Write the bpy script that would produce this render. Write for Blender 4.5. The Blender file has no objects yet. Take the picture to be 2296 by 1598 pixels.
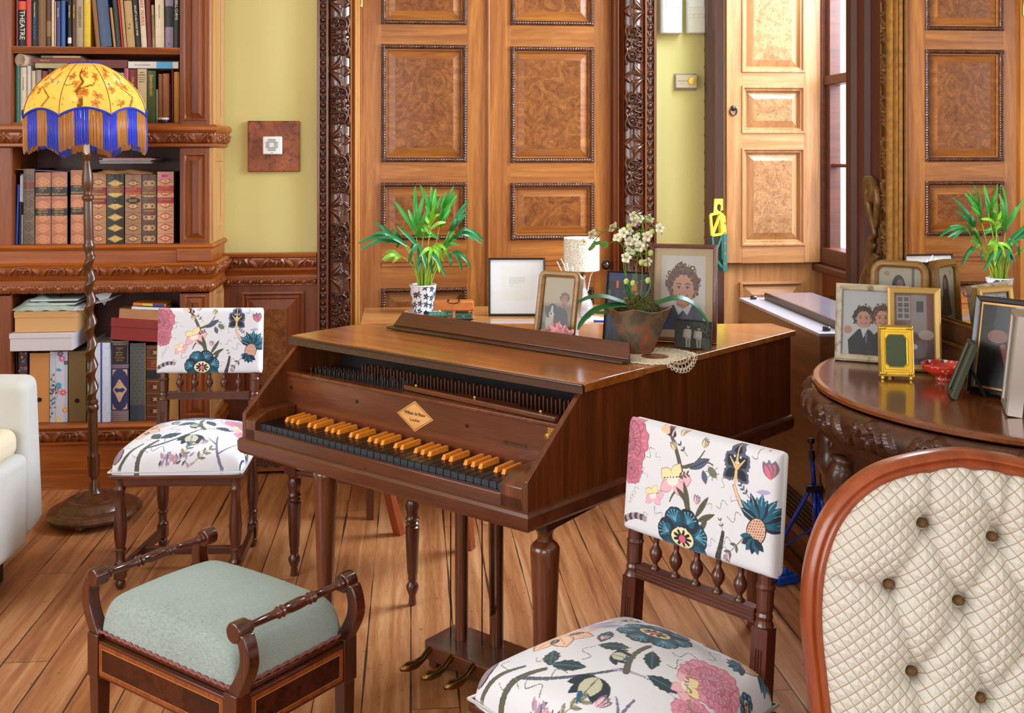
import bpy, math, random
import numpy as np
from mathutils import Vector, Matrix
# --- camera, world, lights
SC = bpy.context.scene
COL = SC.collection
IW, IH = 2296, 1598
FPX, CXP, HYP, EYE = 2400.0, 1148.0, 340.0, 1.45
YAW = math.radians(5.4)
SY, CY = math.sin(YAW), math.cos(YAW)
cam_d = bpy.data.cameras.new('camera')
cam_d.sensor_width = 36.0
cam_d.lens = FPX / IW * 36.0
cam_d.shift_y = -(IH / 2 - HYP) / IW
cam_d.clip_start = 0.05
cam = bpy.data.objects.new('camera', cam_d)
cam.location = (0, 0, EYE)
cam.rotation_euler = (math.pi / 2, 0, -YAW)
COL.objects.link(cam)
SC.camera = cam
SC.view_settings.view_transform = 'Standard'
SC.view_settings.look = 'None'
SC.view_settings.gamma = 1.0
SC.view_settings.exposure = 0.06
SC.view_settings.use_curve_mapping = False
world = bpy.data.worlds.new('world')
SC.world = world
world.use_nodes = True
bgn = world.node_tree.nodes['Background']
bgn.inputs[0].default_value = (0.86, 0.93, 1.0, 1)
bgn.inputs[1].default_value = 2.2
def area(name, loc, target, sx, sy, power, color):
 d = bpy.data.lights.new(name, 'AREA')
 d.shape = 'RECTANGLE'; d.size = sx; d.size_y = sy
 d.energy = power; d.color = color
 o = bpy.data.objects.new(name, d)
 o.location = loc
 o.rotation_euler = (Vector(target) - Vector(loc)).to_track_quat('-Z', 'Y').to_euler()
 COL.objects.link(o)
 return o
# daylight outside each of the room's windows
area('daylight', (2.35, 4.14, 2.1), (0.5, 3.5, 0.0), 1.5, 2.0, 235, (0.74, 0.87, 1.0))
area('daylight', (2.1, -0.3, 2.0), (-0.6, 1.6, 0.9), 2.6, 2.2, 22, (0.9, 0.95, 1.0))
area('daylight', (-1.2, -3.2, 2.0), (-0.6, 3.0, 0.8), 2.6, 2.0, 58, (0.93, 0.96, 1.0))
area('daylight', (-3.8, 0.7, 2.0), (0.0, 2.8, 0.6), 2.8, 2.3, 112, (0.90, 0.95, 1.0))
# --- pixel / world helpers
def ray(px, py):
 u = (px - CXP) / FPX; v = (HYP - py) / FPX
 return Vector((SY + u * CY, CY - u * SY, v))
def atz(px, py, z):
 d = ray(px, py); return Vector((0, 0, EYE)) + d * ((z - EYE) / d.z)
def aty(px, py, Y):
 d = ray(px, py); return Vector((0, 0, EYE)) + d * (Y / d.y)
def atx(px, py, X):
 d = ray(px, py); return Vector((0, 0, EYE)) + d * (X / d.x)
def att(px, py, t):
 return Vector((0, 0, EYE)) + ray(px, py) * t
def cw(xc, t, z=0.0):
 return Vector((xc * CY + t * SY, -xc * SY + t * CY, z))
def lin(c):
 return tuple(((x / 255.0) / 12.92 if x / 255.0 <= 0.04045 else ((x / 255.0 + 0.055) / 1.055) ** 2.4) for x in c[:3])
def linA(a):
 a = np.clip(a, 0, 1)
 return np.where(a <= 0.04045, a / 12.92, ((a + 0.055) / 1.055) ** 2.4)
# --- mesh builder
class MB:
 def __init__(s):
  s.v = []; s.f = []; s.m = []
 def add(s, vs, fs, M=None, mi=0):
  b = len(s.v)
  if M is not None:
   vs = [M @ Vector(v) for v in vs]
  s.v.extend([tuple(v) for v in vs])
  s.f.extend([tuple(i + b for i in f) for f in fs])
  s.m.extend([mi] * len(fs))
  return s
 def box(s, a, b, M=None, mi=0):
  x0, y0, z0 = [min(a[i], b[i]) for i in range(3)]; x1, y1, z1 = [max(a[i], b[i]) for i in range(3)]
  vs = [(x0,y0,z0),(x1,y0,z0),(x1,y1,z0),(x0,y1,z0),(x0,y0,z1),(x1,y0,z1),(x1,y1,z1),(x0,y1,z1)]
  fs = [(0,3,2,1),(4,5,6,7),(0,1,5,4),(1,2,6,5),(2,3,7,6),(3,0,4,7)]
  return s.add(vs, fs, M, mi)
 def prism(s, pts, h0, h1, M=None, mi=0):
  """polygon in xy, extruded along z"""
  n = len(pts)
  a = sum(pts[i][0] * pts[(i + 1) % n][1] - pts[(i + 1) % n][0] * pts[i][1] for i in range(n))
  if a < 0: pts = pts[::-1]
  vs = [(p[0], p[1], h0) for p in pts] + [(p[0], p[1], h1) for p in pts]
  fs = [tuple(range(n - 1, -1, -1)), tuple(range(n, 2 * n))]
  fs += [(i, (i + 1) % n, n + (i + 1) % n, n + i) for i in range(n)]
  return s.add(vs, fs, M, mi)
 def lathe(s, prof, n=20, M=None, mi=0, sx=1.0, sy=1.0):
  """prof: (r, z) from bottom to top"""
  vs = []; fs = []
  for r, z in prof:
   for k in range(n):
    a = 2 * math.pi * k / n
    vs.append((r * math.cos(a) * sx, r * math.sin(a) * sy, z))
  m = len(prof)
  for i in range(m - 1):
   for k in range(n):
    k2 = (k + 1) % n
    fs.append((i * n + k, i * n + k2, (i + 1) * n + k2, (i + 1) * n + k))
  if prof[0][0] > 1e-5: fs.append(tuple(range(n - 1, -1, -1)))
  if prof[-1][0] > 1e-5: fs.append(tuple((m - 1) * n + k for k in range(n)))
  return s.add(vs, fs, M, mi)
 def tube(s, pts, r, n=8, M=None, mi=0, closed=False):
  pts = [Vector(p) for p in pts]; N = len(pts)
  rr = r if isinstance(r, (list, tuple)) else [r] * N
  vs = []; fs = []; prev = None
  for i, p in enumerate(pts):
   if closed: t = pts[(i + 1) % N] - pts[i - 1]
   else: t = pts[min(i + 1, N - 1)] - pts[max(i - 1, 0)]
   if t.length < 1e-9: t = Vector((0, 0, 1))
   t.normalize()
   if prev is None:
    up = Vector((0, 0, 1)) if abs(t.z) < 0.9 else Vector((1, 0, 0))
    a = t.cross(up).normalized()
   else:
    a = prev - t * prev.dot(t)
    a = a.normalized() if a.length > 1e-6 else t.orthogonal().normalized()
   b = t.cross(a); prev = a
   for k in range(n):
    an = 2 * math.pi * k / n
    vs.append(p + a * (rr[i] * math.cos(an)) + b * (rr[i] * math.sin(an)))
  for i in range(N if closed else N - 1):
   j = (i + 1) % N
   for k in range(n):
    k2 = (k + 1) % n
    fs.append((i * n + k, i * n + k2, j * n + k2, j * n + k))
  if not closed:
   fs.append(tuple(range(n - 1, -1, -1))); fs.append(tuple((N - 1) * n + k for k in range(n)))
  return s.add(vs, fs, M, mi)
 def ball(s, c, r, n=12, M=None, mi=0, sz=1.0):
  pr = [(0.0001 if i in (0, n // 2) else r * math.sin(math.pi * i / (n // 2)), -r * sz * math.cos(math.pi * i / (n // 2))) for i in range(n // 2 + 1)]
  T = Matrix.Translation(Vector(c))
  return s.lathe(pr, n, (M @ T) if M is not None else T, mi)
 def ribbon(s, pts, wid, up, M=None, mi=0, thick=0.0, fold=0.0):
  """leaf-like strip; wid list of half widths; up = approx normal; fold = lowers the midrib"""
  pts = [Vector(p) for p in pts]; N = len(pts); vs = []; fs = []
  up = Vector(up)
  for i, p in enumerate(pts):
   t = (pts[min(i + 1, N - 1)] - pts[max(i - 1, 0)]).normalized()
   sd = t.cross(up)
   sd = sd.normalized() if sd.length > 1e-5 else Vector((1, 0, 0))
   nn = sd.cross(t).normalized()
   vs += [p - sd * wid[i] + nn * fold * wid[i], p, p + sd * wid[i] + nn * fold * wid[i]]
  for i in range(N - 1):
   b = i * 3; c = b + 3
   fs += [(b, b + 1, c + 1, c), (b + 1, b + 2, c + 2, c + 1)]
  return s.add(vs, fs, M, mi)
 def sweep_rect(s, path, prof, M=None, mi=0, closed=False):
  """path: list of (x,y) in plane; prof: list of (offset outwards(left normal), z) polyline"""
  N = len(path); vs = []; fs = []; m = len(prof)
  P = [Vector((p[0], p[1])) for p in path]
  for i in range(N):
   if closed or 0 < i < N - 1:
    d1 = (P[i] - P[i - 1]).normalized(); d2 = (P[(i + 1) % N] - P[i]).normalized()
   elif i == 0: d1 = d2 = (P[1] - P[0]).normalized()
   else: d1 = d2 = (P[-1] - P[-2]).normalized()
   n1 = Vector((-d1.y, d1.x)); n2 = Vector((-d2.y, d2.x))
   b = (n1 + n2)
   b = b / max(1e-6, b.dot(n1))if b.length > 1e-6 else n1
   for o, z in prof:
    q = P[i] + b * o
    vs.append((q.x, q.y, z))
  for i in range(N if closed else N - 1):
   j = (i + 1) % N
   for k in range(m - 1):
    fs.append((i * m + k, j * m + k, j * m + k + 1, i * m + k + 1))
  return s.add(vs, fs, M, mi)
def P3(kind, label=None):
 return kind
def mk(name, mb, mat, parent=None, smooth=False, bevel=0.0, seg=2, loc=None, label=None, M=None, stuff=False, autos=None):
 me = bpy.data.meshes.new(name)
 me.from_pydata(mb.v, [], mb.f)
 mats = mat if isinstance(mat, (list, tuple)) else [mat]
 for m in mats: me.materials.append(m)
 if len(mats) > 1: me.polygons.foreach_set('material_index', mb.m)
 me.update()
 if smooth:
  me.polygons.foreach_set('use_smooth', [True] * len(me.polygons))
  if autos: me.set_sharp_from_angle(angle=math.radians(autos))
 o = bpy.data.objects.new(name, me)
 COL.objects.link(o)
 if parent is not None: o.parent = parent
 if M is not None: o.matrix_local = M
 if loc is not None: o.location = loc
 if bevel > 0:
  b = o.modifiers.new('bevel', 'BEVEL'); b.width = bevel; b.segments = seg; b.limit_method = 'ANGLE'; b.angle_limit = math.radians(35)
  if smooth is False:
   me.polygons.foreach_set('use_smooth', [True] * len(me.polygons)); me.set_sharp_from_angle(angle=math.radians(35))
   b.harden_normals = False
 if label: o['label'] = label
 if stuff: o['kind'] = 'stuff'
 return o
def thing(name, label, cat, loc=(0, 0, 0), rz=0.0, group=None, rot=None):
 o = bpy.data.objects.new(name, None); COL.objects.link(o)
 o.empty_display_size = 0.05
 o.location = loc
 o.rotation_euler = rot if rot else (0, 0, rz)
 o['label'] = label; o['category'] = cat
 if group: o['group'] = group
 return o
def tag(o, label, cat, group=None):
 o['label'] = label; o['category'] = cat
 if group: o['group'] = group
 return o
def struct(o):
 o['kind'] = 'structure'; return o
def copy_tree(o, parent=None):
 c = o.copy(); COL.objects.link(c)
 if parent is not None:
  c.parent = parent
 for ch in list(o.children):
  copy_tree(ch, c)
 return c
def RX(a): return Matrix.Rotation(a, 4, 'X')
def RY(a): return Matrix.Rotation(a, 4, 'Y')
def RZ(a): return Matrix.Rotation(a, 4, 'Z')
def T3(x, y=None, z=None):
 return Matrix.Translation(Vector(x) if y is None else Vector((x, y, z)))
def frame_of(origin, xd, yd, zd):
 M = Matrix.Identity(4)
 for i, d in enumerate((xd, yd, zd)):
  d = Vector(d)
  for r in range(3): M[r][i] = d[r]
 for r in range(3): M[r][3] = origin[r]
 return M
# plane facing the camera side of the back wall: x -> +X, y -> +Z, z -> -Y
def wallM(x, y, z): return frame_of((x, y, z), (1, 0, 0), (0, 0, 1), (0, -1, 0))
# plane on a wall facing -X : x -> -Y (towards camera), y -> +Z, z -> -X
def sideM(x, y, z): return frame_of((x, y, z), (0, -1, 0), (0, 0, 1), (-1, 0, 0))
def sideMpos(x, y, z): return frame_of((x, y, z), (0, 1, 0), (0, 0, 1), (1, 0, 0))
# --- materials
_mats = {}
def nt(name):
 m = bpy.data.materials.new(name); m.use_nodes = True
 n = m.node_tree; b = n.nodes['Principled BSDF']
 return m, n, b
def plain(name, c, rough=0.5, metal=0.0, coat=0.0, spec=0.5, bump=0.0, bscale=200.0, var=0.0, vscale=8.0, sheen=0.0, trans=0.0, alpha=1.0, sss=0.0, emit=None, es=0.0):
 if name in _mats: return _mats[name]
 m, n, b = nt(name)
 col = lin(c) + (1,)
 b.inputs['Base Color'].default_value = col
 b.inputs['Roughness'].default_value = rough
 b.inputs['Metallic'].default_value = metal
 b.inputs['Coat Weight'].default_value = coat
 b.inputs['Coat Roughness'].default_value = 0.12
 b.inputs['Specular IOR Level'].default_value = spec
 b.inputs['Sheen Weight'].default_value = sheen
 b.inputs['Transmission Weight'].default_value = trans
 b.inputs['Alpha'].default_value = alpha
 if sss:
  b.inputs['Subsurface Weight'].default_value = sss
  b.inputs['Subsurface Scale'].default_value = 0.01
 if emit:
  b.inputs['Emission Color'].default_value = lin(emit) + (1,); b.inputs['Emission Strength'].default_value = es
 tc = n.nodes.new('ShaderNodeTexCoord')
 if var > 0:
  nz = n.nodes.new('ShaderNodeTexNoise'); nz.inputs['Scale'].default_value = vscale; nz.inputs['Detail'].default_value = 5
  n.links.new(tc.outputs['Object'], nz.inputs['Vector'])
  mx = n.nodes.new('ShaderNodeMix'); mx.data_type = 'RGBA'
  mr = n.nodes.new('ShaderNodeMapRange'); mr.inputs[1].default_value = 0.3; mr.inputs[2].default_value = 0.7
  n.links.new(nz.outputs['Fac'], mr.inputs[0])
  n.links.new(mr.outputs[0], mx.inputs['Factor'])
  mx.inputs['A'].default_value = tuple(x * (1 - var) for x in col[:3]) + (1,)
  mx.inputs['B'].default_value = tuple(min(1, x * (1 + var * 0.6)) for x in col[:3]) + (1,)
  n.links.new(mx.outputs['Result'], b.inputs['Base Color'])
 if bump > 0:
  nz = n.nodes.new('ShaderNodeTexNoise'); nz.inputs['Scale'].default_value = bscale; nz.inputs['Detail'].default_value = 3
  n.links.new(tc.outputs['Object'], nz.inputs['Vector'])
  bp = n.nodes.new('ShaderNodeBump'); bp.inputs['Strength'].default_value = bump; bp.inputs['Distance'].default_value = 0.002
  n.links.new(nz.outputs['Fac'], bp.inputs['Height']); n.links.new(bp.outputs['Normal'], b.inputs['Normal'])
 _mats[name] = m
 return m
def wood(name, c1, c2, axis='Z', scale=9.0, stretch=14.0, rough=0.35, coat=0.25, fleck=0.0, c3=None, contrast=1.0, fine=0.55):
 """grain runs along axis (object space)"""
 if name in _mats: return _mats[name]
 m, n, b = nt(name); L = n.links.new
 tc = n.nodes.new('ShaderNodeTexCoord'); mp = n.nodes.new('ShaderNodeMapping')
 s = [scale * stretch / 4.5] * 3; s['XYZ'.index(axis)] = scale / 7.5
 mp.inputs['Scale'].default_value = s
 L(tc.outputs['Object'], mp.inputs['Vector'])
 n1 = n.nodes.new('ShaderNodeTexNoise'); n1.inputs['Scale'].default_value = 1.0; n1.inputs['Detail'].default_value = 6; n1.inputs['Distortion'].default_value = 1.4; n1.inputs['Roughness'].default_value = 0.6
 L(mp.outputs[0], n1.inputs['Vector'])
 mp2 = n.nodes.new('ShaderNodeMapping'); s2 = [520.0] * 3; s2['XYZ'.index(axis)] = 12.0
 mp2.inputs['Scale'].default_value = s2; L(tc.outputs['Object'], mp2.inputs['Vector'])
 n2 = n.nodes.new('ShaderNodeTexNoise'); n2.inputs['Scale'].default_value = 1.0; n2.inputs['Detail'].default_value = 2
 L(mp2.outputs[0], n2.inputs['Vector'])
 ad = n.nodes.new('ShaderNodeMath'); ad.operation = 'MULTIPLY_ADD'; ad.inputs[1].default_value = fine; L(n2.outputs['Fac'], ad.inputs[0]); L(n1.outputs['Fac'], ad.inputs[2])
 cr = n.nodes.new('ShaderNodeValToRGB')
 w = 0.25 / contrast; mid = 0.5 + fine * 0.5
 cr.color_ramp.elements[0].position = max(0, mid - w); cr.color_ramp.elements[0].color = lin(c1) + (1,)
 cr.color_ramp.elements[1].position = min(1, mid + w); cr.color_ramp.elements[1].color = lin(c2) + (1,)
 if c3:
  e = cr.color_ramp.elements.new(mid); e.color = lin(c3) + (1,)
 L(ad.outputs[0], cr.inputs[0])
 L(cr.outputs[0], b.inputs['Base Color'])
 b.inputs['Roughness'].default_value = rough
 b.inputs['Coat Weight'].default_value = coat; b.inputs['Coat Roughness'].default_value = 0.15
 bp = n.nodes.new('ShaderNodeBump'); bp.inputs['Strength'].default_value = 0.12; bp.inputs['Distance'].default_value = 0.001
 L(ad.outputs[0], bp.inputs['Height']); L(bp.outputs['Normal'], b.inputs['Normal'])
 _mats[name] = m
 return m
def burr(name, c1, c2, c3, scale=30.0, rough=0.3):
 if name in _mats: return _mats[name]
 m, n, b = nt(name); L = n.links.new
 tc = n.nodes.new('ShaderNodeTexCoord')
 nz = n.nodes.new('ShaderNodeTexNoise'); nz.inputs['Scale'].default_value = scale * 0.35; nz.inputs['Detail'].default_value = 7; nz.inputs['Distortion'].default_value = 2.5; nz.inputs['Roughness'].default_value = 0.65
 L(tc.outputs['Object'], nz.inputs['Vector'])
 n3 = n.nodes.new('ShaderNodeTexNoise'); n3.inputs['Scale'].default_value = scale * 5; n3.inputs['Detail'].default_value = 3; n3.inputs['Distortion'].default_value = 1.0
 L(tc.outputs['Object'], n3.inputs['Vector'])
 cr = n.nodes.new('ShaderNodeValToRGB')
 cr.color_ramp.elements[0].position = 0.3; cr.color_ramp.elements[0].color = lin(c1) + (1,)
 cr.color_ramp.elements[1].position = 0.7; cr.color_ramp.elements[1].color = lin(c3) + (1,)
 e = cr.color_ramp.elements.new(0.5); e.color = lin(c2) + (1,)
 L(nz.outputs['Fac'], cr.inputs[0])
 c2r = n.nodes.new('ShaderNodeValToRGB')
 c2r.color_ramp.elements[0].position = 0.30; c2r.color_ramp.elements[0].color = (0.25, 0.2, 0.2, 1)
 c2r.color_ramp.elements[1].position = 0.50; c2r.color_ramp.elements[1].color = (1, 1, 1, 1)
 L(n3.outputs['Fac'], c2r.inputs[0])
 mx = n.nodes.new('ShaderNodeMix'); mx.data_type = 'RGBA'; mx.blend_type = 'MULTIPLY'; mx.inputs['Factor'].default_value = 0.75
 L(cr.outputs[0], mx.inputs['A']); L(c2r.outputs[0], mx.inputs['B'])
 L(mx.outputs['Result'], b.inputs['Base Color'])
 b.inputs['Roughness'].default_value = rough; b.inputs['Coat Weight'].default_value = 0.12; b.inputs['Coat Roughness'].default_value = 0.12; b.inputs['Specular IOR Level'].default_value = .3
 _mats[name] = m
 return m
def painted(name, rough=0.6, coat=0.0, bump=0.0, bscale=600.0, metal=0.0, sheen=0.0, trans=0.0):
 """colour comes from the mesh's own print (colour attribute 'print')"""
 if name in _mats: return _mats[name]
 m, n, b = nt(name)
 a = n.nodes.new('ShaderNodeVertexColor'); a.layer_name = 'print'
 n.links.new(a.outputs['Color'], b.inputs['Base Color'])
 b.inputs['Roughness'].default_value = rough; b.inputs['Coat Weight'].default_value = coat; b.inputs['Metallic'].default_value = metal
 b.inputs['Coat Roughness'].default_value = 0.05; b.inputs['Sheen Weight'].default_value = sheen
 if bump:
  tc = n.nodes.new('ShaderNodeTexCoord'); nz = n.nodes.new('ShaderNodeTexNoise'); nz.inputs['Scale'].default_value = bscale
  n.links.new(tc.outputs['Object'], nz.inputs['Vector'])
  bp = n.nodes.new('ShaderNodeBump'); bp.inputs['Strength'].default_value = bump; bp.inputs['Distance'].default_value = 0.002
  n.links.new(nz.outputs['Fac'], bp.inputs['Height']); n.links.new(bp.outputs['Normal'], b.inputs['Normal'])
 _mats[name] = m
 return m
# --- painter: prints and carving heights
class Cv:
 """small canvas in its own unit coordinates: x to the right 0..W, y upwards 0..Hh"""
 def __init__(s, W, Hh, res, c=(255, 255, 255)):
  s.W, s.H, s.res = W, Hh, res
  s.w = max(2, int(round(W * res))); s.h = max(2, int(round(Hh * res)))
  s.a = np.ones((s.h, s.w, 3)) * (np.array(c) / 255.0)
  s.z = np.zeros((s.h, s.w))
  s.X, s.Y = np.meshgrid((np.arange(s.w) + 0.5) / s.w * W, (np.arange(s.h) + 0.5) / s.h * Hh)
 def _bb(s, x0, x1, y0, y1):
  i0 = max(0, int(x0 / s.W * s.w) - 1); i1 = min(s.w, int(x1 / s.W * s.w) + 2)
  j0 = max(0, int(y0 / s.H * s.h) - 1); j1 = min(s.h, int(y1 / s.H * s.h) + 2)
  return (slice(j0, j1), slice(i0, i1)) if i1 > i0 and j1 > j0 else None
 def _put(s, sl, mask, c, al=1.0):
  m = (mask * al)[..., None]
  s.a[sl] = s.a[sl] * (1 - m) + (np.array(c) / 255.0) * m
 def poly(s, pts, c, al=1.0):
  xs = [p[0] for p in pts]; ys = [p[1] for p in pts]
  sl = s._bb(min(xs), max(xs), min(ys), max(ys))
  if sl is None: return s
  X = s.X[sl]; Y = s.Y[sl]; ins = np.zeros(X.shape, bool); n = len(pts); j = n - 1
  for i in range(n):
   xi, yi = pts[i]; xj, yj = pts[j]
   if yi != yj:
    ins ^= ((yi > Y) != (yj > Y)) & (X < (xj - xi) * (Y - yi) / (yj - yi) + xi)
   j = i
  s._put(sl, ins.astype(float), c, al); return s
 def rect(s, x0, y0, x1, y1, c, al=1.0): return s.poly([(x0, y0), (x1, y0), (x1, y1), (x0, y1)], c, al)
 def ell(s, cx, cy, rx, ry, c, rot=0.0, al=1.0, soft=0.0):
  R = max(rx, ry) * (1 + soft)
  sl = s._bb(cx - R, cx + R, cy - R, cy + R)
  if sl is None: return s
  dx = s.X[sl] - cx; dy = s.Y[sl] - cy; ca, sa = math.cos(rot), math.sin(rot)
  d = np.sqrt(((dx * ca + dy * sa) / rx) ** 2 + ((-dx * sa + dy * ca) / ry) ** 2)
  m = np.clip((1 + soft - d) / (2 * soft), 0, 1) if soft > 0 else (d < 1).astype(float)
  s._put(sl, m, c, al); return s
 def _dist(s, sl, pts, wid):
  X = s.X[sl]; Y = s.Y[sl]; best = np.full(X.shape, 1e9)
  n = len(pts)
  if not isinstance(wid, (list, tuple)): wid = [wid] * n
  for i in range(n - 1):
   ax, ay = pts[i]; bx, by = pts[i + 1]; dx, dy = bx - ax, by - ay; L2 = dx * dx + dy * dy + 1e-12
   t = np.clip(((X - ax) * dx + (Y - ay) * dy) / L2, 0, 1)
   d = np.hypot(X - ax - t * dx, Y - ay - t * dy) / np.maximum(1e-6, wid[i] + (wid[i + 1] - wid[i]) * t)
   best = np.minimum(best, d)
  return best
 def line(s, pts, wid, c, al=1.0):
  W = max(wid) if isinstance(wid, (list, tuple)) else wid
  xs = [p[0] for p in pts]; ys = [p[1] for p in pts]
  sl = s._bb(min(xs) - W, max(xs) + W, min(ys) - W, max(ys) + W)
  if sl is None: return s
  s._put(sl, (s._dist(sl, pts, wid) < 1).astype(float), c, al); return s
 def leaf(s, x, y, L, w, ang, c, c2=None, ser=0):
  pts = []; n = 10
  for sd in (1, -1):
   rng = range(n + 1) if sd == 1 else range(n, -1, -1)
   for i in rng:
    t = i / n; ww = w * math.sin(math.pi * min(1, t * 1.02)) ** 0.8 * (1 + (0.25 if ser and i % 2 else 0))
    pts.append((x + L * t * math.cos(ang) - sd * ww * math.sin(ang), y + L * t * math.sin(ang) + sd * ww * math.cos(ang)))
  s.poly(pts, c)
  if c2: s.line([(x, y), (x + L * .9 * math.cos(ang), y + L * .9 * math.sin(ang))], w * .12, c2)
  return s
 # carving heights
 def ridge(s, pts, wid, h=1.0, rep=None):
  W = max(wid) if isinstance(wid, (list, tuple)) else wid
  xs = [p[0] for p in pts]; ys = [p[1] for p in pts]
  sl = s._bb(min(xs) - W, max(xs) + W, min(ys) - W, max(ys) + W)
  if sl is None: return s
  d = s._dist(sl, pts, wid)
  s.z[sl] = np.maximum(s.z[sl], h * np.sqrt(np.clip(1 - d * d, 0, 1))); return s
 def dome(s, cx, cy, rx, ry, h=1.0, rot=0.0):
  R = max(rx, ry); sl = s._bb(cx - R, cx + R, cy - R, cy + R)
  if sl is None: return s
  dx = s.X[sl] - cx; dy = s.Y[sl] - cy; ca, sa = math.cos(rot), math.sin(rot)
  d2 = ((dx * ca + dy * sa) / rx) ** 2 + ((-dx * sa + dy * ca) / ry) ** 2
  s.z[sl] = np.maximum(s.z[sl], h * np.sqrt(np.clip(1 - d2, 0, 1))); return s
 def sample(s, x, y):
  i = np.clip((np.asarray(x) / s.W * s.w).astype(int), 0, s.w - 1); j = np.clip((np.asarray(y) / s.H * s.h).astype(int), 0, s.h - 1)
  return s.a[j, i]
 def zs(s, x, y):
  i = np.clip((np.asarray(x) / s.W * s.w).astype(int), 0, s.w - 1); j = np.clip((np.asarray(y) / s.H * s.h).astype(int), 0, s.h - 1)
  return s.z[j, i]
MOF = {}
def gridmesh(name, V, nx, ny, mat, colors=None, parent=None, smooth=True, extra=None, M=None, flip=False, label=None, loc=None, closex=False):
 """V: (ny, nx, 3) array"""
 V = np.asarray(V, float).reshape(ny * nx, 3)
 I = np.arange(ny * nx).reshape(ny, nx)
 if closex:
  I = np.concatenate([I, I[:, :1]], axis=1)
 a, b, c, d = I[:-1, :-1].ravel(), I[:-1, 1:].ravel(), I[1:, 1:].ravel(), I[1:, :-1].ravel()
 F = np.stack([a, b, c, d] if not flip else [a, d, c, b], 1)
 me = bpy.data.meshes.new(name)
 nv = len(V); nf = len(F)
 me.vertices.add(nv); me.vertices.foreach_set('co', V.ravel())
 me.loops.add(nf * 4); me.loops.foreach_set('vertex_index', F.ravel())
 me.polygons.add(nf); me.polygons.foreach_set('loop_start', np.arange(nf) * 4)
 me.polygons.foreach_set('use_smooth', np.full(nf, smooth))
 me.update(calc_edges=True); me.validate()
 if colors is not None:
  at = me.color_attributes.new('print', 'FLOAT_COLOR', 'POINT')
  c4 = np.ones((nv, 4)); c4[:, :3] = linA(np.asarray(colors).reshape(nv, 3))
  at.data.foreach_set('color', c4.ravel())
 me.materials.append(mat)
 o = bpy.data.objects.new(name, me); COL.objects.link(o)
 if parent is not None: o.parent = parent
 if M is not None: o.matrix_local = M; MOF[o.name] = M.copy()
 if loc is not None: o.location = loc
 if label: o['label'] = label
 return o
def picture(name, cv, w, h, mat, parent, M, label=None, tone=1.0):
 """flat printed sheet of size w x h centred in x, from y=0 up; local plane xy, facing +z"""
 nx, ny = cv.w, cv.h
 xs = np.linspace(-w / 2, w / 2, nx); ys = np.linspace(0, h, ny)
 X, Y = np.meshgrid(xs, ys); V = np.stack([X, Y, np.zeros_like(X)], -1)
 return gridmesh(name, V, nx, ny, mat, cv.a * tone, parent, False, M=M, label=label)
def relief(name, tile, length, width, depth, mat, parent=None, M=None, step=0.0028, convex=0.0, nacross=None, phase=0.0, sym=False, thick=0.0):
 """carved strip: x runs 0..length, y 0..width, height +z; tile repeats along its own X"""
 nx = max(4, int(length / step)); ny = nacross or max(5, int(width / step))
 xs = np.linspace(0, length, nx); ys = np.linspace(0, width, ny)
 X, Y = np.meshgrid(xs, ys)
 tx = ((X + phase) / width * tile.H) % tile.W
 ty = Y / width * tile.H * 0.999
 z = tile.zs(tx, ty) * depth + convex * (1 - (2 * Y / width - 1) ** 2)
 # vertical rims down to the ground so that the strip is solid
 V = np.stack([X, Y, z], -1)
 e0 = V[:1].copy(); e0[..., 2] = -thick; e1 = V[-1:].copy(); e1[..., 2] = -thick
 V = np.concatenate([e0, V, e1], 0)
 s0 = V[:, :1].copy(); s0[..., 2] = -thick; s1 = V[:, -1:].copy(); s1[..., 2] = -thick
 V = np.concatenate([s0, V, s1], 1)
 return gridmesh(name, V, nx + 2, ny + 2, mat, None, parent, True, M=M)
def join_parts(name, objs, mat=None, parent=None):
 """merge several fresh grid meshes into one object (they are one carved piece)"""
 vs = []; fs = []; b = 0
 for o in objs:
  me = o.data; M = MOF[o.name]
  n = len(me.vertices); co = np.empty(n * 3); me.vertices.foreach_get('co', co); co = co.reshape(n, 3)
  Mn = np.array(M); co = co @ Mn[:3, :3].T + Mn[:3, 3]
  vs.append(co)
  li = np.empty(len(me.loops), int); me.loops.foreach_get('vertex_index', li)
  fs.append(li.reshape(-1, 4) + b); b += n
 V = np.concatenate(vs); F = np.concatenate(fs)
 me = bpy.data.meshes.new(name); nf = len(F)
 me.vertices.add(len(V)); me.vertices.foreach_set('co', V.ravel())
 me.loops.add(nf * 4); me.loops.foreach_set('vertex_index', F.ravel())
 me.polygons.add(nf); me.polygons.foreach_set('loop_start', np.arange(nf) * 4)
 me.polygons.foreach_set('use_smooth', np.full(nf, True)); me.update(calc_edges=True); me.validate()
 me.materials.append(mat or objs[0].data.materials[0])
 for o in objs:
  old = o.data; bpy.data.objects.remove(o); bpy.data.meshes.remove(old)
 o = bpy.data.objects.new(name, me); COL.objects.link(o)
 if parent is not None: o.parent = parent
 return o
_txt = {}
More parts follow.
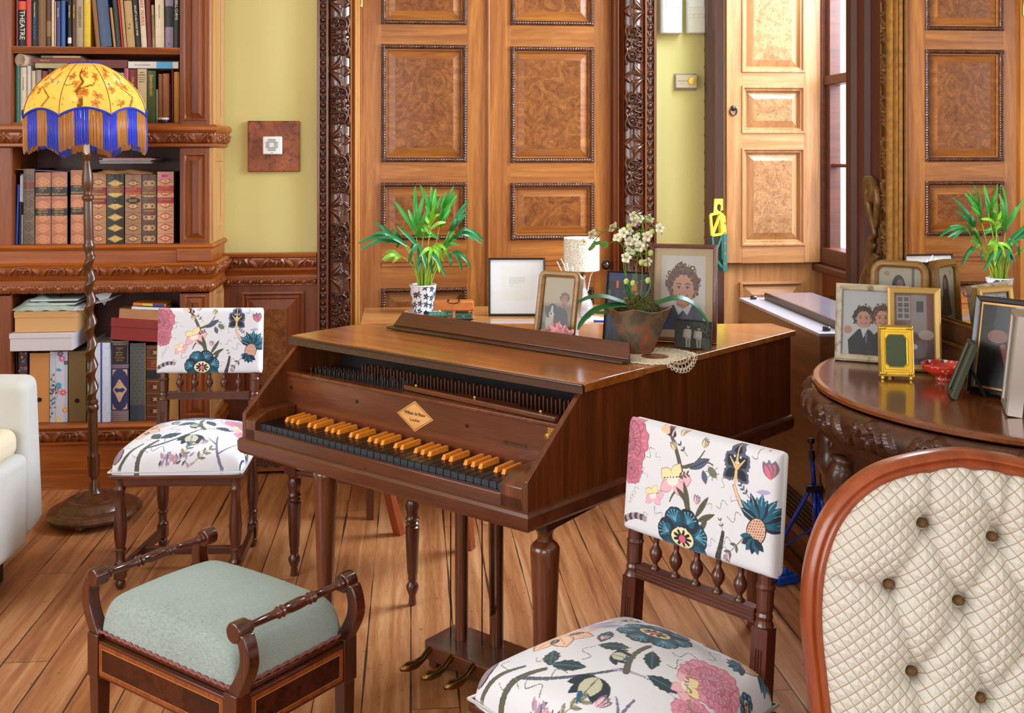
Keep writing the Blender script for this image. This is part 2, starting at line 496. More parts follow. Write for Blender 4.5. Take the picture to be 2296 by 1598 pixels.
def text_mb(s, size, wmax=None, thick=0.0003):
 """lettering as mesh builder data, centred, facing +z in the xy plane"""
 key = (s, round(size, 5))
 if key not in _txt:
  cu = bpy.data.curves.new('t', 'FONT'); cu.body = s; cu.size = size; cu.align_x = 'CENTER'; cu.align_y = 'CENTER'; cu.extrude = thick; cu.resolution_u = 2
  o = bpy.data.objects.new('t', cu); COL.objects.link(o)
  dg = bpy.context.evaluated_depsgraph_get(); me = o.evaluated_get(dg).to_mesh()
  vs = [tuple(v.co) for v in me.vertices]; fs = [tuple(p.vertices) for p in me.polygons]
  o.evaluated_get(dg).to_mesh_clear(); bpy.data.objects.remove(o); bpy.data.curves.remove(cu)
  _txt[key] = (vs, fs)
 vs, fs = _txt[key]
 sc = 1.0
 if wmax and vs:
  w = max(v[0] for v in vs) - min(v[0] for v in vs)
  if w > wmax: sc = wmax / w
 return [(v[0] * sc, v[1], v[2]) for v in vs], fs
# --- shared materials
OAK = wood('oak_door', (126, 66, 20), (190, 122, 48), 'Z', 8, 12, 0.42, 0.1, c3=(158, 92, 32))
OAKX = wood('oak_door_rail', (122, 62, 20), (184, 116, 46), 'X', 8, 12, 0.42, 0.1, c3=(152, 88, 30))
OAKL = wood('oak_shutter', (140, 88, 48), (182, 130, 84), 'Z', 8, 12, 0.38, 0.2, c3=(162, 108, 66))
OAKLX = wood('oak_shutter_rail', (140, 88, 48), (182, 130, 84), 'X', 8, 12, 0.38, 0.2, c3=(162, 108, 66))
BURR = burr('burr_walnut', (96, 48, 16), (132, 74, 28), (164, 102, 46), 34, .4)
BURRL = burr('burr_walnut_pale', (126, 82, 50), (158, 110, 72), (178, 130, 90))
CARVED = wood('carved_walnut', (52, 22, 10), (98, 46, 20), 'Z', 9, 10, 0.26, 0.6)
CASE = wood('casing_walnut', (86, 36, 14), (124, 60, 24), 'Z', 9, 12, 0.33, 0.4)
CASEP = wood('casing_pale', (176, 112, 52), (206, 144, 76), 'Z', 9, 12, 0.35, 0.3)
BCW = wood('bookcase_cherry', (108, 46, 8), (154, 78, 16), 'Z', 8, 12, 0.45, 0.08, c3=(130, 62, 12))
BCX = wood('bookcase_cherry_rail', (120, 54, 10), (180, 96, 20), 'X', 8, 12, 0.42, 0.15, c3=(150, 74, 15))
BCSIDE = wood('bookcase_side_oak', (168, 112, 58), (202, 148, 88), 'Z', 8, 12, 0.4, 0.2)
BCIN = wood('bookcase_inside', (70, 32, 16), (100, 48, 22), 'Z', 8, 12, 0.5, 0.1)
BCCARV = wood('bookcase_carving', (104, 46, 16), (150, 76, 30), 'X', 9, 10, 0.3, 0.5)
WAIN = wood('wainscot', (96, 40, 12), (136, 64, 20), 'Z', 8, 12, 0.45, 0.08)
YEL = plain('yellow_paint', (216, 204, 136), 0.75, bump=0.05, bscale=120, var=0.03, vscale=2)
DARKREV = wood('window_mahogany', (58, 22, 12), (90, 38, 18), 'Z', 9, 12, 0.45, 0.05)
BRASS = plain('brass', (200, 160, 80), 0.25, 1.0)
BLACK = plain('black_paint', (14, 14, 16), 0.35, coat=0.3)
WHITEPL = plain('white_plastic', (232, 232, 228), 0.35)
YW = 5.12      # back wall
XW = 1.45      # right wall
XL, YR, ZC = -3.6, -3.0, 3.5
# --- room shell
def floor_mat():
 m, n, b = nt('floor_boards'); L = n.links.new
 tc = n.nodes.new('ShaderNodeTexCoord')
 sx = n.nodes.new('ShaderNodeSeparateXYZ'); L(tc.outputs['Object'], sx.inputs[0])
 def math_(op, a, bb=None, c=None):
  q = n.nodes.new('ShaderNodeMath'); q.operation = op
  for i, v in enumerate((a, bb, c)):
   if v is None: continue
   if isinstance(v, (int, float)): q.inputs[i].default_value = v
   else: L(v, q.inputs[i])
  return q.outputs[0]
 PW = 0.128
 xi = math_('DIVIDE', sx.outputs[0], PW)
 fl = math_('FLOOR', xi)
 fr = math_('FRACT', xi)
 wn = n.nodes.new('ShaderNodeTexWhiteNoise'); wn.noise_dimensions = '1D'; L(fl, wn.inputs['W'])
 yoff = math_('MULTIPLY_ADD', wn.outputs['Value'], 3.1, sx.outputs[1])
 yi = math_('DIVIDE', yoff, 2.3)
 yf = math_('FLOOR', yi); yr = math_('FRACT', yi)
 cmb = n.nodes.new('ShaderNodeCombineXYZ'); L(fl, cmb.inputs[0]); L(yf, cmb.inputs[1])
 wn2 = n.nodes.new('ShaderNodeTexWhiteNoise'); wn2.noise_dimensions = '3D'; L(cmb.outputs[0], wn2.inputs['Vector'])
 mp = n.nodes.new('ShaderNodeMapping'); mp.inputs['Scale'].default_value = (30, 1.4, 1); L(tc.outputs['Object'], mp.inputs['Vector'])
 off = n.nodes.new('ShaderNodeVectorMath'); off.operation = 'ADD'; L(mp.outputs[0], off.inputs[0])
 sc = n.nodes.new('ShaderNodeVectorMath'); sc.operation = 'SCALE'; sc.inputs['Scale'].default_value = 37; L(wn2.outputs['Color'], sc.inputs[0]); L(sc.outputs[0], off.inputs[1])
 nz = n.nodes.new('ShaderNodeTexNoise'); nz.inputs['Scale'].default_value = 1.0; nz.inputs['Detail'].default_value = 7; nz.inputs['Distortion'].default_value = 0.7
 L(off.outputs[0], nz.inputs['Vector'])
 mpf = n.nodes.new('ShaderNodeMapping'); mpf.inputs['Scale'].default_value = (420, 14, 1); L(tc.outputs['Object'], mpf.inputs['Vector'])
 nf = n.nodes.new('ShaderNodeTexNoise'); nf.inputs['Scale'].default_value = 1.0; nf.inputs['Detail'].default_value = 3; L(mpf.outputs[0], nf.inputs['Vector'])
 g = math_('MULTIPLY_ADD', wn2.outputs['Value'], 0.14, nz.outputs['Fac'])
 g = math_('MULTIPLY_ADD', nf.outputs['Fac'], 0.42, g)
 cr = n.nodes.new('ShaderNodeValToRGB')
 cr.color_ramp.elements[0].position = 0.5; cr.color_ramp.elements[0].color = lin((134, 78, 44)) + (1,)
 cr.color_ramp.elements[1].position = 1.0; cr.color_ramp.elements[1].color = lin((204, 148, 100)) + (1,)
 e = cr.color_ramp.elements.new(0.76); e.color = lin((178, 114, 68)) + (1,)
 L(g, cr.inputs[0])
 # gaps between boards, of uneven width
 jit = n.nodes.new('ShaderNodeTexNoise'); jit.inputs['Scale'].default_value = 2.2; L(tc.outputs['Object'], jit.inputs['Vector'])
 gw = math_('MULTIPLY', math_('POWER', jit.outputs['Fac'], 3.0), 0.115)
 edge = math_('MINIMUM', fr, math_('SUBTRACT', 1.0, fr))
 gx = math_('GREATER_THAN', edge, gw)
 ye = math_('MINIMUM', yr, math_('SUBTRACT', 1.0, yr)); gy = math_('GREATER_THAN', ye, 0.0006)
 gap = math_('MULTIPLY', gx, gy)
 # small pits and scuffs
 sp = n.nodes.new('ShaderNodeTexNoise'); sp.inputs['Scale'].default_value = 55; sp.inputs['Detail'].default_value = 4; L(tc.outputs['Object'], sp.inputs['Vector'])
 spr = n.nodes.new('ShaderNodeMapRange'); spr.inputs[1].default_value = 0.27; spr.inputs[2].default_value = 0.34; spr.inputs[3].default_value = 0.45; spr.inputs[4].default_value = 1.0
 L(sp.outputs['Fac'], spr.inputs[0])
 k = math_('MULTIPLY', math_('MULTIPLY_ADD', gap, 0.88, 0.12), spr.outputs[0])
 mx = n.nodes.new('ShaderNodeMix'); mx.data_type = 'RGBA'; mx.inputs['A'].default_value = lin((22, 14, 12)) + (1,)
 L(k, mx.inputs['Factor']); L(cr.outputs[0], mx.inputs['B'])
 L(mx.outputs['Result'], b.inputs['Base Color'])
 rr = n.nodes.new('ShaderNodeMapRange'); rr.inputs[3].default_value = 0.32; rr.inputs[4].default_value = 0.55; L(nz.outputs['Fac'], rr.inputs[0]); L(rr.outputs[0], b.inputs['Roughness'])
 bp = n.nodes.new('ShaderNodeBump'); bp.inputs['Strength'].default_value = 0.5; bp.inputs['Distance'].default_value = 0.003
 hh = math_('MULTIPLY_ADD', nf.outputs['Fac'], 0.15, k)
 L(hh, bp.inputs['Height']); L(bp.outputs['Normal'], b.inputs['Normal'])
 return m
fm = MB(); fm.box((XL - .2, YR - .2, -0.08), (1.98, YW + .25, 0))
struct(mk('floor', fm, floor_mat()))
cm = MB(); cm.box((XL - .2, YR - .2, ZC), (1.98, YW + .25, ZC + .1))
CEIL = plain('ceiling_plaster', (236, 230, 215), 0.8)
struct(mk('ceiling', cm, CEIL))
DX0, DX1 = aty(808, 300, YW).x, aty(1375, 300, YW).x      # double door opening
DXM = aty(1096, 300, YW).x
wb = MB()
wb.box((XL - .1, YW, 0), (DX0 - .03, YW + .15, ZC))
wb.box((DX1 + .03, YW, 0), (1.98, YW + .15, ZC))
wb.box((DX0 - .03, YW, 2.95), (DX1 + .03, YW + .15, ZC))
wb.box((DX0 - .1, YW + .15, 0), (DX1 + .1, YW + .2, ZC))
struct(mk('wall_back', wb, YEL))
# rear wall with two tall windows, right wall with the window in view and a second one nearer
def holed(mb, axis, c0, c1, a0, a1, holes):
 """wall slab between c0..c1 on its thin axis, running a0..a1, holes = (lo, hi, zlo, zhi)"""
 def bx(lo, hi, z0, z1):
  if axis == 'X': mb.box((c0, lo, z0), (c1, hi, z1))
  else: mb.box((lo, c0, z0), (hi, c1, z1))
 cur = a0
 for lo, hi, z0, z1 in sorted(holes):
  bx(cur, lo, 0, ZC); bx(lo, hi, 0, z0); bx(lo, hi, z1, ZC); cur = hi
 bx(cur, a1, 0, ZC)
WY0, WY1, WZ0, WZ1 = 3.42, 4.86, 0.93, 3.05
wr = MB()
holed(wr, 'X', XW, 1.98, YR, YW, [(WY0, WY1, 0.0, WZ1), (-1.6, 1.0, 0.7, 3.1)])
struct(mk('wall_right', wr, YEL))
wl = MB(); holed(wl, 'X', XL - .1, XL, YR, YW, [(-.7, 2.1, .7, 3.1)]); struct(mk('wall_left', wl, YEL))
we = MB(); holed(we, 'Y', YR - .15, YR, XL - .1, 2.0, [(-2.6, 0.2, 0.7, 3.1)]); struct(mk('wall_rear', we, YEL))
def glass_mat():
 m, n, b = nt('window_glass'); L = n.links.new
 n.nodes.remove(b)
 g = n.nodes.new('ShaderNodeBsdfGlossy'); g.inputs['Roughness'].default_value = 0.02
 t = n.nodes.new('ShaderNodeBsdfTransparent'); f = n.nodes.new('ShaderNodeFresnel'); f.inputs[0].default_value = 1.3
 gm = n.nodes.new('ShaderNodeNewGeometry'); mu = n.nodes.new('ShaderNodeMath'); mu.operation = 'MULTIPLY'; sb = n.nodes.new('ShaderNodeMath'); sb.operation = 'SUBTRACT'; sb.inputs[0].default_value = 1; L(gm.outputs['Backfacing'], sb.inputs[1]); L(sb.outputs[0], mu.inputs[0]); L(f.outputs[0], mu.inputs[1])
 mx = n.nodes.new('ShaderNodeMixShader'); L(mu.outputs[0], mx.inputs[0]); L(t.outputs[0], mx.inputs[1]); L(g.outputs[0], mx.inputs[2])
 L(mx.outputs[0], n.nodes['Material Output'].inputs[0]); return m
GLASS = glass_mat()
def sash_window(name, M, w, z0, z1, nx, nz, parts=True):
 """frame in local xy, centred in x, glazing at z=0; M places it"""
 r = MB(); h = z1 - z0; B = .055
 r.box((-w/2, 0, -.04), (-w/2 + B, h, .05)); r.box((w/2 - B, 0, -.04), (w/2, h, .05))
 r.box((-w/2, 0, -.04), (w/2, B * 1.4, .05)); r.box((-w/2, h - B, -.04), (w/2, h, .05))
 o = mk(name, r, DARKREV, bevel=.006, M=M); struct(o)
 s = MB()
 mid = h * 0.40
 s.box((-w/2 + B, mid - .022, -.03), (w/2 - B, mid + .022, .04))
 for i in range(1, nx):
  x = -w/2 + B + (w - 2*B) * i / nx; s.box((x - .01, B, -.015), (x + .01, h - B, .02))
 for j in range(1, nz):
  z = B + (h - 2*B) * j / nz; s.box((-w/2 + B, z - .008, -.015), (w/2 - B, z + .008, .02))
 # inner stiles of the sashes
 for sx in (-1, 1):
  s.box((sx * (w/2 - B), B, -.025), (sx * (w/2 - B - .045), h - B, .03))
 mk('sash', s, DARKREV, o, bevel=.004)
 g = MB(); g.box((-w/2 + B, B, -.003), (w/2 - B, h - B, .003)); mk('glass_pane', g, GLASS, o)
 return o
XS = 1.915    # plane of the visible window
win = sash_window('window_1', sideM(XS + .03, (WY0 + WY1) / 2, WZ0), WY1 - WY0, WZ0, WZ1, 3, 5)
sash_window('window_2', sideM(1.7, -0.3, 0.7), 2.6, 0.7, 3.1, 4, 4)
sash_window('window_3', frame_of((-1.2, YR - .08, 0.7), (1, 0, 0), (0, 0, 1), (0, -1, 0)), 2.8, 0.7, 3.1, 4, 4)
sash_window('window_4', sideMpos(XL - .06, .7, .7), 2.8, .7, 3.1, 4, 4)
# sash hooks of window_1
hk = MB(); hk.tube([(0, 0, 0), (0.0, .03, .012), (0, .045, .03)], .005, 6); hk.box((-.02, -.008, -.004), (.02, .008, .004))
mk('sash_lift', hk, BRASS, win, M=T3((WY1 - WY0) / 2 - .24, .03, .055))
hk = MB(); hk.tube([(0, -.01, 0), (0, 0, .05)], .005, 6); hk.ball((0, 0, .055), .008, 8)
mk('sash_fastener', hk, WHITEPL, win, M=T3((WY1 - WY0) / 2 - .045, .86, .055))
# --- panels
def raised(mb_frame, mb_in, x0, y0, x1, y1, z, inset=.045, h=.012, M=None):
 """raised-and-fielded panel: bevelled border into mb_frame, flat centre into mb_in (plane at z+h)"""
 a = inset
 vs = [(x0, y0, z), (x1, y0, z), (x1, y1, z), (x0, y1, z), (x0 + a, y0 + a, z + h), (x1 - a, y0 + a, z + h), (x1 - a, y1 - a, z + h), (x0 + a, y1 - a, z + h)]
 mb_frame.add(vs, [(0, 1, 5, 4), (1, 2, 6, 5), (2, 3, 7, 6), (3, 0, 4, 7)], M)
 e = .0
 mb_in.add([(x0 + a, y0 + a, z + h), (x1 - a, y0 + a, z + h), (x1 - a, y1 - a, z + h), (x0 + a, y1 - a, z + h)], [(0, 1, 2, 3)], M)
 return mb_in
def moulding_rect(mb, x0, y0, x1, y1, prof, M=None):
 """prof offsets outward from the rectangle, z"""
 mb.sweep_rect([(x0, y0), (x0, y1), (x1, y1), (x1, y0)], prof, M, closed=True)
def around(mb, x0, y0, x1, y1, prof, M=None):
 moulding_rect(mb, x0, y0, x1, y1, prof, M)
# bead tile for the door panels: slanting little leaves
t_bead = Cv(0.012, 0.02, 6000)
t_bead.ridge([(0.001, 0.001), (0.006, 0.010), (0.003, 0.019)], .0032, 1.0); t_bead.ridge([(0.008, 0.001), (0.011, 0.010), (0.009, 0.019)], .0026, .7)
t_bead.ridge([(-.004, 0.001), (-.001, 0.010), (-.003, 0.019)], .0026, .7)
def bead_rect(x0, y0, x1, y1, w, mat, parent, M, depth=.010, conv=.006):
 """carved moulding all round, outer size given"""
 objs = []
 for (ox, oy, ang, ln) in ((x0, y0, 0, x1 - x0), (x1, y0, 90, y1 - y0), (x1, y1, 180, x1 - x0), (x0, y1, 270, y1 - y0)):
  R = M @ T3(ox, oy, 0) @ RZ(math.radians(ang))
  objs.append(relief('b', t_bead, ln, w, depth, mat, None, R, step=.003, convex=conv, thick=.002))
 return join_parts('carved_beading', objs, mat, parent)
# --- door_1 : the double door
YD = YW + .03
def pxX(px, Y): return aty(px, 300, Y).x
def pxZ(py, Y, px=1000): return aty(px, py, Y).z
door_root = thing('door_1', 'panelled oak double door with burr walnut fields', 'door', (0, 0, 0)); del door_root['label']; del door_root['category']; door_root['kind'] = 'structure'
def leaf(px0, px1, ppx0, ppx1, rows):
 x0, x1 = pxX(px0, YD), pxX(px1, YD); X0, X1 = pxX(ppx0, YD), pxX(ppx1, YD)
 M = wallM(0, YD, 0)
 zs = [(pxZ(b, YD, (ppx0 + ppx1) / 2), pxZ(a, YD, (ppx0 + ppx1) / 2)) for a, b in rows]   # (zlo, zhi) top to bottom
 zs = sorted(zs)
 zs = [(0.08, zs[0][0] - .33 + .0)] + zs if False else zs
 lf = MB(); rl = MB()
 top = 2.93
 lf.box((x0, 0.01, -.04), (X0, top, 0), M); lf.box((X1, 0.01, -.04), (x1, top, 0), M)
 cur = 0.01
 L = mk('door_leaf', lf, OAK, door_root, bevel=.001)
 for z0, z1 in zs + [(top, 0)]:
  rl = MB(); rl.box((X0, cur, -.04), (X1, z0, 0), M); cur = z1
  mk('rail', rl, OAKX, L)
 bw = .021
 for z0, z1 in zs:
  fr = MB(); ce = MB()
  fr.box((X0, z0, -.035), (X1, z1, -.02), M)
  around(fr, X0 + bw, z0 + bw, X1 - bw, z1 - bw, [(0, -.02), (0, -.004), (-.006, -.004), (-.009, -.012)], M)
  around(fr, X0, z0, X1, z1, [(-.001, -.02), (-.001, .001)], M)
  raised(fr, ce, X0 + bw + .009, z0 + bw + .009, X1 - bw - .009, z1 - bw - .009, -.014, .036, .011, M)
  P = mk('field_panel', fr, OAKX, L)
  mk('burr_field', ce, BURR, P)
  bead_rect(X0, z0, X1, z1, bw, CARVED, L, M @ T3(0, 0, -.001))
 # incised line under the middle panels
 return L, X0, X1
rowsL = [(-260, 55), (100, 363), (409, 537), (645, 900)]
rowsR = [(-260, 57), (105, 364), (410, 537), (645, 900)]
LL, a0, a1 = leaf(808, 1094, 855, 1047, rowsL)
LR, b0, b1 = leaf(1098, 1375, 1145, 1332, rowsR)
for (u0, u1) in ((a0, a1), (b0, b1)):
 g = MB()
 za, zb = pxZ(597, YD), pxZ(587, YD)
 g.sweep_rect([(u0, za), (u0, zb), (u1, zb), (u1, za)], [(0.0015, 0), (0, .0025), (-.0015, 0)], wallM(0, YD, 0), closed=True)
 mk('incised_border', g, CASE, LL if u0 < .3 else LR)
ms = MB(); M = wallM(0, YD, 0)
ms.lathe([(.008, 0.01), (.008, 2.93)], 10, T3(DXM, YD - .006, 0)); ms.box((DXM - .013, 0.01, -.02), (DXM + .013, 2.93, .004), M)
mk('meeting_bead', ms, OAK, LL, smooth=True, autos=40)
kb = MB(); p = aty(1355, 592, YD)
kb.lathe([(.004, 0), (.011, .004), (.009, .02), (.02, .03), (.0235, .043), (.02, .056), (.008, .064), (.0001, .066)], 20, T3(p.x, YD, p.z) @ RX(math.pi / 2))
mk('door_handle', kb, plain('ebony_knob', (16, 18, 26), .18, coat=.8), LR, smooth=True)
hn = MB(); p = aty(809, 0, YD - .03)
hn.lathe([(.009, -.12), (.011, -.118), (.011, -.004), (.008, 0)], 14, T3(p.x, YD - .03, aty(809, 17, YD - .03).z + .12)); mk('hinge', hn, BRASS, LL, smooth=True, autos=40)
# --- carved casings
TW, TP = 0.092, 0.292     # width across, period along
t_ac = Cv(TP, TW, 5200)
def acan(cv, sgn, x0):
 w = TW
 # leaf fan springing from the divider
 for i in range(9):
  f = i / 8.0
  y0 = w * (0.06 + 0.10 * f);
  pts = []
  for k in range(9):
   t = k / 8.0
   ax = 0.004 + (0.012 + 0.046 * f) * math.sin(t * 1.5) * 1.05
   ay = w * (0.05 + 0.62 * t * (1 - 0.28 * f)) + w * .22 * f * math.sin(t * 3.0)
   pts.append((x0 + sgn * ax, ay))
  cv.ridge(pts, [0.0012 + .0038 * math.sin(math.pi * min(1, k / 8.0 + .12)) for k in range(9)], .45 + .5 * f * (1 - f) * 2)
 for i in range(5):
  f = i / 4.0
  pts = [(x0 + sgn * (0.003 + .02 * f * (k / 5.0)), w * (0.98 - .03 * k * (1 + .6 * f))) for k in range(6)]
  cv.ridge(pts, [.004, .0045, .004, .003, .0025, .0015], .55 + .1 * f)
 # C scrolls
 def spiral(cx, cy, r0, r1, a0, a1, wd, h):
  n = 22; pts = []; ws = []
  for k in range(n + 1):
   t = k / n; a = a0 + (a1 - a0) * t; r = r0 + (r1 - r0) * t
   pts.append((x0 + sgn * (cx + r * math.cos(a)), cy + r * math.sin(a))); ws.append(wd * (1.0 - .45 * t))
  cv.ridge(pts, ws, h)
 spiral(.082, w * .26, .020, .004, 0.4, 0.4 + 2 * math.pi * 1.25, .0042, .8)
 spiral(.098, w * .62, .026, .005, 3.6, 3.6 - 2 * math.pi * 1.2, .0052, 1.0)
 spiral(.128, w * .30, .018, .004, 2.2, 2.2 + 2 * math.pi * 1.1, .004, .85)
 cv.ridge([(x0 + sgn * .06, w * .92), (x0 + sgn * .09, w * .97), (x0 + sgn * .115, w * .88), (x0 + sgn * .14, w * .95)], [.003, .006, .006, .003], .75)
 cv.ridge([(x0 + sgn * .142, w * .1), (x0 + sgn * .136, w * .3), (x0 + sgn * .144, w * .55)], [.004, .006, .004], .8)
 cv.dome(x0 + sgn * .072, w * .70, .007, .007, .9); cv.dome(x0 + sgn * .112, w * .12, .006, .006, .8); cv.dome(x0 + sgn * .145, w * .72, .009, .006, .85)
 for i in range(4):
  cv.ridge([(x0 + sgn * (.128 + .004 * i), w * (.62 + .02 * i)), (x0 + sgn * (.118 + .003 * i), w * (.78 + .035 * i))], [.0042, .0028], .6)
acan(t_ac, 1, 0.0); acan(t_ac, -1, TP)
t_ac.z = np.maximum(t_ac.z, 0)
t_gu = Cv(0.062, 0.027, 7000)     # bead and link strip
t_gu.dome(.031, .0135, .0118, .0118, 1.0)
for s_ in (1, -1):
 y = .0135 + s_ * .0085
 t_gu.ridge([(.0, .0135 + s_ * .004), (.008, y), (.016, .0135 + s_ * .0125)], .0022, .55)
 t_gu.ridge([(.062, .0135 + s_ * .004), (.054, y), (.046, .0135 + s_ * .0125)], .0022, .55)
 t_gu.ridge([(.016, .0135 + s_ * .0125), (.031, .0135 + s_ * .0128), (.046, .0135 + s_ * .0125)], .0018, .5)
t_gu.ridge([(0, .0135), (.012, .0135)], .003, .5); t_gu.ridge([(.05, .0135), (.062, .0135)], .003, .5)
def casing(name, outer_px, g0, g1, c0, c1, inner_px, mirror):
 """vertical door surround; px columns from outer edge to inner edge"""
 Yc = YW - .055
 root = thing(name, 'x', 'x'); del root['label']; del root['category']; struct(root)
 X = lambda p: pxX(p, Yc)
 lo, hi = sorted((X(outer_px), X(inner_px)))
 b = MB()
 # moulded profile: outer fillet, sunk bead bed, raised carving bed, inner fillets
 def step(pa, pb, y):
  xa, xb = sorted((X(pa), X(pb))); b.box((xa, y, 0), (xb, YW + .0, 2.98))
 step(outer_px, g0, Yc - .004); step(g0, g1, Yc + .018);
 q0, q1 = (g1, c0)
 xa, xb = sorted((X(q0), X(q1)));  b.box((xa, Yc - .002, 0), (xb, YW, 2.98))
 step(c0, c1, Yc + .012)
 mk('moulded_stile', b, CASE, root, bevel=.002)
 ln = 2.98
 def strip(pa, pb, y, tile, dep, conv, nm, ph):
  xa, xb = sorted((X(pa), X(pb)))
  # local x runs up (+Z), local y across
  if not mirror: Mm = frame_of((xa, y, 0), (0, 0, 1), (1, 0, 0), (0, -1, 0))
  else: Mm = frame_of((xb, y, 0), (0, 0, 1), (-1, 0, 0), (0, -1, 0))
  o = relief(nm, tile, ln, xb - xa, dep, CARVED, root, Mm, step=.0024, convex=conv, phase=ph, thick=.01)
  if not mirror:
   o.data.flip_normals()
  return o
 strip(g0, g1, Yc + .014, t_gu, .015, .001, 'carved_bead_strip', .02)
 strip(c0, c1, Yc + .012, t_ac, .024, .022, 'carved_scroll_band', pxphase)
 ip = MB()
 xa, xb = sorted((X(c1), X(inner_px)))
 if name == 'trim_1':
  ip.box((xa, Yc + .0, 0), (xa + .005, YW, 2.98));
 mk2 = MB();
 span = xb - xa
 prof = [(0, 0), (.12, .012), (.3, .016), (.42, .004), (.5, .004), (.62, .012), (.78, .012), (.86, .02), (1.0, .024)]
 vs = []; fs = []
 for z in (0, 2.98):
  for t, d in prof:
   x = xa + span * t if not mirror else xb - span * t
   vs.append((x, Yc + .004 + d * 2.2, z))
 n = len(prof)
 for i in range(n - 1): fs.append((i, i + 1, n + i + 1, n + i))
 mk2.add(vs, fs)
 x_in = xb if not mirror else xa
 mk2.box((x_in - .001, Yc + .05, 0), (x_in + .001, YW + .03, 2.98))
 mk('inner_moulding', mk2, CASEP if not mirror else CASE, root, smooth=True, autos=30)
 return root
pxphase = 0.10
casing('trim_1', 711, 717, 731, 737, 786, 809, False)
casing('trim_2', 1472, 1466, 1451, 1446, 1400, 1374, True)
# --- dado / cornice carving tiles
t_lf = Cv(0.15, 0.045, 6000)     # running leaf
for sgn, x0 in ((1, 0.0), (-1, 0.15)):
 for i in range(5):
  f = i / 4
  t_lf.ridge([(x0 + sgn * (.004 + .010 * f), .002), (x0 + sgn * (.012 + .011 * f), .020), (x0 + sgn * (.030 + .009 * f), .040 - .006 * f)], [.0022, .0032, .0018], .5 + .35 * f)
 t_lf.ridge([(x0 + sgn * .044, .004), (x0 + sgn * .040, .022), (x0 + sgn * .052, .036), (x0 + sgn * .063, .030), (x0 + sgn * .060, .020)], [.003, .004, .004, .003, .002], 1.0)
t_lf.dome(.075, .018, .008, .014, .9); t_lf.ridge([(.052, .041), (.075, .044), (.098, .041)], .003, .8)
t_egg = Cv(0.05, 0.024, 7000)
t_egg.dome(.025, .011, .0095, .013, 1.0)
t_egg.ridge([(.010, .023), (.009, .010), (.016, .001)], .0022, .7); t_egg.ridge([(.040, .023), (.041, .010), (.034, .001)], .0022, .7); t_egg.ridge([(0, .001), (0, .02)], .002, .6); t_egg.ridge([(.05, .001), (.05, .02)], .002, .6)
def hprofile(mb, pts, x0, x1, Y, side=None, M=None):
 """horizontal moulding: pts (projection towards the camera, z); optional return along +Y at x1 up to side Y"""
 # path in plan with offset = projection
 path = [(x0, Y), (x1, Y)] + ([(x1, side)] if side else [])
 prof = [(-p, z) for p, z in pts]
 # sweep_rect uses left normal; path going +X has left normal +Y, so projection toward camera = negative
 mb.sweep_rect(path, prof, M)
# --- dado and wainscot of the back wall
def dado(name, px0, px1, panels):
 Yd = YW - .012
 root = thing(name, 'x', 'x'); del root['label']; del root['category']; struct(root)
 x0, x1 = pxX(px0, Yd), pxX(px1, Yd)
 z = lambda py: aty((px0 + px1) / 2, py, Yd - .03).z
 zt = z(569)
 b = MB(); b.box((x0, Yd, .0), (x1, YW, z(622)))
 mk('wainscot_boards', b, WAIN, root)
 mo = MB()
 pr = [(0, zt + .004), (.050, zt + .004), (.055, zt), (.052, zt - .012), (.044, zt - .016), (.028, z(598)), (.030, z(601)), (.034, z(605)), (.022, z(612)), (.016, z(618)), (.018, z(622)), (.010, z(636)), (.012, z(640)), (0, z(642))]
 hprofile(mo, pr, x0, x1, Yd)
 mk('dado_moulding', mo, BCX, root, smooth=True, autos=30)
 relief('carved_leaf_moulding', t_lf, x1 - x0, .050, .012, BCCARV, root, frame_of((x0, Yd - .030, z(600)), (1, 0, 0), (0, -.30, .954), (0, -.954, -.30)), convex=.006, thick=.01)
 relief('egg_moulding', t_egg, x1 - x0, .024, .010, BCCARV, root, frame_of((x0, Yd - .010, z(638)), (1, 0, 0), (0, -.3, .954), (0, -.954, -.30)), convex=.002, thick=.01)
 for (pa, pb, za, zb) in panels:
  X0, X1, Z1, Z0 = pxX(pa, Yd), pxX(pb, Yd), z(za), zb
  M = wallM(0, Yd, 0); f = MB(); c = MB()
  around(f, X0, Z0, X1, Z1, [(0, .0), (0, .012), (-.010, .014), (-.018, .004), (-.03, .010), (-.036, .002)], M)
  raised(f, c, X0 + .036, Z0 + .036, X1 - .036, Z1 - .036, .002, .045, .012, M)
  P = mk('wainscot_panel', f, WAIN, root); mk('burr_field', c, BURR, P)
 bb = MB(); hprofile(bb, [(0, .20), (.018, .20), (.024, .19), (.024, .0)], x0, x1, Yd); mk('skirting', bb, WAIN, root)
 return root
dado('trim_3', 500, 711, [(540, 682, 655, .28)])
dado('trim_4', 1473, 1600, [(1490, 1585, 655, .28)])
# --- window side: architrave, reveal, pier
ar = thing('trim_5', 'x', 'x'); del ar['label']; del ar['category']; struct(ar)
b = MB()
def vprof(mb, pts, z0, z1):
 """vertical strip: pts (X, Y) polyline in plan"""
 n = len(pts); mb.add([(p[0], p[1], z0) for p in pts] + [(p[0], p[1], z1) for p in pts], [(i, i + 1, n + i + 1, n + i) for i in range(n - 1)])
vprof(b, [(XW, YW - .02), (XW - .02, YW - .03), (XW - .035, YW - .05), (XW - .02, YW - .075), (XW - .045, YW - .09), (XW - .045, YW - .14), (XW - .02, YW - .16), (XW - .035, YW - .18), (XW - .035, WY1 + .03), (XW - .01, WY1 + .012), (XW + .01, WY1)], 0, 3.2)
mk('architrave', b, DARKREV, ar, smooth=True, autos=30)
relief('carved_bead_strip', t_gu, 3.2, .036, .011, CARVED, ar, frame_of((XW - .012, YW - .012, 0), (0, 0, 1), (-.45, -.9, 0), (-.9, .45, 0)), step=.004, thick=.004)
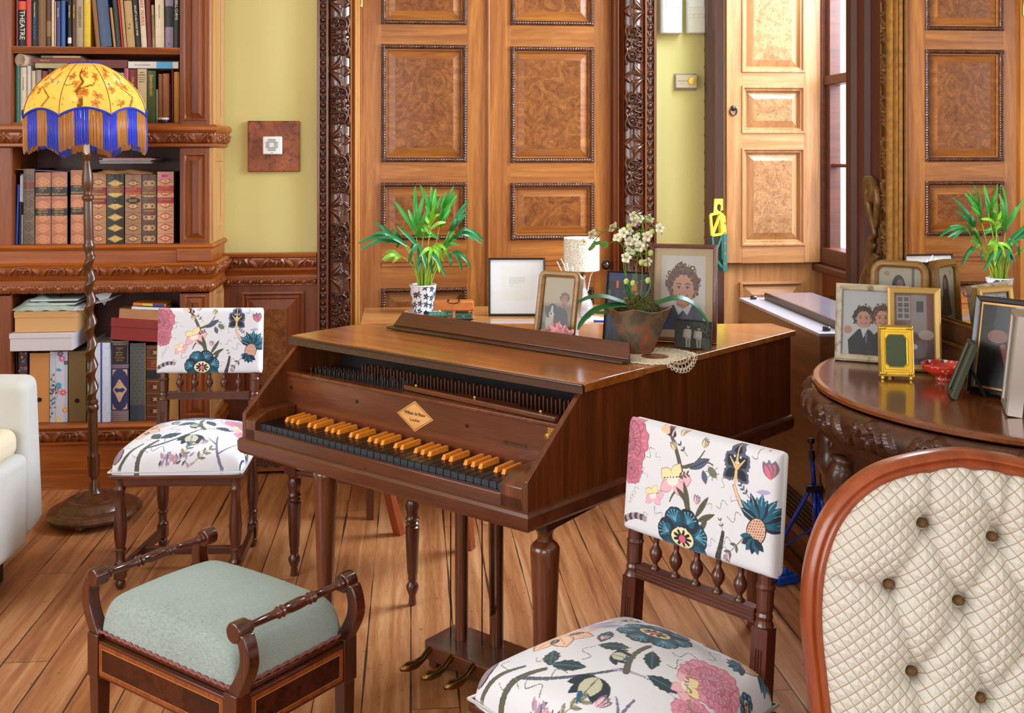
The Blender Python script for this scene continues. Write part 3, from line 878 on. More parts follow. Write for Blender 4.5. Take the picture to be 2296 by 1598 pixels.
b = MB()   # pier side between window and mirror
vprof(b, [(XS + .02, WY0 - .002), (XW + .3, WY0 - .002), (XW + .02, WY0 - .002), (XW + .004, WY0 - .004), (XW - .022, WY0 - .01), (XW - .030, WY0 - .03), (XW - .022, WY0 - .05), (XW - .006, WY0 - .06), (XW - .006, WY0 - .11), (XW - .02, WY0 - .12), (XW - .02, WY0 - .15), (XW - .001, WY0 - .16)], 0, 3.2)
mk('pier_architrave', b, DARKREV, ar, smooth=True, autos=30)
b = MB(); b.box((XW - .004, 1.2, 0), (XW, WY0 - .15, 3.2)); mk('pier_panelling', b, DARKREV, ar)
b = MB()   # panelling below the sill and the sill
b.box((XS, WY0, 0), (XS + .05, WY1, WZ0 - .02)); mk('apron', b, WAIN, ar)
b = MB(); b.box((XS - .05, WY0, WZ0 - .035), (XS + .06, WY1, WZ0)); mk('window_sill', b, DARKREV, ar, bevel=.008)
f = MB(); c = MB(); M = sideM(XS, 0, 0)
around(f, -WY1 + .12, .3, -WY0 - .12, WZ0 - .14, [(0, 0), (0, .012), (-.012, .014), (-.022, .003)], M); raised(f, c, -WY1 + .142, .322, -WY0 - .142, WZ0 - .162, .002, .04, .01, M)
pp = mk('wainscot_panel', f, DARKREV, ar); mk('field', c, WAIN, pp)
# far reveal: fixed panelling below, folding shutter above
YRV = WY1 - .0
rz = aty(1730, 587, YRV).z
rx0, rx1 = pxX(1622, YRV), XS + .01
b = MB(); b.box((XW + .002, YRV, 0), (XS + .05, YRV + .06, ZC)); mk('reveal_lining', b, OAKL, ar)
M = wallM(0, YRV, 0)
f = MB(); c = MB()
f.box((rx0, .0, .0), (rx1, rz - .004, .012), M)
mk('reveal_boards', f, OAKL, ar)
f = MB(); X0, X1 = pxX(1656, YRV), pxX(1797, YRV); Z1 = aty(1730, 630, YRV).z
around(f, X0, .3, X1, Z1, [(0, .012), (0, .026), (-.010, .028), (-.018, .014), (-.024, .014)], M); raised(f, c, X0 + .024, .324, X1 - .024, Z1 - .024, .014, .035, .012, M)
pp = mk('reveal_panel', f, OAKLX, ar); mk('burr_field', c, BURRL, pp)
YSH = YRV - .012
sh = thing('window_shutter', 'pale oak folding window shutter with three burr fields and a ring handle', 'shutter', (pxX(1625, YSH), YSH, rz))
hx0 = pxX(1625, YSH); hx1 = pxX(1838, YSH)
M = frame_of((-hx0, 0, -rz), (1, 0, 0), (0, 0, 1), (0, -1, 0))
X0, X1 = pxX(1660, YSH), pxX(1798, YSH)
rows = [(-150, 162), (195, 298), (333, 548)]
zz = sorted([(aty(1730, b_, YSH).z, aty(1730, a_, YSH).z) for a_, b_ in rows])
lf = MB(); rl = MB(); top = 2.6
lf.box((hx0, rz, .0), (X0, top, .03), M); lf.box((X1, rz, 0), (hx1, top, .03), M)
cur = rz
for z0, z1 in zz + [(top, 0)]:
 rl = MB(); rl.box((X0, cur, 0), (X1, z0, .03), M); cur = z1; mk('rail', rl, OAKLX, sh)
st = mk('stile', lf, OAKL, sh, bevel=.002)
for z0, z1 in zz:
 f = MB(); c = MB()
 f.box((X0, z0, 0), (X1, z1, .008), M)
 around(f, X0, z0, X1, z1, [(.004, .03), (.002, .036), (-.006, .036), (-.012, .026), (-.018, .026), (-.024, .012), (-.026, .012)], M)
 raised(f, c, X0 + .026, z0 + .026, X1 - .026, z1 - .026, .010, .030, .014, M)
 p = mk('panel', f, OAKL, sh); mk('burr_field', c, BURRL, p)
p = aty(1645, 246, YSH - .035)
r = MB(); r.tube([(.016 * math.cos(a), 0, .019 * math.sin(a) - .006) for a in [i * math.pi / 8 for i in range(16)]], .0035, 6, closed=True); r.lathe([(.013, 0), (.013, .004), (.006, .008), (.0001, .009)], 12, RX(math.pi / 2) @ T3(0, .008, -.006))
mk('ring_handle', r, plain('dark_iron', (70, 72, 74), .3, 1.0), sh, smooth=True, loc=(p.x - hx0, -.035 - .0, p.z - rz))
hn = MB(); hn.lathe([(.006, 0), (.006, .10)], 8); mk('hinge', hn, BRASS, sh, loc=(hx1 - hx0 + .006, -.03, .02));
# --- things on the back wall
p = aty(614, 328, YW - .01)
bd = thing('wall_backboard', 'square dark burr veneer board fixed on the yellow wall left of the double door', 'board', (p.x, YW, p.z))
s = .117 * 1.02; b = MB(); b.box((-s, -.018, -s), (s, 0, s)); mk('board', b, burr('burr_board', (104, 46, 18), (150, 76, 32), (172, 96, 46), 9, .55), bd, bevel=.004)
sp = thing('alarm_sounder', 'small white slotted alarm sounder mounted on the square wooden board', 'alarm', (p.x - .003, YW - .018, p.z + .004))
b = MB(); b.box((-.044, -.03, -.042), (.044, 0, .042)); mk('housing', b, WHITEPL, sp, bevel=.005)
g = MB()
for i in range(9):
 z = .028 - i * .0064; w = .030 if 1 < i < 7 else .020
 if i in (3, 4, 5): g.box((-w, -.0312, z - .0014), (-.012, -.0301, z + .0014)); g.box((.008, -.0312, z - .0014), (w - .004, -.0301, z + .0014))
 else: g.box((-w, -.0312, z - .0014), (w - .004, -.0301, z + .0014))
g.box((-.003, -.0312, -.036), (.001, -.0301, -.032))
mk('grille_slots', g, plain('slot_grey', (90, 96, 104), .6), sp)
def sensor(px, py, rz, label, tilt, col):
 p = aty(px, py, YW - .03)
 t = thing('motion_sensor', label, 'sensor', (p.x, YW, p.z), 0, 'motion sensors above the thermostat')
 R = RZ(rz)
 b = MB()
 b.prism([(-.055, 0), (.055, 0), (.054, -.040), (.042, -.055), (-.042, -.055), (-.054, -.040)], -.095, .12)
 o = mk('housing', b, plain('sensor_plastic_' + str(col[0]), col, .35), t, bevel=.006, M=T3(0, -.008, 0) @ R)
 w = MB(); w.box((-.036, -.0575, .03), (.036, -.054, .105)); mk('lens_window', w, plain('sensor_lens', (205, 210, 205), .3), t, bevel=.001, M=T3(0, -.008, 0) @ R)
 d = MB()
 for k in (-.036, -.0125, .0115, .0355): d.box((k - .0006, -.0555, -.021), (k + .0006, -.0545, -.003))
 d.box((-.036, -.0555, -.0036), (.036, -.0545, -.0026)); d.box((-.036, -.0555, -.0215), (.036, -.0545, -.0205)); d.box((.024, -.056, -.011), (.026, -.0545, -.009))
 mk('indicator_panel', d, plain('sensor_line', (150, 150, 145), .5), t, M=T3(0, -.008, 0) @ R)
 k = MB(); k.box((-.045, -.012, -.05), (.045, 0, .1)); mk('bracket', k, WHITEPL, t)
sensor(1503, 32, 0.08, 'white wall motion sensor beside the carved door casing, left of the pair', 0, (222, 228, 230))
sensor(1566, 32, -0.30, 'cream wall motion sensor turned right, nearest the window shutter', 0, (206, 202, 190))
p = aty(1535, 184, YW)
t = thing('thermostat', 'beige wall thermostat with a gold dial on the narrow yellow wall', 'thermostat', (p.x, YW, p.z))
b = MB(); b.box((-.054, -.012, -.041), (.054, 0, .041)); mk('backplate', b, plain('thermo_dark', (158, 142, 122), .45), t, bevel=.003)
b = MB(); b.box((-.050, -.034, -.031), (.054, -.012, .033)); mk('cover', b, plain('thermo_beige', (198, 180, 160), .35), t, bevel=.003)
b = MB(); b.lathe([(.0185, 0), (.0185, .003), (.016, .003), (.016, .006), (.0001, .007)], 28, T3(.027, -.034, .003) @ RX(math.pi / 2)); mk('dial', b, plain('dial_gold', (216, 178, 90), .3, .6), t, smooth=True, autos=35)
b = MB(); b.box((-.046, -.0346, .002), (.0085, -.0338, .0036)); b.box((.0455, -.0346, .002), (.053, -.0338, .0036)); b.box((-.033, -.0346, -.0105), (-.012, -.0338, -.0095))
b.sweep_rect([(.027 + .0186 * math.cos(a), .003 + .0186 * math.sin(a)) for a in [i * math.pi / 14 for i in range(28)]], [(-.001, .0345), (.0012, .0345)], frame_of((0, 0, 0), (1, 0, 0), (0, 0, 1), (0, -1, 0)), closed=True)
mk('marking_line', b, plain('thermo_ink', (40, 36, 34), .5), t)
# --- bookcase
BY = 4.78
bx = lambda px, Y=BY: aty(px, 300, Y).x
bz = lambda py, Y=BY, px=240: aty(px, py, Y).z
BL, BO0, BO1, BR = bx(-130), bx(25), bx(403), bx(470)
bc = thing('bookcase', 'tall built-in cherry wood bookcase with carved mouldings and open shelves', 'bookcase', (bx(240), BY, 0))
Tbc = T3(-bx(240), -BY, 0)
def bpart(name, mb, mat, **k): return mk(name, mb, mat, bc, M=Tbc, **k)
zb = {k: bz(k) for k in (105, 120, 275, 279, 297, 320, 331, 548, 560, 588, 592, 615, 628, 638, 656, 948, 962, 985, 992, 1045)}
ZT = 3.0
b = MB(); b.box((BL, YW - .02, 0), (BR - .02, YW - .001, ZT)); bpart('back_panel', b, BCIN)
def upright(x0, x1, nm):
 b = MB(); b.box((x0, BY, zb[331]), (x1, YW - .02, ZT)); b.box((x0, BY, zb[656] - .01), (x1, YW - .02, zb[331])); b.box((x0, BY, 0), (x1, YW - .02, zb[656]))
 return bpart(nm, b, BCW, bevel=.002)
upright(BO1, BR, 'upright'); upright(BL, BO0, 'upright')
s1 = MB(); s1.box((BO0 - .004, BY + .004, 0), (BO0 + .003, YW - .02, ZT)); bpart('inner_side', s1, BCW)
b = MB(); b.box((BR - .001, BY + .002, 0), (BR + .004, YW - .001, ZT)); bpart('side_panel', b, BCSIDE)
# panels on pilaster and side
M = wallM(0, BY, 0); f = MB()
for (a_, c_, py0, py1) in ((413, 462, -200, 268), (413, 462, 345, 540), (415, 462, 665, 935)):
 X0, X1, Z0, Z1 = bx(a_), bx(c_), bz(py1), bz(py0)
 around(f, X0, Z0, X1, Z1, [(.004, .0), (.003, .006), (-.004, .007), (-.010, -.0), (-.012, .0005), (-.030, .010)], M)
bpart('pilaster_panel', f, BCW)
f = MB(); Ms = sideMpos(BR + .004, 0, 0)
for (Z0, Z1) in ((bz(272), ZT - .1), (bz(512), bz(362)), (bz(930), bz(675))):
 around(f, BY + .075, Z0, YW - .06, Z1, [(.012, .008), (.0, .008), (-.004, .001), (-.03, .001)], Ms)
 f.box((BY + .02, Z0 - .06, 0), (BY + .075 - .012, Z1 + .06, .008), Ms)
bpart('side_stile', f, BCSIDE)
# shelves
def shelf(zt, th, nm='shelf', yf=BY + .006):
 b = MB(); b.box((BO0, yf, zt - th), (BO1, YW - .02, zt))
 for k in range(3): b.tube([(BO0, yf - .001, zt - th * (.2 + .3 * k)), (BO1, yf - .001, zt - th * (.2 + .3 * k))], th * .14, 6)
 return bpart(nm, b, BCX)
shelf(zb[105], zb[105] - zb[120])
shelf(zb[275], .03)
shelf(zb[548], .03); shelf(zb[948], .03)
# cornice at 278-331
c = MB()
hprofile(c, [(0, zb[279]), (.030, zb[279]), (.040, zb[279] - .010), (.040, zb[297] + .012), (.030, zb[297]), (.018, zb[297] - .004), (.014, zb[320]), (.022, zb[320] - .004), (.022, zb[331] + .006), (.006, zb[331]), (0, zb[331])], BL, BR, BY, YW)
bpart('cornice', c, BCX, smooth=True, autos=30)
def carved(tile, z0, z1, off, dep, nm, lean=.25):
 w = (z1 - z0) / math.cos(math.asin(lean)); cl = math.sqrt(1 - lean * lean)
 o1 = relief('c', tile, BR + off - BL, w, dep, BCCARV, None, frame_of((BL, BY - off, z0), (1, 0, 0), (0, -lean, cl), (0, -cl, -lean)), convex=.004, thick=.012)
 o2 = relief('c', tile, YW - BY + off, w, dep, BCCARV, None, frame_of((BR + off, BY - off, z0), (0, 1, 0), (lean, 0, cl), (cl, 0, -lean)), convex=.004, thick=.012)
 o = join_parts(nm, [o1, o2], BCCARV, bc); o.matrix_local = Tbc
carved(t_lf, zb[320], zb[297], .016, .010, 'carved_leaf_moulding')
# dado of the bookcase
c = MB()
hprofile(c, [(0, zb[548]), (.012, zb[548]), (.020, zb[560] + .012), (.012, zb[560]), (.006, zb[560] - .002), (.006, zb[588]), (.030, zb[588] - .0), (.042, zb[592]), (.040, zb[592] - .006), (.026, zb[615]), (.030, zb[615] - .004), (.014, zb[628]), (.014, zb[638]), (.010, zb[638] - .002), (.006, zb[656]), (0, zb[656])], BL, BR, BY, YW)
bpart('dado_moulding', c, BCX, smooth=True, autos=30)
carved(t_lf, zb[615], zb[592] - .004, .026, .012, 'carved_leaf_moulding')
carved(t_egg, zb[656], zb[638], .006, .009, 'egg_moulding')
c = MB()
hprofile(c, [(0, zb[948]), (.018, zb[948]), (.026, zb[962] + .015), (.018, zb[962]), (.012, zb[962] - .004), (.010, zb[985]), (.020, zb[985] - .004), (.020, zb[992]), (.012, zb[992] - .006), (.014, zb[1045]), (.026, zb[1045] - .004), (.028, .008), (.03, 0)], BL, BR, BY, YW)
bpart('plinth', c, BCX, smooth=True, autos=30)
carved(t_lf, zb[985], zb[962], .012, .010, 'carved_leaf_moulding')
# pilaster base block at 548
b = MB(); b.box((BO1 - .012, BY - .014, zb[588]), (BR + .012, BY + .1, zb[548] - .004)); bpart('pilaster_base', b, BCX, bevel=.004)
# --- books
random.seed(5)
PAPER = plain('paper', (226, 214, 190), .8)
def bmat(c, rough=.5): return plain('cover_%d_%d_%d' % tuple(c), c, rough, coat=.05, var=.12, vscale=30, bump=.1, bscale=300)
INK = {'w': plain('ink_white', (232, 226, 210), .6), 'g': plain('ink_gold', (206, 160, 60), .4, .5), 'k': plain('ink_black', (30, 24, 22), .6), 'b': plain('ink_blue', (30, 120, 200), .6), 'r': plain('ink_red', (190, 50, 36), .6), 'p': plain('ink_pink', (196, 120, 130), .6)}
def book(x0, x1, pt, pb, col, label, texts=(), lean=0.0, dep=.17, y=BY + .035, group='books on the upper shelves', round_=.004, bands=(), cat='book', name='book', Zb=None):
 """x0,x1 px of the spine at the foot, pt/pb px rows of top and bottom; texts = (string, ink, centre row, size, turned)"""
 X0, X1 = max(bx(x0, y), BO0 + .005), min(bx(x1, y), BO1 - .002); zt_, zb_ = bz(pt, y), min((zb[q] for q in (105, 275, 548, 948)), key=lambda v: abs(v - bz(pb, y))) + .0014 + abs(math.sin(lean)) * (X1 - X0) / 2
 w = X1 - X0 - .0008; h = zt_ - zb_
 L = math.tan(lean);
 root = thing(name, label, cat, ((X0 + X1) / 2, y, zb_), 0, group, rot=(0, lean, 0))
 h2 = h / math.cos(lean)
 m = MB(); n = 6
 arc = [(-w / 2 + w * i / n, -round_ * math.sin(math.pi * i / n)) for i in range(n + 1)]
 outline = [(-w / 2, dep)] + arc + [(w / 2, dep)]
 inner = [(-w / 2 + .0022, dep - .004), (-w / 2 + .0022, .003), (w / 2 - .0022, .003), (w / 2 - .0022, dep - .004)]
 m.prism([(-w / 2, dep), (-w / 2, 0), (-w / 2 + .002, 0), (-w / 2 + .002, dep)], 0, h2)
 m.prism([(w / 2 - .002, dep), (w / 2 - .002, 0), (w / 2, 0), (w / 2, dep)], 0, h2)
 m.prism(arc + [(w / 2, .003), (-w / 2, .003)], 0, h2)
 mk('cover', m, bmat(col), root)
 if w > .006:
  pg = MB(); pg.prism(inner, .003, h2 - .004); mk('page_block', pg, PAPER, root)
 for (za, zb2, c) in bands:
  q = MB(); q.prism([(a_ * 1.01, b_ - .0005) for a_, b_ in arc] + [(w / 2, .001), (-w / 2, .001)], h2 * za, h2 * zb2); mk('spine_band', q, bmat(c), root)
 for (s_, ink, f, size, up) in texts:
  vs, fs = text_mb(s_, size)
  if not vs: continue
  q = MB()
  # letters read downwards
  M = frame_of((0, -round_ - .0004, h2 * f), (0, 0, -1), (1, 0, 0), (0, -1, 0)) if not up else frame_of((0, -round_ - .0004, h2 * f), (1, 0, 0), (0, 0, 1), (0, -1, 0))
  q.add(vs, fs, M); mk('spine_lettering', q, INK[ink], root)
 return root
T = [
 (25, 41.3, -28, (112, 34, 28), 'dark red cloth book, first from the left on the top shelf', [], 0, ()),
 (41.6, 58.5, 5, (18, 18, 20), 'black paperback with red top block and white THEATRE lettering', [('THEATRE', 'w', .47, .030, 0)], 0, [(.81, 1.0, (226, 84, 52))]),
 (59, 70.8, -14, (196, 70, 64), 'rose red cloth book right of the THEATRE paperback', [], 0, ()),
 (71.3, 85.3, 3, (22, 20, 20), 'black book with blue title lettering on the top shelf', [('What Is Dance?', 'b', .40, .016, 0), ('Copeland Cohen', 'w', .80, .009, 0)], 0, ()),
 (85.8, 103.5, -30, (124, 88, 52), 'plain light brown book on the top shelf beside the black one', [], 0, ()),
 (104.3, 114.8, -8, (92, 58, 42), 'brown pictorial book left of the thin cream book', [], 0, [(.2, .5, (140, 104, 70))]),
 (115.5, 122, 2, (224, 204, 182), 'thin cream book left of the violet-blue one', [], 0, ()),
 (122.4, 126, 6, (204, 170, 110), 'very thin straw-coloured booklet beside the cream book', [], 0, ()),
 (126.4, 135.6, 4, (72, 62, 130), 'violet-blue book with small white spine title', [('Step by Step', 'w', .75, .008, 0)], 0, ()),
 (137, 146.6, 3, (48, 96, 160), 'mid blue book with a grey spine edge', [], 0, ()),
 (152, 160.5, -25, (28, 24, 26), 'narrow black book with a white library label at its foot', [('Dance History', 'w', .6, .009, 0)], 0, [(.06, .16, (225, 225, 225))]),
 (162, 170.5, -25, (94, 58, 36), 'brown book with orange lettering on the top shelf', [('Modern Ballet', 'g', .6, .010, 0)], 0, ()),
 (171, 187.5, -28, (168, 148, 124), 'taupe grey book with embossed spine letters', [('MODERNISM', 'k', .5, .016, 0)], 0, ()),
 (188.3, 203.5, -28, (222, 184, 20), 'bright yellow book on the top shelf', [('Ballet', 'w', .78, .014, 0)], 0, ()),
 (215, 225, -22, (140, 90, 48), 'leaning plain brown book right of the yellow one', [], -.09, ()),
 (226, 251.5, -20, (62, 82, 120), 'thick slate blue book leaning left on the top shelf', [], -.09, ()),
 (254.5, 260.5, 17, (190, 128, 76), 'thin short tan booklet leaning beside the slate blue book', [], -.10, ()),
 (261, 272, -20, (40, 56, 48), 'dark green marbled book leaning left', [], -.085, ()),
 (273, 277.2, -20, (214, 44, 36), 'very thin scarlet book leaning left', [], -.085, ()),
 (277.8, 284.5, -20, (178, 140, 92), 'thin sandy book right of the scarlet one', [], -.085, ()),
 (285.5, 303.5, 1, (186, 150, 98), 'parchment-patterned book with dark sketches on its spine', [('+ x', 'k', .45, .02, 0)], -.075, ()),
 (304.5, 316.6, -22, (24, 20, 20), 'black leaning book titled BALLET in the COLD WAR', [('BALLET in the COLD WAR', 'w', .47, .0115, 0)], -.075, ()),
 (317.3, 330, -22, (222, 202, 176), 'cream leaning book with tall MARK MORRIS lettering', [('MARK MORRIS', 'r', .64, .020, 0)], -.06, ()),
 (330.8, 341, -22, (112, 34, 34), 'maroon book right of the MARK MORRIS book', [], -.045, ()),
 (341.8, 347.5, 10, (176, 144, 100), 'narrow tan book with green PREPARATION lettering', [('PREPARATION FOR BALLET', 'k', .5, .008, 0)], -.03, ()),
 (348.3, 368.5, -24, (226, 206, 178), 'wide cream book left of the mauve one', [('Ballet and Modern', 'k', .62, .008, 0)], -.01, ()),
 (370.2, 388.4, -24, (138, 120, 146), 'mauve book with a black title label and an M at its foot', [('M', 'k', .06, .012, 1), ('In Balance of Reason', 'k', .6, .008, 0)], 0, [(.36, .72, (24, 20, 22))]),
 (389, 402.6, -24, (20, 18, 18), 'black book titled BELL CURVE, last on the top shelf', [('THE BELL CURVE', 'w', .72, .016, 0)], 0, ()),
]
for (x0, x1, pt, col, lab, tx, ln, bd_) in T:
 book(x0, x1, pt, 105, col, lab, tx, ln, bands=bd_, group='books standing on the top shelf', dep=.15 if ln else .17)
T2 = [
 (26, 45.5, 146, (66, 120, 110), 'teal cloth book, first from the left on the shelf behind the lampshade', [], ()),
 (46, 60, 152, (214, 198, 176), 'cream book with vertical brown title beside the teal book', [('Noel Streatfeild', 'k', .7, .009, 0)], ()),
 (60.6, 70, 149, (206, 196, 190), 'off-white book with a red picture, third on the second shelf', [], [(.2, .45, (200, 60, 50))]),
 (70.6, 80, 160, (208, 186, 150), 'beige book left of the grey pictorial one', [], ()),
 (80.6, 93, 158, (150, 144, 140), 'grey pictorial book on the second shelf', [], [(.5, .7, (210, 206, 200))]),
 (93.6, 107, 160, (130, 48, 34), 'brick red book half behind the lampshade', [], ()),
 (107.6, 118, 156, (48, 32, 40), 'dark plum book half behind the lampshade', [], ()),
 (118.6, 131, 153, (110, 38, 48), 'wine red book behind the top of the lampshade', [], ()),
 (255, 262, 160, (40, 50, 96), 'thin navy book emerging right of the lampshade', [], ()),
 (262.5, 278, 163, (168, 164, 162), 'silver grey book right of the lampshade', [], ()),
 (278.6, 288.3, 153, (206, 100, 120), 'pink book on the second shelf', [('Irma Duncan', 'k', .86, .010, 0)], ()),
 (289, 307.3, 155, (116, 22, 28), 'deep red book with gold and white title', [('THE BALLET', 'g', .7, .014, 0)], ()),
 (308, 329.2, 154, (206, 180, 140), 'wide cream book titled CLASSICS IN CLASSICAL BALLET', [('RAM', 'k', .93, .008, 1), ('MESSERER', 'k', .885, .007, 1), ('CLASSES IN', 'k', .84, .006, 1), ('CLASSICAL', 'k', .80, .006, 1), ('BALLET', 'k', .76, .007, 1)], ()),
 (330, 349.4, 158, (60, 84, 30), 'olive green book with gold Stanislavski title', [('Stanislavski', 'g', .72, .021, 2)], ()),
 (350, 354.5, 200, (160, 150, 146), 'thin short grey booklet right of the green book', [], ()),
 (355, 364.6, 165, (136, 84, 50), 'light brown book on the second shelf', [], ()),
 (365.2, 379.4, 164, (160, 92, 46), 'tan brown book behind the small jar', [], ()),
 (379.8, 383.8, 188, (50, 28, 20), 'very thin dark brown booklet', [], ()),
 (384.3, 389.4, 155, (104, 26, 22), 'narrow dark red book near the right end of the second shelf', [], ()),
 (390, 402.6, 160, (194, 130, 50), 'ochre yellow book, last on the second shelf', [], ()),
]
for (x0, x1, pt, col, lab, tx, bd_) in T2:
 tx = [(a, b2, c2, d, 0 if u == 2 else u) for a, b2, c2, d, u in tx]
 book(x0, x1, pt, 273.5, col, lab, tx, 0, bands=bd_, group='books standing on the second shelf', dep=.16)
def lying(px0, px1, py0, py1, col, label, dep=.15, y=BY + .03, pages='front', rz=0.0, group='books lying flat on the shelves', bands=(), text=None, z0=None, ry=0.0):
 X0, X1 = bx(px0, y), bx(px1, y); zt_ = bz(py0, y, (px0 + px1) / 2); zb_ = bz(py1, y, (px0 + px1) / 2) if z0 is None else z0
 h = zt_ - zb_; w = X1 - X0
 t = thing('book', label, 'book', ((X0 + X1) / 2, y, zb_), 0, group, rot=(0, ry, rz))
 b = MB(); e = .0025
 b.box((-w/2, 0, 0), (w/2, dep, e)); b.box((-w/2, 0, h - e), (w/2, dep, h))
 if pages == 'front': b.box((-w/2, dep - .002, 0), (w/2, dep, h))
 else: b.box((-w/2, -.001, 0), (w/2, .002, h))
 mk('cover', b, bmat(col), t, bevel=.0008)
 g = MB(); g.box((-w/2 + .004, .003, e), (w/2 - .004, dep - .003, h - e)); mk('page_block', g, PAPER, t)
 for xa, xb, c in bands:
  q = MB(); q.box((-w/2 + w * xa, -.0016, .0004), (-w/2 + w * xb, -.0008, h - .0004)); mk('spine_band', q, bmat(c), t)
 if text:
  vs, fs = text_mb(text[0], text[2]); q = MB(); q.add(vs, fs, frame_of((-w/2 + w * text[3], -.002, h / 2), (1, 0, 0), (0, 0, 1), (0, -1, 0))); mk('spine_lettering', q, INK[text[1]], t)
 return t
ztop2 = bz(153.5, BY + .03)
lying(79, 192, 142, 153, (168, 158, 116), 'long sage green book lying on the standing books, lowest of the left stack', pages='spine')
lying(71, 190, 130.5, 141.6, (112, 30, 24), 'dark red book lying flat, middle of the left stack', pages='spine', text=('Ballet Annual', 'g', .007, .25))
lying(92, 182, 125, 130, (110, 106, 70), 'thin olive book on top of the left stack', pages='spine', bands=((.3, .98, (190, 150, 90)),))
lying(198, 285.5, 134, 152.5, (98, 34, 26), 'brown-red book lying behind the top of the lampshade', pages='spine')
lying(287.5, 400, 138, 153.3, (214, 208, 204), 'white book with a blue picture lying at the right end of the second shelf', pages='spine', bands=((.565, .885, (70, 160, 220)),), text=('ballet company centenary handbook', 'k', .0045, .28))
# rolled paper
p0 = aty(45, 136, BY + .02)
rl_ = thing('paper_roll', 'rolled cream paper lying on the books at the left of the second shelf', 'paper roll', (p0.x, BY + .02, bz(149, BY + .02, 45)), 0)
m = MB(); n = 22; L_ = .17; vs = []; fs = []
for k in range(2):
 for i in range(n * 2 + 1):
  a = 2 * math.pi * i / n; r = .0275 - .0022 * i / n
  vs.append((r * math.cos(a), L_ * k, .0275 + r * math.sin(a)))
N = n * 2 + 1
fs = [(i, i + 1, N + i + 1, N + i) for i in range(N - 1)]
m.add(vs, fs, RZ(-.35)); o = mk('rolled_sheet', m, plain('roll_paper', (206, 182, 160), .7), rl_, smooth=True)
sd = o.modifiers.new('thickness', 'SOLIDIFY'); sd.thickness = .0008
# small jar
p = bz(274, BY + .02); j = thing('jar', 'tiny blue jar with a white lid standing before the tan brown book', 'jar', (bx(367, BY + .02), BY + .018, p))
b = MB(); b.lathe([(.022, 0), (.024, .003), (.024, .010), (.022, .012)], 20); mk('jar_body', b, plain('navy_plastic', (24, 38, 84), .25, coat=.4), j, smooth=True, autos=40)
b = MB(); b.lathe([(.0245, .012), (.0245, .020), (.0001, .021)], 20); mk('lid', b, plain('jar_lid', (222, 206, 176), .4), j, smooth=True, autos=40)
j = thing('clip', 'small dark clip standing at the left foot of the second shelf', 'clip', (bx(52, BY + .01), BY + .012, bz(274, BY + .01)))
b = MB(); b.box((-.012, -.008, 0), (.012, .008, .006)); b.tube([(0, 0, .005), (0, 0, .022)], .0015, 6); mk('clip_body', b, BLACK, j)
# --- lever-arch files with printed spines
PRINT = painted('printed_paper', .5, .1)
PRINTG = painted('printed_gloss', .35, .3)
def binder(px0, px1, pt, pb, label, paint, body, ring=None, y=BY + .03, dep=.27, rnd=.004, group='lever arch files on the shelf of the large volumes', texts=(), rz=0.0, name='lever_arch_file', inkc='g', zb=None):
 X0, X1 = max(bx(px0, y), BO0 + .005), min(bx(px1, y), BO1 - .002); z0 = min((globals()['zb'][q] for q in (105, 275, 548, 948)), key=lambda v: abs(v - bz(pb, y))) + .0014; z1 = bz(pt, y)
 w = X1 - X0 - .0015; h = z1 - z0
 t = thing(name, label, 'file', ((X0 + X1) / 2, y, z0), rz, group)
 b = MB(); n = 6
 arc = [(-w / 2 + w * i / n, -rnd * math.sin(math.pi * i / n) + .001) for i in range(n + 1)]
 b.prism([(-w/2, dep), (-w/2, .001), (-w/2 + .0025, .001), (-w/2 + .0025, dep)], 0, h)
 b.prism([(w/2 - .0025, dep), (w/2 - .0025, .001), (w/2, .001), (w/2, dep)], 0, h)
 b.prism(arc + [(w/2, .004), (-w/2, .004)], 0, h)
 mk('cover', b, body, t)
 g = MB(); g.box((-w/2 + .003, .005, .004), (w/2 - .003, dep - .006, h - .02)); mk('page_block', g, PAPER, t)
 if paint:
  cv = Cv(w, h, 1300, (128, 128, 128)); paint(cv)
  nx, ny = cv.w, cv.h
  xs = np.linspace(-w/2, w/2, nx); ys = np.linspace(0, h, ny); X, Y = np.meshgrid(xs, ys)
  Yd = -rnd * np.sin(np.pi * (X + w / 2) / w) - .0006
  gridmesh('spine_print', np.stack([X, Yd, Y], -1), nx, ny, PRINT, cv.a, t, True)
 if ring:
  c = MB(); c.lathe([(.010, 0), (.010, .0012), (.0065, .0012), (.0065, .0002), (.0001, .0002)], 18, T3(0, -rnd - .0005, h * ring) @ RX(math.pi / 2)); mk('finger_ring', c, plain('ring_steel', (60, 58, 56), .35, .9), t, smooth=True, autos=35)
 for (s_, f, size) in texts:
  vs, fs = text_mb(s_, size, w * .86)
  q = MB(); q.add(vs, fs, frame_of((0, -rnd - .0014, h * f), (1, 0, 0), (0, 0, 1), (0, -1, 0))); mk('spine_lettering', q, INK[inkc], t)
 return t
def noise_dots(cv, n, c, r, al=.5, seed=1):
 rs = random.Random(seed)
 for _ in range(n): cv.ell(rs.random() * cv.W, rs.random() * cv.H, r * rs.uniform(.4, 1.3), r * rs.uniform(.4, 1.3), c, 0, al)
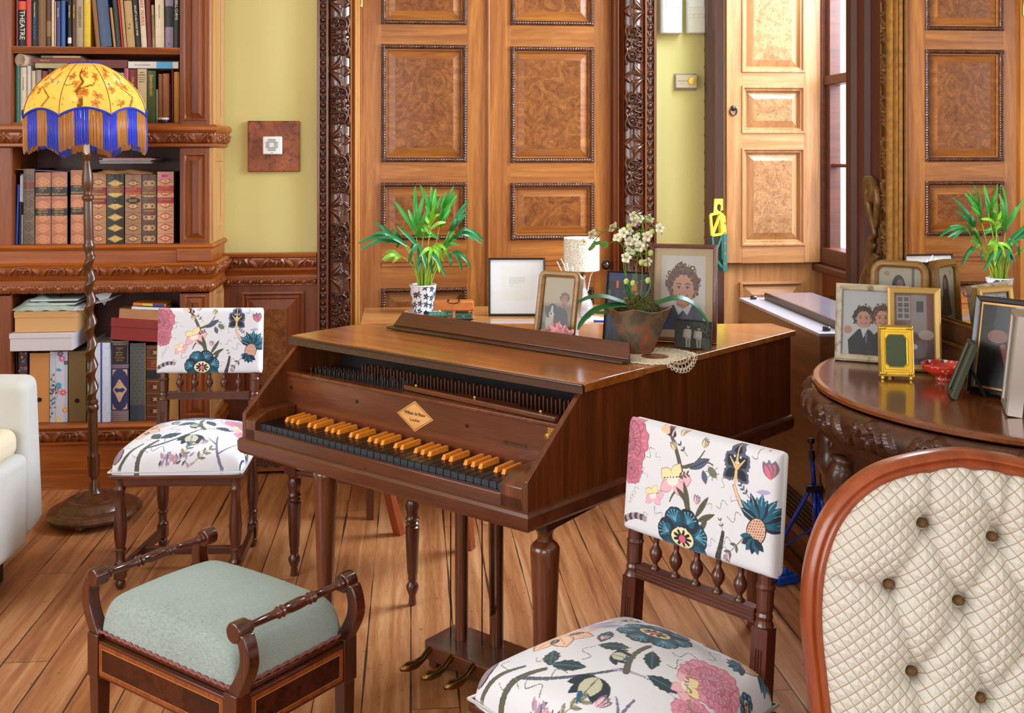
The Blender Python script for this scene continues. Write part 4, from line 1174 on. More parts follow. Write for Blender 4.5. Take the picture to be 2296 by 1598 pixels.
def damask(cv, base, lozenge, light, bands, dark, motif='loz', black=None):
 cv.a[:] = np.array(base) / 255.0
 w, h = cv.W, cv.H; cells = [0.06, 0.215, .37, .53, .70, .86]
 for f in cells:
  y = h * f + h * .01
  cv.rect(0, h * (f - .085), w, h * (f - .078), dark, .8)
  if motif == 'loz':
   cv.poly([(w * .04, y), (w * .5, y + h * .055), (w * .96, y), (w * .5, y - h * .055)], lozenge)
   cv.ell(w * .5, y, w * .22, h * .028, light); cv.ell(w * .5, y, w * .12, h * .015, lozenge); cv.line([(w * .15, y), (w * .85, y)], .0015, light)
  elif motif == 'scroll':
   for sg in (-1, 1):
    for r in (.34, .2):
     cv.ell(w * (.5 + sg * .22), y, w * r * .55, h * .04 * r / .34, lozenge, 0, .9); cv.ell(w * (.5 + sg * .22), y, w * r * .38, h * .027 * r / .34, base)
   cv.ell(w * .5, y, w * .09, h * .045, lozenge)
  else:
   for sg in (-1, 1):
    cv.line([(w * .5, y + sg * h * .055), (w * .2, y + sg * h * .02), (w * .08, y)], [.004, .003, .001], lozenge); cv.line([(w * .5, y + sg * h * .055), (w * .8, y + sg * h * .02), (w * .92, y)], [.004, .003, .001], lozenge)
    cv.ell(w * (.5 + sg * .12), y, w * .10, h * .024, lozenge, sg * .6)
   cv.ell(w * .5, y, w * .07, h * .034, lozenge)
 if black:
  for f in (.30 + .32,):
   y = h * f; cv.ell(w * .5, y, w * .44, h * .045, black);
 for z0, z1, c in bands:
  cv.rect(0, h * z0, w, h * z1, c); cv.rect(0, h * z0, w, h * z0 + .001, light); cv.rect(0, h * z1 - .001, w, h * z1, light)
 noise_dots(cv, 60, dark, .002, .18, len(bands) + int(w * 1000))
b_cream = plain('binder_edge', (40, 36, 40), .5)
VOL = (('VOICES', .80, .010), ('OF', .765, .008), ('BRITISH BALLET', .725, .009))
def vb(dic): return lambda cv: damask(cv, **dic)
book(20, 27.5, 391, 548, (104, 28, 32), 'tall dark red book, first from the left beside the large volumes', [('Ballet', 'g', .5, .008, 0)], 0, group='slim books left of the large volumes')
book(27.8, 40, 413, 548, (24, 74, 180), 'bright blue slim folder left of the large volumes', [], .03, group='slim books left of the large volumes', name='folder', cat='folder')
book(42, 47.5, 388, 548, (40, 40, 46), 'grey and black magazine spine beside the blue folder', [], .02, group='slim books left of the large volumes', bands=[(.6, .97, (190, 190, 200))])
book(47.6, 52, 390, 548, (188, 188, 196), 'pale grey magazine left of the marbled volume', [], .01, group='slim books left of the large volumes', bands=[(.42, .6, (20, 20, 24))])
binder(52.5, 78, 378, 548, 'grey-brown marbled volume, first of the large volumes on the left', vb(dict(base=(112, 92, 76), lozenge=(86, 70, 58), light=(150, 126, 100), bands=[(.72, .83, (110, 50, 46))], dark=(70, 58, 50), motif='leaf')), b_cream)
CO = dict(base=(176, 112, 84), lozenge=(206, 136, 98), light=(224, 176, 128), dark=(140, 78, 58), motif='leaf', bands=[(.66, .80, (38, 34, 48)), (.39, .50, (38, 34, 48))])
CT = (('VOICES', .775, .009), ('OF', .74, .007), ('BRITISH BALLET', .695, .009), ('MEETING', .478, .009), ("AND AGM'S", .445, .008))
binder(79, 114.5, 386, 548.5, 'salmon volume with two black bands, left one of the three, minutes to 2007', vb(CO), b_cream, texts=CT + (('1997 - 2007', .41, .007),))
binder(115, 151.5, 386, 548.5, 'salmon volume with two black bands, middle one of the three', vb(CO), b_cream, texts=CT + (('2008 - 2017', .41, .007),))
binder(158, 190, 381, 548.5, 'salmon volume with two black bands behind the lamp pole', vb(CO), b_cream, texts=CT)
binder(204, 238.5, 387, 548, 'tan volume with a red lozenge pattern right of the lamp pole', vb(dict(base=(170, 124, 84), lozenge=(160, 70, 50), light=(206, 170, 120), dark=(120, 80, 54), bands=[(.67, .80, (120, 40, 38)), (.55, .645, (124, 34, 36))])), b_cream, texts=VOL[:0] + (('VOICES', .775, .009), ('BRITISH BALLET', .70, .009), ('ACCOUNTS', .605, .009)))
binder(239, 278.5, 391, 548.5, 'black and gold volume with a black oval on its spine', vb(dict(base=(44, 34, 26), lozenge=(180, 146, 80), light=(214, 178, 100), dark=(30, 24, 20), motif='loz', bands=[(.73, .83, (110, 46, 34))], black=(24, 20, 20))), b_cream, texts=(('VOICES OF', .81, .008), ('BRITISH BALLET', .78, .008), ('ACCOUNTS', .75, .008), ('3', .62, .010)))
binder(280, 317.5, 391, 548.5, 'tan volume with a red band and black oval label', vb(dict(base=(150, 110, 76), lozenge=(110, 70, 46), light=(214, 166, 110), dark=(96, 64, 44), motif='loz', bands=[(.70, .82, (158, 40, 40))], black=(26, 22, 22))), b_cream, texts=(('VOICES', .79, .009), ('OF', .765, .006), ('BRITISH BALLET', .725, .009), ('CALENDAR', .63, .007), ('REGISTER', .61, .007)))
binder(318, 351.5, 391, 548.5, 'brown volume with scrolling pattern titled CAF BANK', vb(dict(base=(92, 58, 40), lozenge=(196, 156, 110), light=(206, 166, 120), dark=(60, 38, 28), motif='scroll', bands=[(.69, .83, (104, 62, 44)), (.40, .51, (96, 50, 38))])), b_cream, texts=(('VOICES', .80, .009), ('OF', .77, .006), ('BRITISH BALLET', .73, .009), ('CAF BANK', .47, .009), ('1', .43, .009)))
t = binder(352.5, 390, 385, 549, 'red and cream volume with a pink 884 sticker, rightmost of the large volumes', vb(dict(base=(196, 146, 110), lozenge=(180, 70, 56), light=(226, 180, 134), dark=(140, 90, 68), bands=[(.70, .81, (170, 36, 40)), (.555, .645, (150, 30, 40))])), b_cream, texts=(('VOICES', .79, .009), ('OF', .765, .006), ('BRITISH BALLET', .72, .009), ('ACCOUNTS', .61, .009), ('2', .57, .009)))
q = MB(); q.box((-.024, -.0060, .282), (.018, -.0052, .306)); st_ = mk('sticker', q, plain('sticker_pink', (236, 130, 160), .6), t)
vs, fs = text_mb('884', .017); q = MB(); q.add(vs, fs, frame_of((-.003, -.0063, .294), (1, 0, 0), (0, 0, 1), (0, -1, 0))); mk('sticker_number', q, INK['k'], t)
# loose papers above the volumes
def sheets(name, label, px, py, y, w, d, n, th, cols, rz=0.0, cat='papers', group=None, ry=0.0, jit=.012, seed=3):
 rs = random.Random(seed)
 t = thing(name, label, cat, aty(px, py, y), 0, group, rot=(0, ry, rz))
 for i in range(n):
  b = MB(); c = cols[i % len(cols)]
  dx, dy, a = rs.uniform(-jit, jit), rs.uniform(-jit, jit), rs.uniform(-.06, .06)
  b.box((-w/2, 0, i * th), (w/2, d, i * th + th * .8), T3(dx, dy, 0) @ RZ(a))
  mk('sheet', b, plain('sheet_%d_%d_%d' % c, c, .5), t)
 return t
ztv = bz(386, BY + .03)
t = thing('envelope', 'padded brown paper envelope lying on the large volumes', 'envelope', (bx(273, BY + .02), BY + .018, bz(390, BY + .02)), 0)
b = MB(); w = .128; N = 26; hh = .014
xs = np.linspace(-w, w, N); ys = np.linspace(0, .2, 8); X, Y = np.meshgrid(xs, ys)
Z = hh * (1 - np.abs(X / w) ** 4) * (1 - np.abs(Y / .2 * 2 - 1) ** 6) + .001 + .003 * np.sin(X * 60)* (1 - np.abs(X / w) ** 4)
gridmesh('envelope_top', np.stack([X, Y, Z + .001], -1), N, 8, plain('kraft_paper', (190, 142, 92), .55, bump=.2, bscale=40), None, t)
b = MB(); b.box((-w, 0, 0), (w, .2, .0015)); mk('envelope_back', b, plain('kraft_paper', (190, 142, 92), .55), t)
sheets('paper_pile', 'pile of red, white and blue programmes on the brown envelope', 285, 366, BY + .03, .22, .18, 6, .0042, [(214, 214, 220), (150, 36, 36), (226, 226, 226), (120, 130, 160), (236, 236, 236), (196, 60, 50)], group='loose papers in the bookcase')
sheets('card_sheet', 'single grey card lying tilted on the left volumes', 90, 383, BY + .03, .21, .16, 1, .0012, [(176, 178, 196)], ry=.06, group='loose papers in the bookcase', cat='paper', jit=.0)
# --- bottom shelf
ZS = zb[948]
BGp = 'files on the bottom shelf'
binder(28, 40, 786, 945, 'dark narrow file at the left end of the bottom shelf', None, BLACK, group=BGp)
def tuscan(cv):
 cv.a[:] = np.array((70, 40, 30)) / 255; rs = random.Random(4)
 for _ in range(60): cv.ell(rs.random() * cv.W, rs.random() * cv.H, .004, .007, rs.choice([(170, 90, 50), (60, 80, 130), (190, 120, 70)]), rs.random() * 3)
binder(41, 62, 786, 945, 'rust and blue patterned file beside the orange box file', tuscan, BLACK, group=BGp)
def flat(c):
 def f(cv): cv.a[:] = np.array(c) / 255
 return f
binder(66, 111, 789, 948, 'orange tan box file behind the white armchair', None, plain('boxfile_orange', (208, 140, 78), .6), ring=.33, group=BGp, rnd=.001)
def florals(cv):
 cv.a[:] = np.array((206, 208, 226)) / 255; w, h = cv.W, cv.H; rs = random.Random(8)
 cv.rect(w * .30, 0, w * .36, h, (188, 190, 214)); cv.rect(w * .8, 0, w, h, (190, 192, 214))
 for (x, y, r, c) in ((.7, .90, .016, (200, 120, 160)), (.6, .97, .014, (120, 80, 140)), (.75, .42, .015, (220, 96, 110)), (.45, .44, .011, (230, 130, 140)), (.85, .17, .014, (230, 160, 110)), (.5, .03, .014, (240, 200, 120)), (.9, .84, .010, (60, 60, 90))):
  for k in range(7):
   a = k * .9; cv.ell(w * x + r * .55 * math.cos(a), h * y + r * .55 * math.sin(a), r * .45, r * .28, c, a)
  cv.ell(w * x, h * y, r * .22, r * .22, (240, 220, 160))
 for _ in range(26):
  x, y = rs.choice([.08, .15, .2, .3]) * w, rs.uniform(.05, .75) * h; cv.leaf(x, y, .014, .0035, rs.uniform(0.3, 2.6), rs.choice([(70, 84, 100), (90, 140, 160), (60, 70, 70)]))
 for y in (.47, .5, .52, .72):
  for k in range(4): cv.leaf(w * .5, h * y, .016, .004, .5 + k * .6, (80, 160, 190))
 cv.line([(w * .2, h * .25), (w * .4, h * .35), (w * .5, h * .5)], .0008, (80, 110, 120)); cv.line([(w * .1, h * .1), (w * .15, h * .4), (w * .12, h * .7)], .0008, (80, 110, 120))
binder(111.5, 152, 786, 951, 'white lever arch file printed with pink and blue flowers', florals, plain('fl_edge', (200, 204, 224), .4), group=BGp)
binder(153, 193, 786, 948, 'olive drab box file with a metal finger ring', None, plain('boxfile_olive', (118, 92, 50), .6), ring=.30, group=BGp, rnd=.001)
def marble(cv):
 cv.a[:] = np.array((206, 212, 228)) / 255; rs = random.Random(2); w, h = cv.W, cv.H
 cv.rect(0, 0, w * .12, h, (188, 176, 166))
 for i in range(16):
  y = h * (i + .5) / 16; cv.line([(w * .02, y), (w * .14, y)], .0007, (90, 80, 76))
 for _ in range(40):
  x, y = rs.random() * w, rs.random() * h; p = [(x, y)]
  for k in range(4): x += rs.uniform(-.006, .010); y += rs.uniform(-.012, .012); p.append((x, y))
  cv.line(p, .0005, (150, 160, 180))
 cv.rect(w * .58, 0, w * .66, h, (50, 60, 160))
binder(196, 247, 768, 954, 'white marbled map-print file with a blue edge right of the lamp pole', marble, plain('fl_edge', (200, 204, 224), .4), group=BGp, y=BY + .012)
def bluev(cv):
 w, h = cv.W, cv.H; cv.a[:] = np.array((52, 48, 96)) / 255; G = (206, 176, 140)
 cv.rect(0, 0, w, h * .13, (150, 126, 126));
 for i in range(5): cv.rect(0, h * (.02 + .024 * i), w, h * (.028 + .024 * i), (96, 76, 90))
 cv.rect(0, h * .95, w, h, (140, 112, 100)); cv.rect(0, h * .965, w, h * .975, (90, 66, 70)); cv.rect(0, h * .66, w, h * .70, (150, 124, 110)); cv.rect(0, h * .675, w, h * .682, (80, 66, 80))
 cv.rect(w * .06, h * .715, w * .94, h * .94, (40, 26, 40));
 for a, b2 in ((.06, .075), (.925, .94)): cv.rect(w * a, h * .715, w * b2, h * .94, G)
 for (cx, cy, sx, sy) in ((.08, .64, 1, -1), (.92, .64, -1, -1), (.08, .145, 1, 1), (.92, .145, -1, 1)):
  cv.poly([(w * cx, h * cy), (w * (cx + sx * .26), h * cy), (w * (cx + sx * .10), h * (cy + sy * .03)), (w * cx, h * (cy + sy * .085))], G)
 cv.line([(w * .5, h * .51), (w * .66, h * .45), (w * .84, h * .39), (w * .66, h * .33), (w * .5, h * .25), (w * .34, h * .33), (w * .16, h * .39), (w * .34, h * .45), (w * .5, h * .51)], .004, G)
 cv.ell(w * .5, h * .44, w * .22, h * .035, G); cv.ell(w * .5, h * .33, w * .22, h * .035, G); cv.rect(w * .2, h * .375, w * .8, h * .40, (52, 48, 96))
binder(249, 289, 764, 947, 'navy blue file with silver-gold frame ornament', bluev, b_cream, group=BGp, texts=(('VOICES', .91, .009), ('OF', .885, .008), ('BRITISH', .855, .009), ('BALLET', .825, .009), ('COMPANIES', .79, .008), ('HOUSE', .76, .009)), rnd=.008)
def fans(cv):
 w, h = cv.W, cv.H; cv.a[:] = np.array((52, 60, 78)) / 255
 r = w / 4.2
 for j in range(18):
  for i in range(4):
   x = (i + (.5 if j % 2 else 0)) * w / 3; y = h - j * r * .95
   for k, c in ((1, (110, 108, 84)), (.88, (52, 60, 78)), (.7, (110, 108, 84)), (.58, (52, 60, 78)), (.4, (110, 108, 84)), (.28, (52, 60, 78))): cv.ell(x, y, r * k, r * k * .8, c)
 cv.rect(w * .95, 0, w, h, (160, 130, 60))
binder(291, 327, 770, 945, 'slate blue file with small gold fan pattern', fans, b_cream, group=BGp)
def leather(cv):
 w, h = cv.W, cv.H; cv.a[:] = np.array((96, 48, 26)) / 255
 cv.rect(0, h * .70, w, h * .81, (120, 30, 26)); cv.rect(0, h * .55, w, h * .66, (22, 20, 24))
 for f in (.52, .69, .83, .97, .36, .20, .05): cv.rect(0, h * f - .002, w, h * f, (176, 116, 60)); cv.rect(0, h * f - .008, w, h * f - .006, (60, 30, 20))
 for f in (.44, .28, .12, .90):
  cv.ell(w * .5, h * f, w * .3, h * .045, (70, 34, 20));
  for k in range(4): cv.leaf(w * .5, h * f, .012, .004, k * 1.57 + .78, (190, 130, 70))
  cv.ell(w * .5, h * f, .003, .003, (220, 160, 80))
binder(328, 368, 775, 944, 'brown leather-look file with red and black labels behind the chair', leather, b_cream, group=BGp, texts=(('VOICES', .785, .009), ('BRITISH', .755, .009), ('BALLET', .722, .009)))
def chev(cv):
 w, h = cv.W, cv.H; cv.a[:] = np.array((196, 150, 80)) / 255
 for i in range(40):
  y = h * i / 38.0; cv.line([(0, y + w * .5), (w * .5, y), (w, y + w * .5)], .0009, (140, 96, 44))
binder(374, 401, 775, 942, 'gold chevron-striped file behind the spindles of the chair', chev, b_cream, group=BGp)
def cbox(name, label, px0, px1, py0, py1, y, dep, col, lidf=.32, rz=0.0, ry=0.0, group='boxes on the bottom shelf', z0=None):
 X0, X1 = bx(px0, y), bx(px1, y); zt_, z_ = bz(py0, y), bz(py1, y) if z0 is None else z0
 w = X1 - X0; h = zt_ - z_
 t = thing(name, label, 'box', ((X0 + X1) / 2, y, z_), 0, group, rot=(0, ry, rz))
 b = MB(); b.box((-w/2 + .003, .003, 0), (w/2 - .003, dep - .003, h * .9)); mk('box_body', b, col, t, bevel=.001)
 b = MB(); b.box((-w/2, 0, h * (1 - lidf)), (w/2, dep, h)); mk('lid', b, col, t, bevel=.0015)
 return t
cbox('shoe_box', 'white lidded shoe box lying on the files, under the cardboard box', 20, 163, 745, 795.5, BY - .05, .26, plain('box_white', (206, 196, 200), .6), .28, rz=-.0, z0=bz(783, BY + .03) + .012)
t = cbox('cardboard_box', 'plain brown cardboard box with lid on top of the white shoe box', 31, 173, 696, 745, BY - .03, .24, plain('box_kraft', (206, 156, 100), .65), .3, z0=bz(744.5, BY - .05) + .001)
t = cbox('shoe_box', 'dark red lidded shoe box tilted on the files behind the chair', 245, 375, 717, 766, BY - .0, .22, plain('box_red', (134, 28, 22), .55), .4, ry=.08)
lying(266, 380, 695, 717, (176, 120, 80), 'thick white-paged book lying on the red shoe box', y=BY + .01, pages='back', ry=.08, dep=.15)
lying(295, 372, 688.5, 694.5, (226, 226, 230), 'thin white booklet lying on the thick book', y=BY + .015, pages='spine', ry=.06, dep=.13)
lying(298, 372, 680, 686, (224, 120, 50), 'thin rainbow-edged booklet, topmost on the red shoe box', y=BY + .015, pages='spine', ry=.06, dep=.13, bands=((.3, .6, (220, 190, 60)), (.6, .95, (40, 60, 140))))
# plastic bag with papers
zbag = bz(697, BY - .03) + .004
t = thing('plastic_folder', 'clear plastic bag of papers and cards on the cardboard box', 'plastic bag', (bx(94, BY - .04), BY - .045, zbag), 0)
N = 40; w = .128; X, Y = np.meshgrid(np.linspace(-w, w, N), np.linspace(0, .22, 16))
Z = .058 * np.clip((X + w) / .09, 0, 1) ** .6 * np.clip((w + .06 - X) / .2, 0, 1) ** .7 * (1 - np.abs(Y / .22 * 2 - 1) ** 5) + .002 + .003 * np.sin(X * 90 + Y * 40)
gridmesh('plastic_sleeve', np.stack([X, Y, np.maximum(Z, .001)], -1), N, 16, plain('clear_plastic', (186, 206, 200), .12, coat=.8, alpha=.55), None, t)
for i, c in enumerate([(206, 190, 150), (200, 214, 206), (60, 62, 66), (216, 220, 220), (38, 40, 44), (196, 206, 204)]):
 b = MB(); b.box((-.10 + .010 * i, .02, .002 + .0078 * i), (.13 + .006 * (i % 3), .2, .0078 + .0078 * i), RZ(.03 * (i % 3 - 1))); mk('paper_sheet', b, plain('sheet_%d_%d_%d' % c, c, .4), t)
t = thing('loose_sheets', 'white folded sheets sticking out beside the plastic bag', 'papers', (bx(168, BY - .04), BY - .04, zbag + .001), 0)
b = MB(); b.add([(-.01, 0, 0), (.04, 0, .003), (.03, .1, .006), (-.012, .1, .028)], [(0, 1, 2, 3)]); b.add([(.03, .02, .015), (.14, .03, .04), (.16, .16, .05), (.03, .16, .02)], [(0, 1, 2, 3)])
o = mk('sheet', b, plain('sheet_white', (214, 210, 216), .6), t); sd = o.modifiers.new('thickness', 'SOLIDIFY'); sd.thickness = .001
t = thing('loose_sheets', 'white corner of paper hanging in the dark gap right of the lamp pole', 'papers', (bx(228, BY + .06), BY + .06, zb[656] - .045), 0)
b = MB(); b.add([(-.03, 0, .03), (.05, .0, .045), (.012, 0, -.018)], [(0, 1, 2)]); b.add([(-.03, 0, .03), (.05, .0, .045), (.05, .16, .05), (-.03, .16, .04)], [(0, 1, 2, 3)])
o = mk('sheet', b, plain('sheet_white', (214, 210, 216), .6), t); sd = o.modifiers.new('thickness', 'SOLIDIFY'); sd.thickness = .001
# --- floor lamp
LP = cw((213 - CXP) / FPX * 4.22, 4.22, 0)
lamp = thing('floor_lamp', 'barley-twist wooden floor lamp with a fringed yellow floral shade', 'lamp', tuple(LP), 0, rot=(0, -.0215, 0))
TWD = wood('lamp_oak', (48, 20, 8), (104, 56, 20), 'Z', 10, 10, .32, .35)
def zl(py): return 1.45 - (py - 340) * 4.22 / 2400
b = MB(); b.lathe([(.0001, .022), (.150, .022), (.172, .026), (.180, .038), (.172, .052), (.158, .058), (.135, .060), (.125, .075), (.105, .088), (.085, .092), (.075, .088), (.060, .094), (.045, .104), (.030, .108), (.022, .12), (.020, .135), (.013, .16)], 48)
base = mk('base', b, TWD, lamp, smooth=True, autos=40)
for k in range(3):
 a = k * 2.094 + .4; b = MB(); b.lathe([(.018, 0), (.022, .012), (.018, .024)], 12, T3(.13 * math.cos(a), .13 * math.sin(a), 0)); mk('foot', b, TWD, lamp, smooth=True)
b = MB()
pr = [(.012, .14), (.013, .16), (.017, .18), (.022, .22), (.024, .25), (.022, zl(1065)), (.017, zl(1035)), (.018, zl(1030)), (.021, zl(1026)), (.021, zl(1020)), (.017, zl(1015)), (.0185, zl(1005)), (.0185, zl(925)), (.018, zl(922)), (.023, zl(918)), (.023, zl(910)), (.019, zl(906)), (.022, zl(902)), (.020, zl(896))]
b.lathe(pr, 24)
mk('pole', b, TWD, lamp, smooth=True, autos=50); b = MB()
b.lathe([(.019, zl(560)), (.022, zl(554)), (.022, zl(547)), (.018, zl(543)), (.0185, zl(536)), (.0175, zl(452)), (.017, zl(450)), (.022, zl(446)), (.023, zl(441)), (.017, zl(437)), (.013, zl(433)), (.018, zl(425)), (.022, zl(410)), (.021, zl(395)), (.013, zl(365)), (.011, zl(356)), (.017, zl(352)), (.018, zl(346)), (.012, zl(343)), (.008, zl(340))], 24)
mk('upper_pole', b, TWD, lamp, smooth=True, autos=50)
z0, z1 = zl(900), zl(557); nz = 260; n = 28; pitch = .0865
vs = np.zeros((nz, n, 3))
for i in range(nz):
 z = z0 + (z1 - z0) * i / (nz - 1); e = min(1, (z - z0) / .03, (z1 - z) / .03)
 for k in range(n):
  a = 2 * math.pi * k / n; ph = a - 2 * math.pi * z / pitch
  c = math.cos(ph); r = .0165 + e * (.0065 * (1 - abs(math.sin(ph / 2)) ** 1.2 * 2 + .3))
  vs[i, k] = (r * math.cos(a), r * math.sin(a), z)
gridmesh('barley_twist', vs, n, nz, TWD, None, lamp, closex=True)
# shade
zs0, zs1 = 1.596, 1.795      # mean rim and top
RT, RB = .058, .236
def dome_r(t): return RT + (RB - RT) * (math.sin(t * math.pi / 2) ** .92)      # t 0 top ..1 rim
cvs = Cv(2 * math.pi, 1.0, 150, (250, 204, 104))
rs = random.Random(21)
def sc_(x, y): return (x % (2 * math.pi), y)
for q in range(8):
 a0 = q * math.pi / 4
 off = a0 + .3
 BRN = (120, 84, 34);
 if q % 2 == 0:
  cvs.line([(off, .0), (off + .03, .2), (off - .05, .38), (off + .06, .55), (off - .02, .72), (off + .02, .85)], [.045, .04, .03, .028, .02, .02], BRN)
  cvs.line([(off, .4), (off + .25, .5), (off + .34, .62)], [.02, .014, .006], BRN); cvs.line([(off, .55), (off - .24, .52), (off - .36, .62)], [.016, .01, .005], BRN)
  cvs.line([(off - .02, .72), (off + .12, .86), (off + .2, .9)], [.018, .012, .006], BRN)
 for _ in range(9):
  x, y = a0 + rs.random() * .7, rs.uniform(.1, .95); c = rs.choice([(210, 128, 60), (198, 140, 80), (244, 206, 150), (180, 120, 50), (250, 226, 176)])
  for k in range(5): cvs.leaf(x, y, .10, .03, k * 1.25 + rs.random(), c)
  cvs.ell(x, y, .02, .02, (150, 90, 50))
 for _ in range(16):
  x, y = a0 + rs.random() * .78, rs.random(); cvs.leaf(x, y, .05, .012, rs.random() * 6, rs.choice([(196, 138, 50), (214, 150, 60)]))
for _ in range(40): cvs.ell(rs.random() * 6.28, rs.random(), .10, .05, (255, 226, 150), rs.random() * 3, .35)
for q in range(8):
 a0 = q * math.pi / 4 + .42
 if q % 2: cvs.line([(a0, .05), (a0 + .12, .25), (a0 - .08, .42), (a0 + .05, .62)], [.02, .016, .012, .008], (150, 104, 44)); cvs.leaf(a0 + .05, .62, .2, .05, 1.2, (206, 140, 70)); cvs.leaf(a0, .45, .22, .05, 2.6, (196, 150, 80))
for (x, y) in ((4.95, .30), (5.05, .42), (5.2, .52), (5.28, .62), (5.1, .60)):
 for k in range(5): cvs.ell(x + .04 * math.cos(k * 1.26), y + .04 * math.sin(k * 1.26), .028, .022, (176, 178, 214))
for k in range(6): cvs.leaf(5.35, .22, .22, .055, 2.2 + k * .35, (250, 236, 214))
for (x, y) in ((4.72, .90), (4.6, .93), (4.82, .94)):
 cvs.ell(x, y, .10, .05, (110, 110, 130));
 for k in range(5): cvs.ell(x + .05 * math.cos(k * 1.3), y + .025 * math.sin(k * 1.3), .018, .014, (240, 140, 90))
def shade_mat():
 m, n, b = nt('shade_fabric'); L = n.links.new
 n.nodes.remove(b)
 a = n.nodes.new('ShaderNodeVertexColor'); a.layer_name = 'print'
 d = n.nodes.new('ShaderNodeBsdfDiffuse'); t = n.nodes.new('ShaderNodeBsdfTranslucent'); mx = n.nodes.new('ShaderNodeMixShader'); mx.inputs[0].default_value = .55
 L(a.outputs[0], d.inputs[0]); L(a.outputs[0], t.inputs[0]); L(d.outputs[0], mx.inputs[1]); L(t.outputs[0], mx.inputs[2]); L(mx.outputs[0], n.nodes['Material Output'].inputs[0]); return m
na, nr = 320, 60
V = np.zeros((nr, na, 3)); C_ = np.zeros((nr, na, 3)); ROT = math.radians(-97)
def rim_z(a):
 f = ((a / (math.pi / 4)) % 1.0); return zs0 + .030 * math.sin(math.pi * f) ** .8 - .012
for i in range(nr):
 t_ = i / (nr - 1)
 for k in range(na):
  a = 2 * math.pi * k / na
  f = (a / (math.pi / 4)) % 1.0
  pan = 1 - .045 * math.sin(math.pi * f) * t_           # slightly flattened panels between the ribs
  zt = zs1 + (rim_z(a) - zs1) * t_
  tt = (zs1 - zt) / (zs1 - zs0 + .012)
  r = dome_r(min(1, tt) ** .82 if tt > 0 else 0) * pan
  V[i, k] = (r * math.cos(a + ROT), r * math.sin(a + ROT), zt)
  C_[i, k] = cvs.sample(a, 1 - t_)
shade = gridmesh('lamp_shade', V, na, nr, shade_mat(), C_, lamp, closex=True)
# seams
b = MB()
for q in range(8):
 k = int(q * na / 8); b.tube([tuple(V[i, k] * np.array([1.006, 1.006, 1])) for i in range(0, nr, 3)] , .0014, 5)
mk('seam', b, plain('seam_brown', (90, 66, 40), .7), shade)
BLUE = plain('braid_blue', (18, 44, 178), .55); GOLD = plain('fringe_gold', (190, 120, 36), .4, coat=.2, sheen=.3); FBL = plain('fringe_blue', (20, 50, 200), .45, sheen=.3)
b = MB(); b.tube([tuple(V[nr - 1, k] * np.array([1.01, 1.01, 1])) for k in range(0, na, 2)], .0048, 6, closed=True); mk('braid_trim', b, BLUE, shade, smooth=True)
b = MB(); b.tube([tuple(V[0, k]) for k in range(0, na, 8)], .0042, 6, closed=True); mk('braid_trim', b, BLUE, shade, smooth=True)
rs = random.Random(2); NS = 28; per = 15
for s_ in range(NS):
 b = MB()
 for i in range(per):
  a = 2 * math.pi * (s_ + (i + .5) / per) / NS; k = int(a / (2 * math.pi) * na) % na
  p = V[nr - 1, k]; rr = 1.0 + rs.uniform(-.004, .006); f = (a / (math.pi / 4)) % 1.0
  zb_ = zs0 - .150 + .030 * math.sin(math.pi * f) - .10 * max(0, p[1]) + rs.uniform(-.004, .004)
  x, y = p[0] * rr, p[1] * rr; j = rs.uniform(-.001, .001)
  b.tube([(x, y, p[2]), (x + j, y + j, (p[2] + zb_) / 2), (x * 1.004, y * 1.004, zb_)], .0023, 4)
 mk('fringe', b, FBL if s_ % 2 else GOLD, shade, smooth=True)
bulb = MB(); bulb.lathe([(.012, 1.43), (.012, 1.58)], 12); mk('bulb_holder', bulb, WHITEPL, lamp); bulb = MB(); bulb.ball((0, 0, 1.61), .03, 14, sz=1.2)
mk('bulb', bulb, plain('bulb_glow', (255, 236, 190), .4, emit=(255, 220, 160), es=3), lamp, smooth=True)
b = MB()
for q in range(4):
 a = q * math.pi / 2; b.tube([(0, 0, 1.765), (RT * math.cos(a), RT * math.sin(a), zs1)], .0015, 5)
b.tube([(0, 0, 1.58), (0, 0, 1.765)], .003, 6); mk('shade_carrier', b, BRASS, lamp)
ld = bpy.data.lights.new('lamp_light', 'POINT'); ld.energy = 22; ld.color = (1.0, .78, .48); ld.shadow_soft_size = .03
lo = bpy.data.objects.new('lamp_light', ld); COL.objects.link(lo); lo.parent = lamp; lo.location = (0, 0, 1.60)
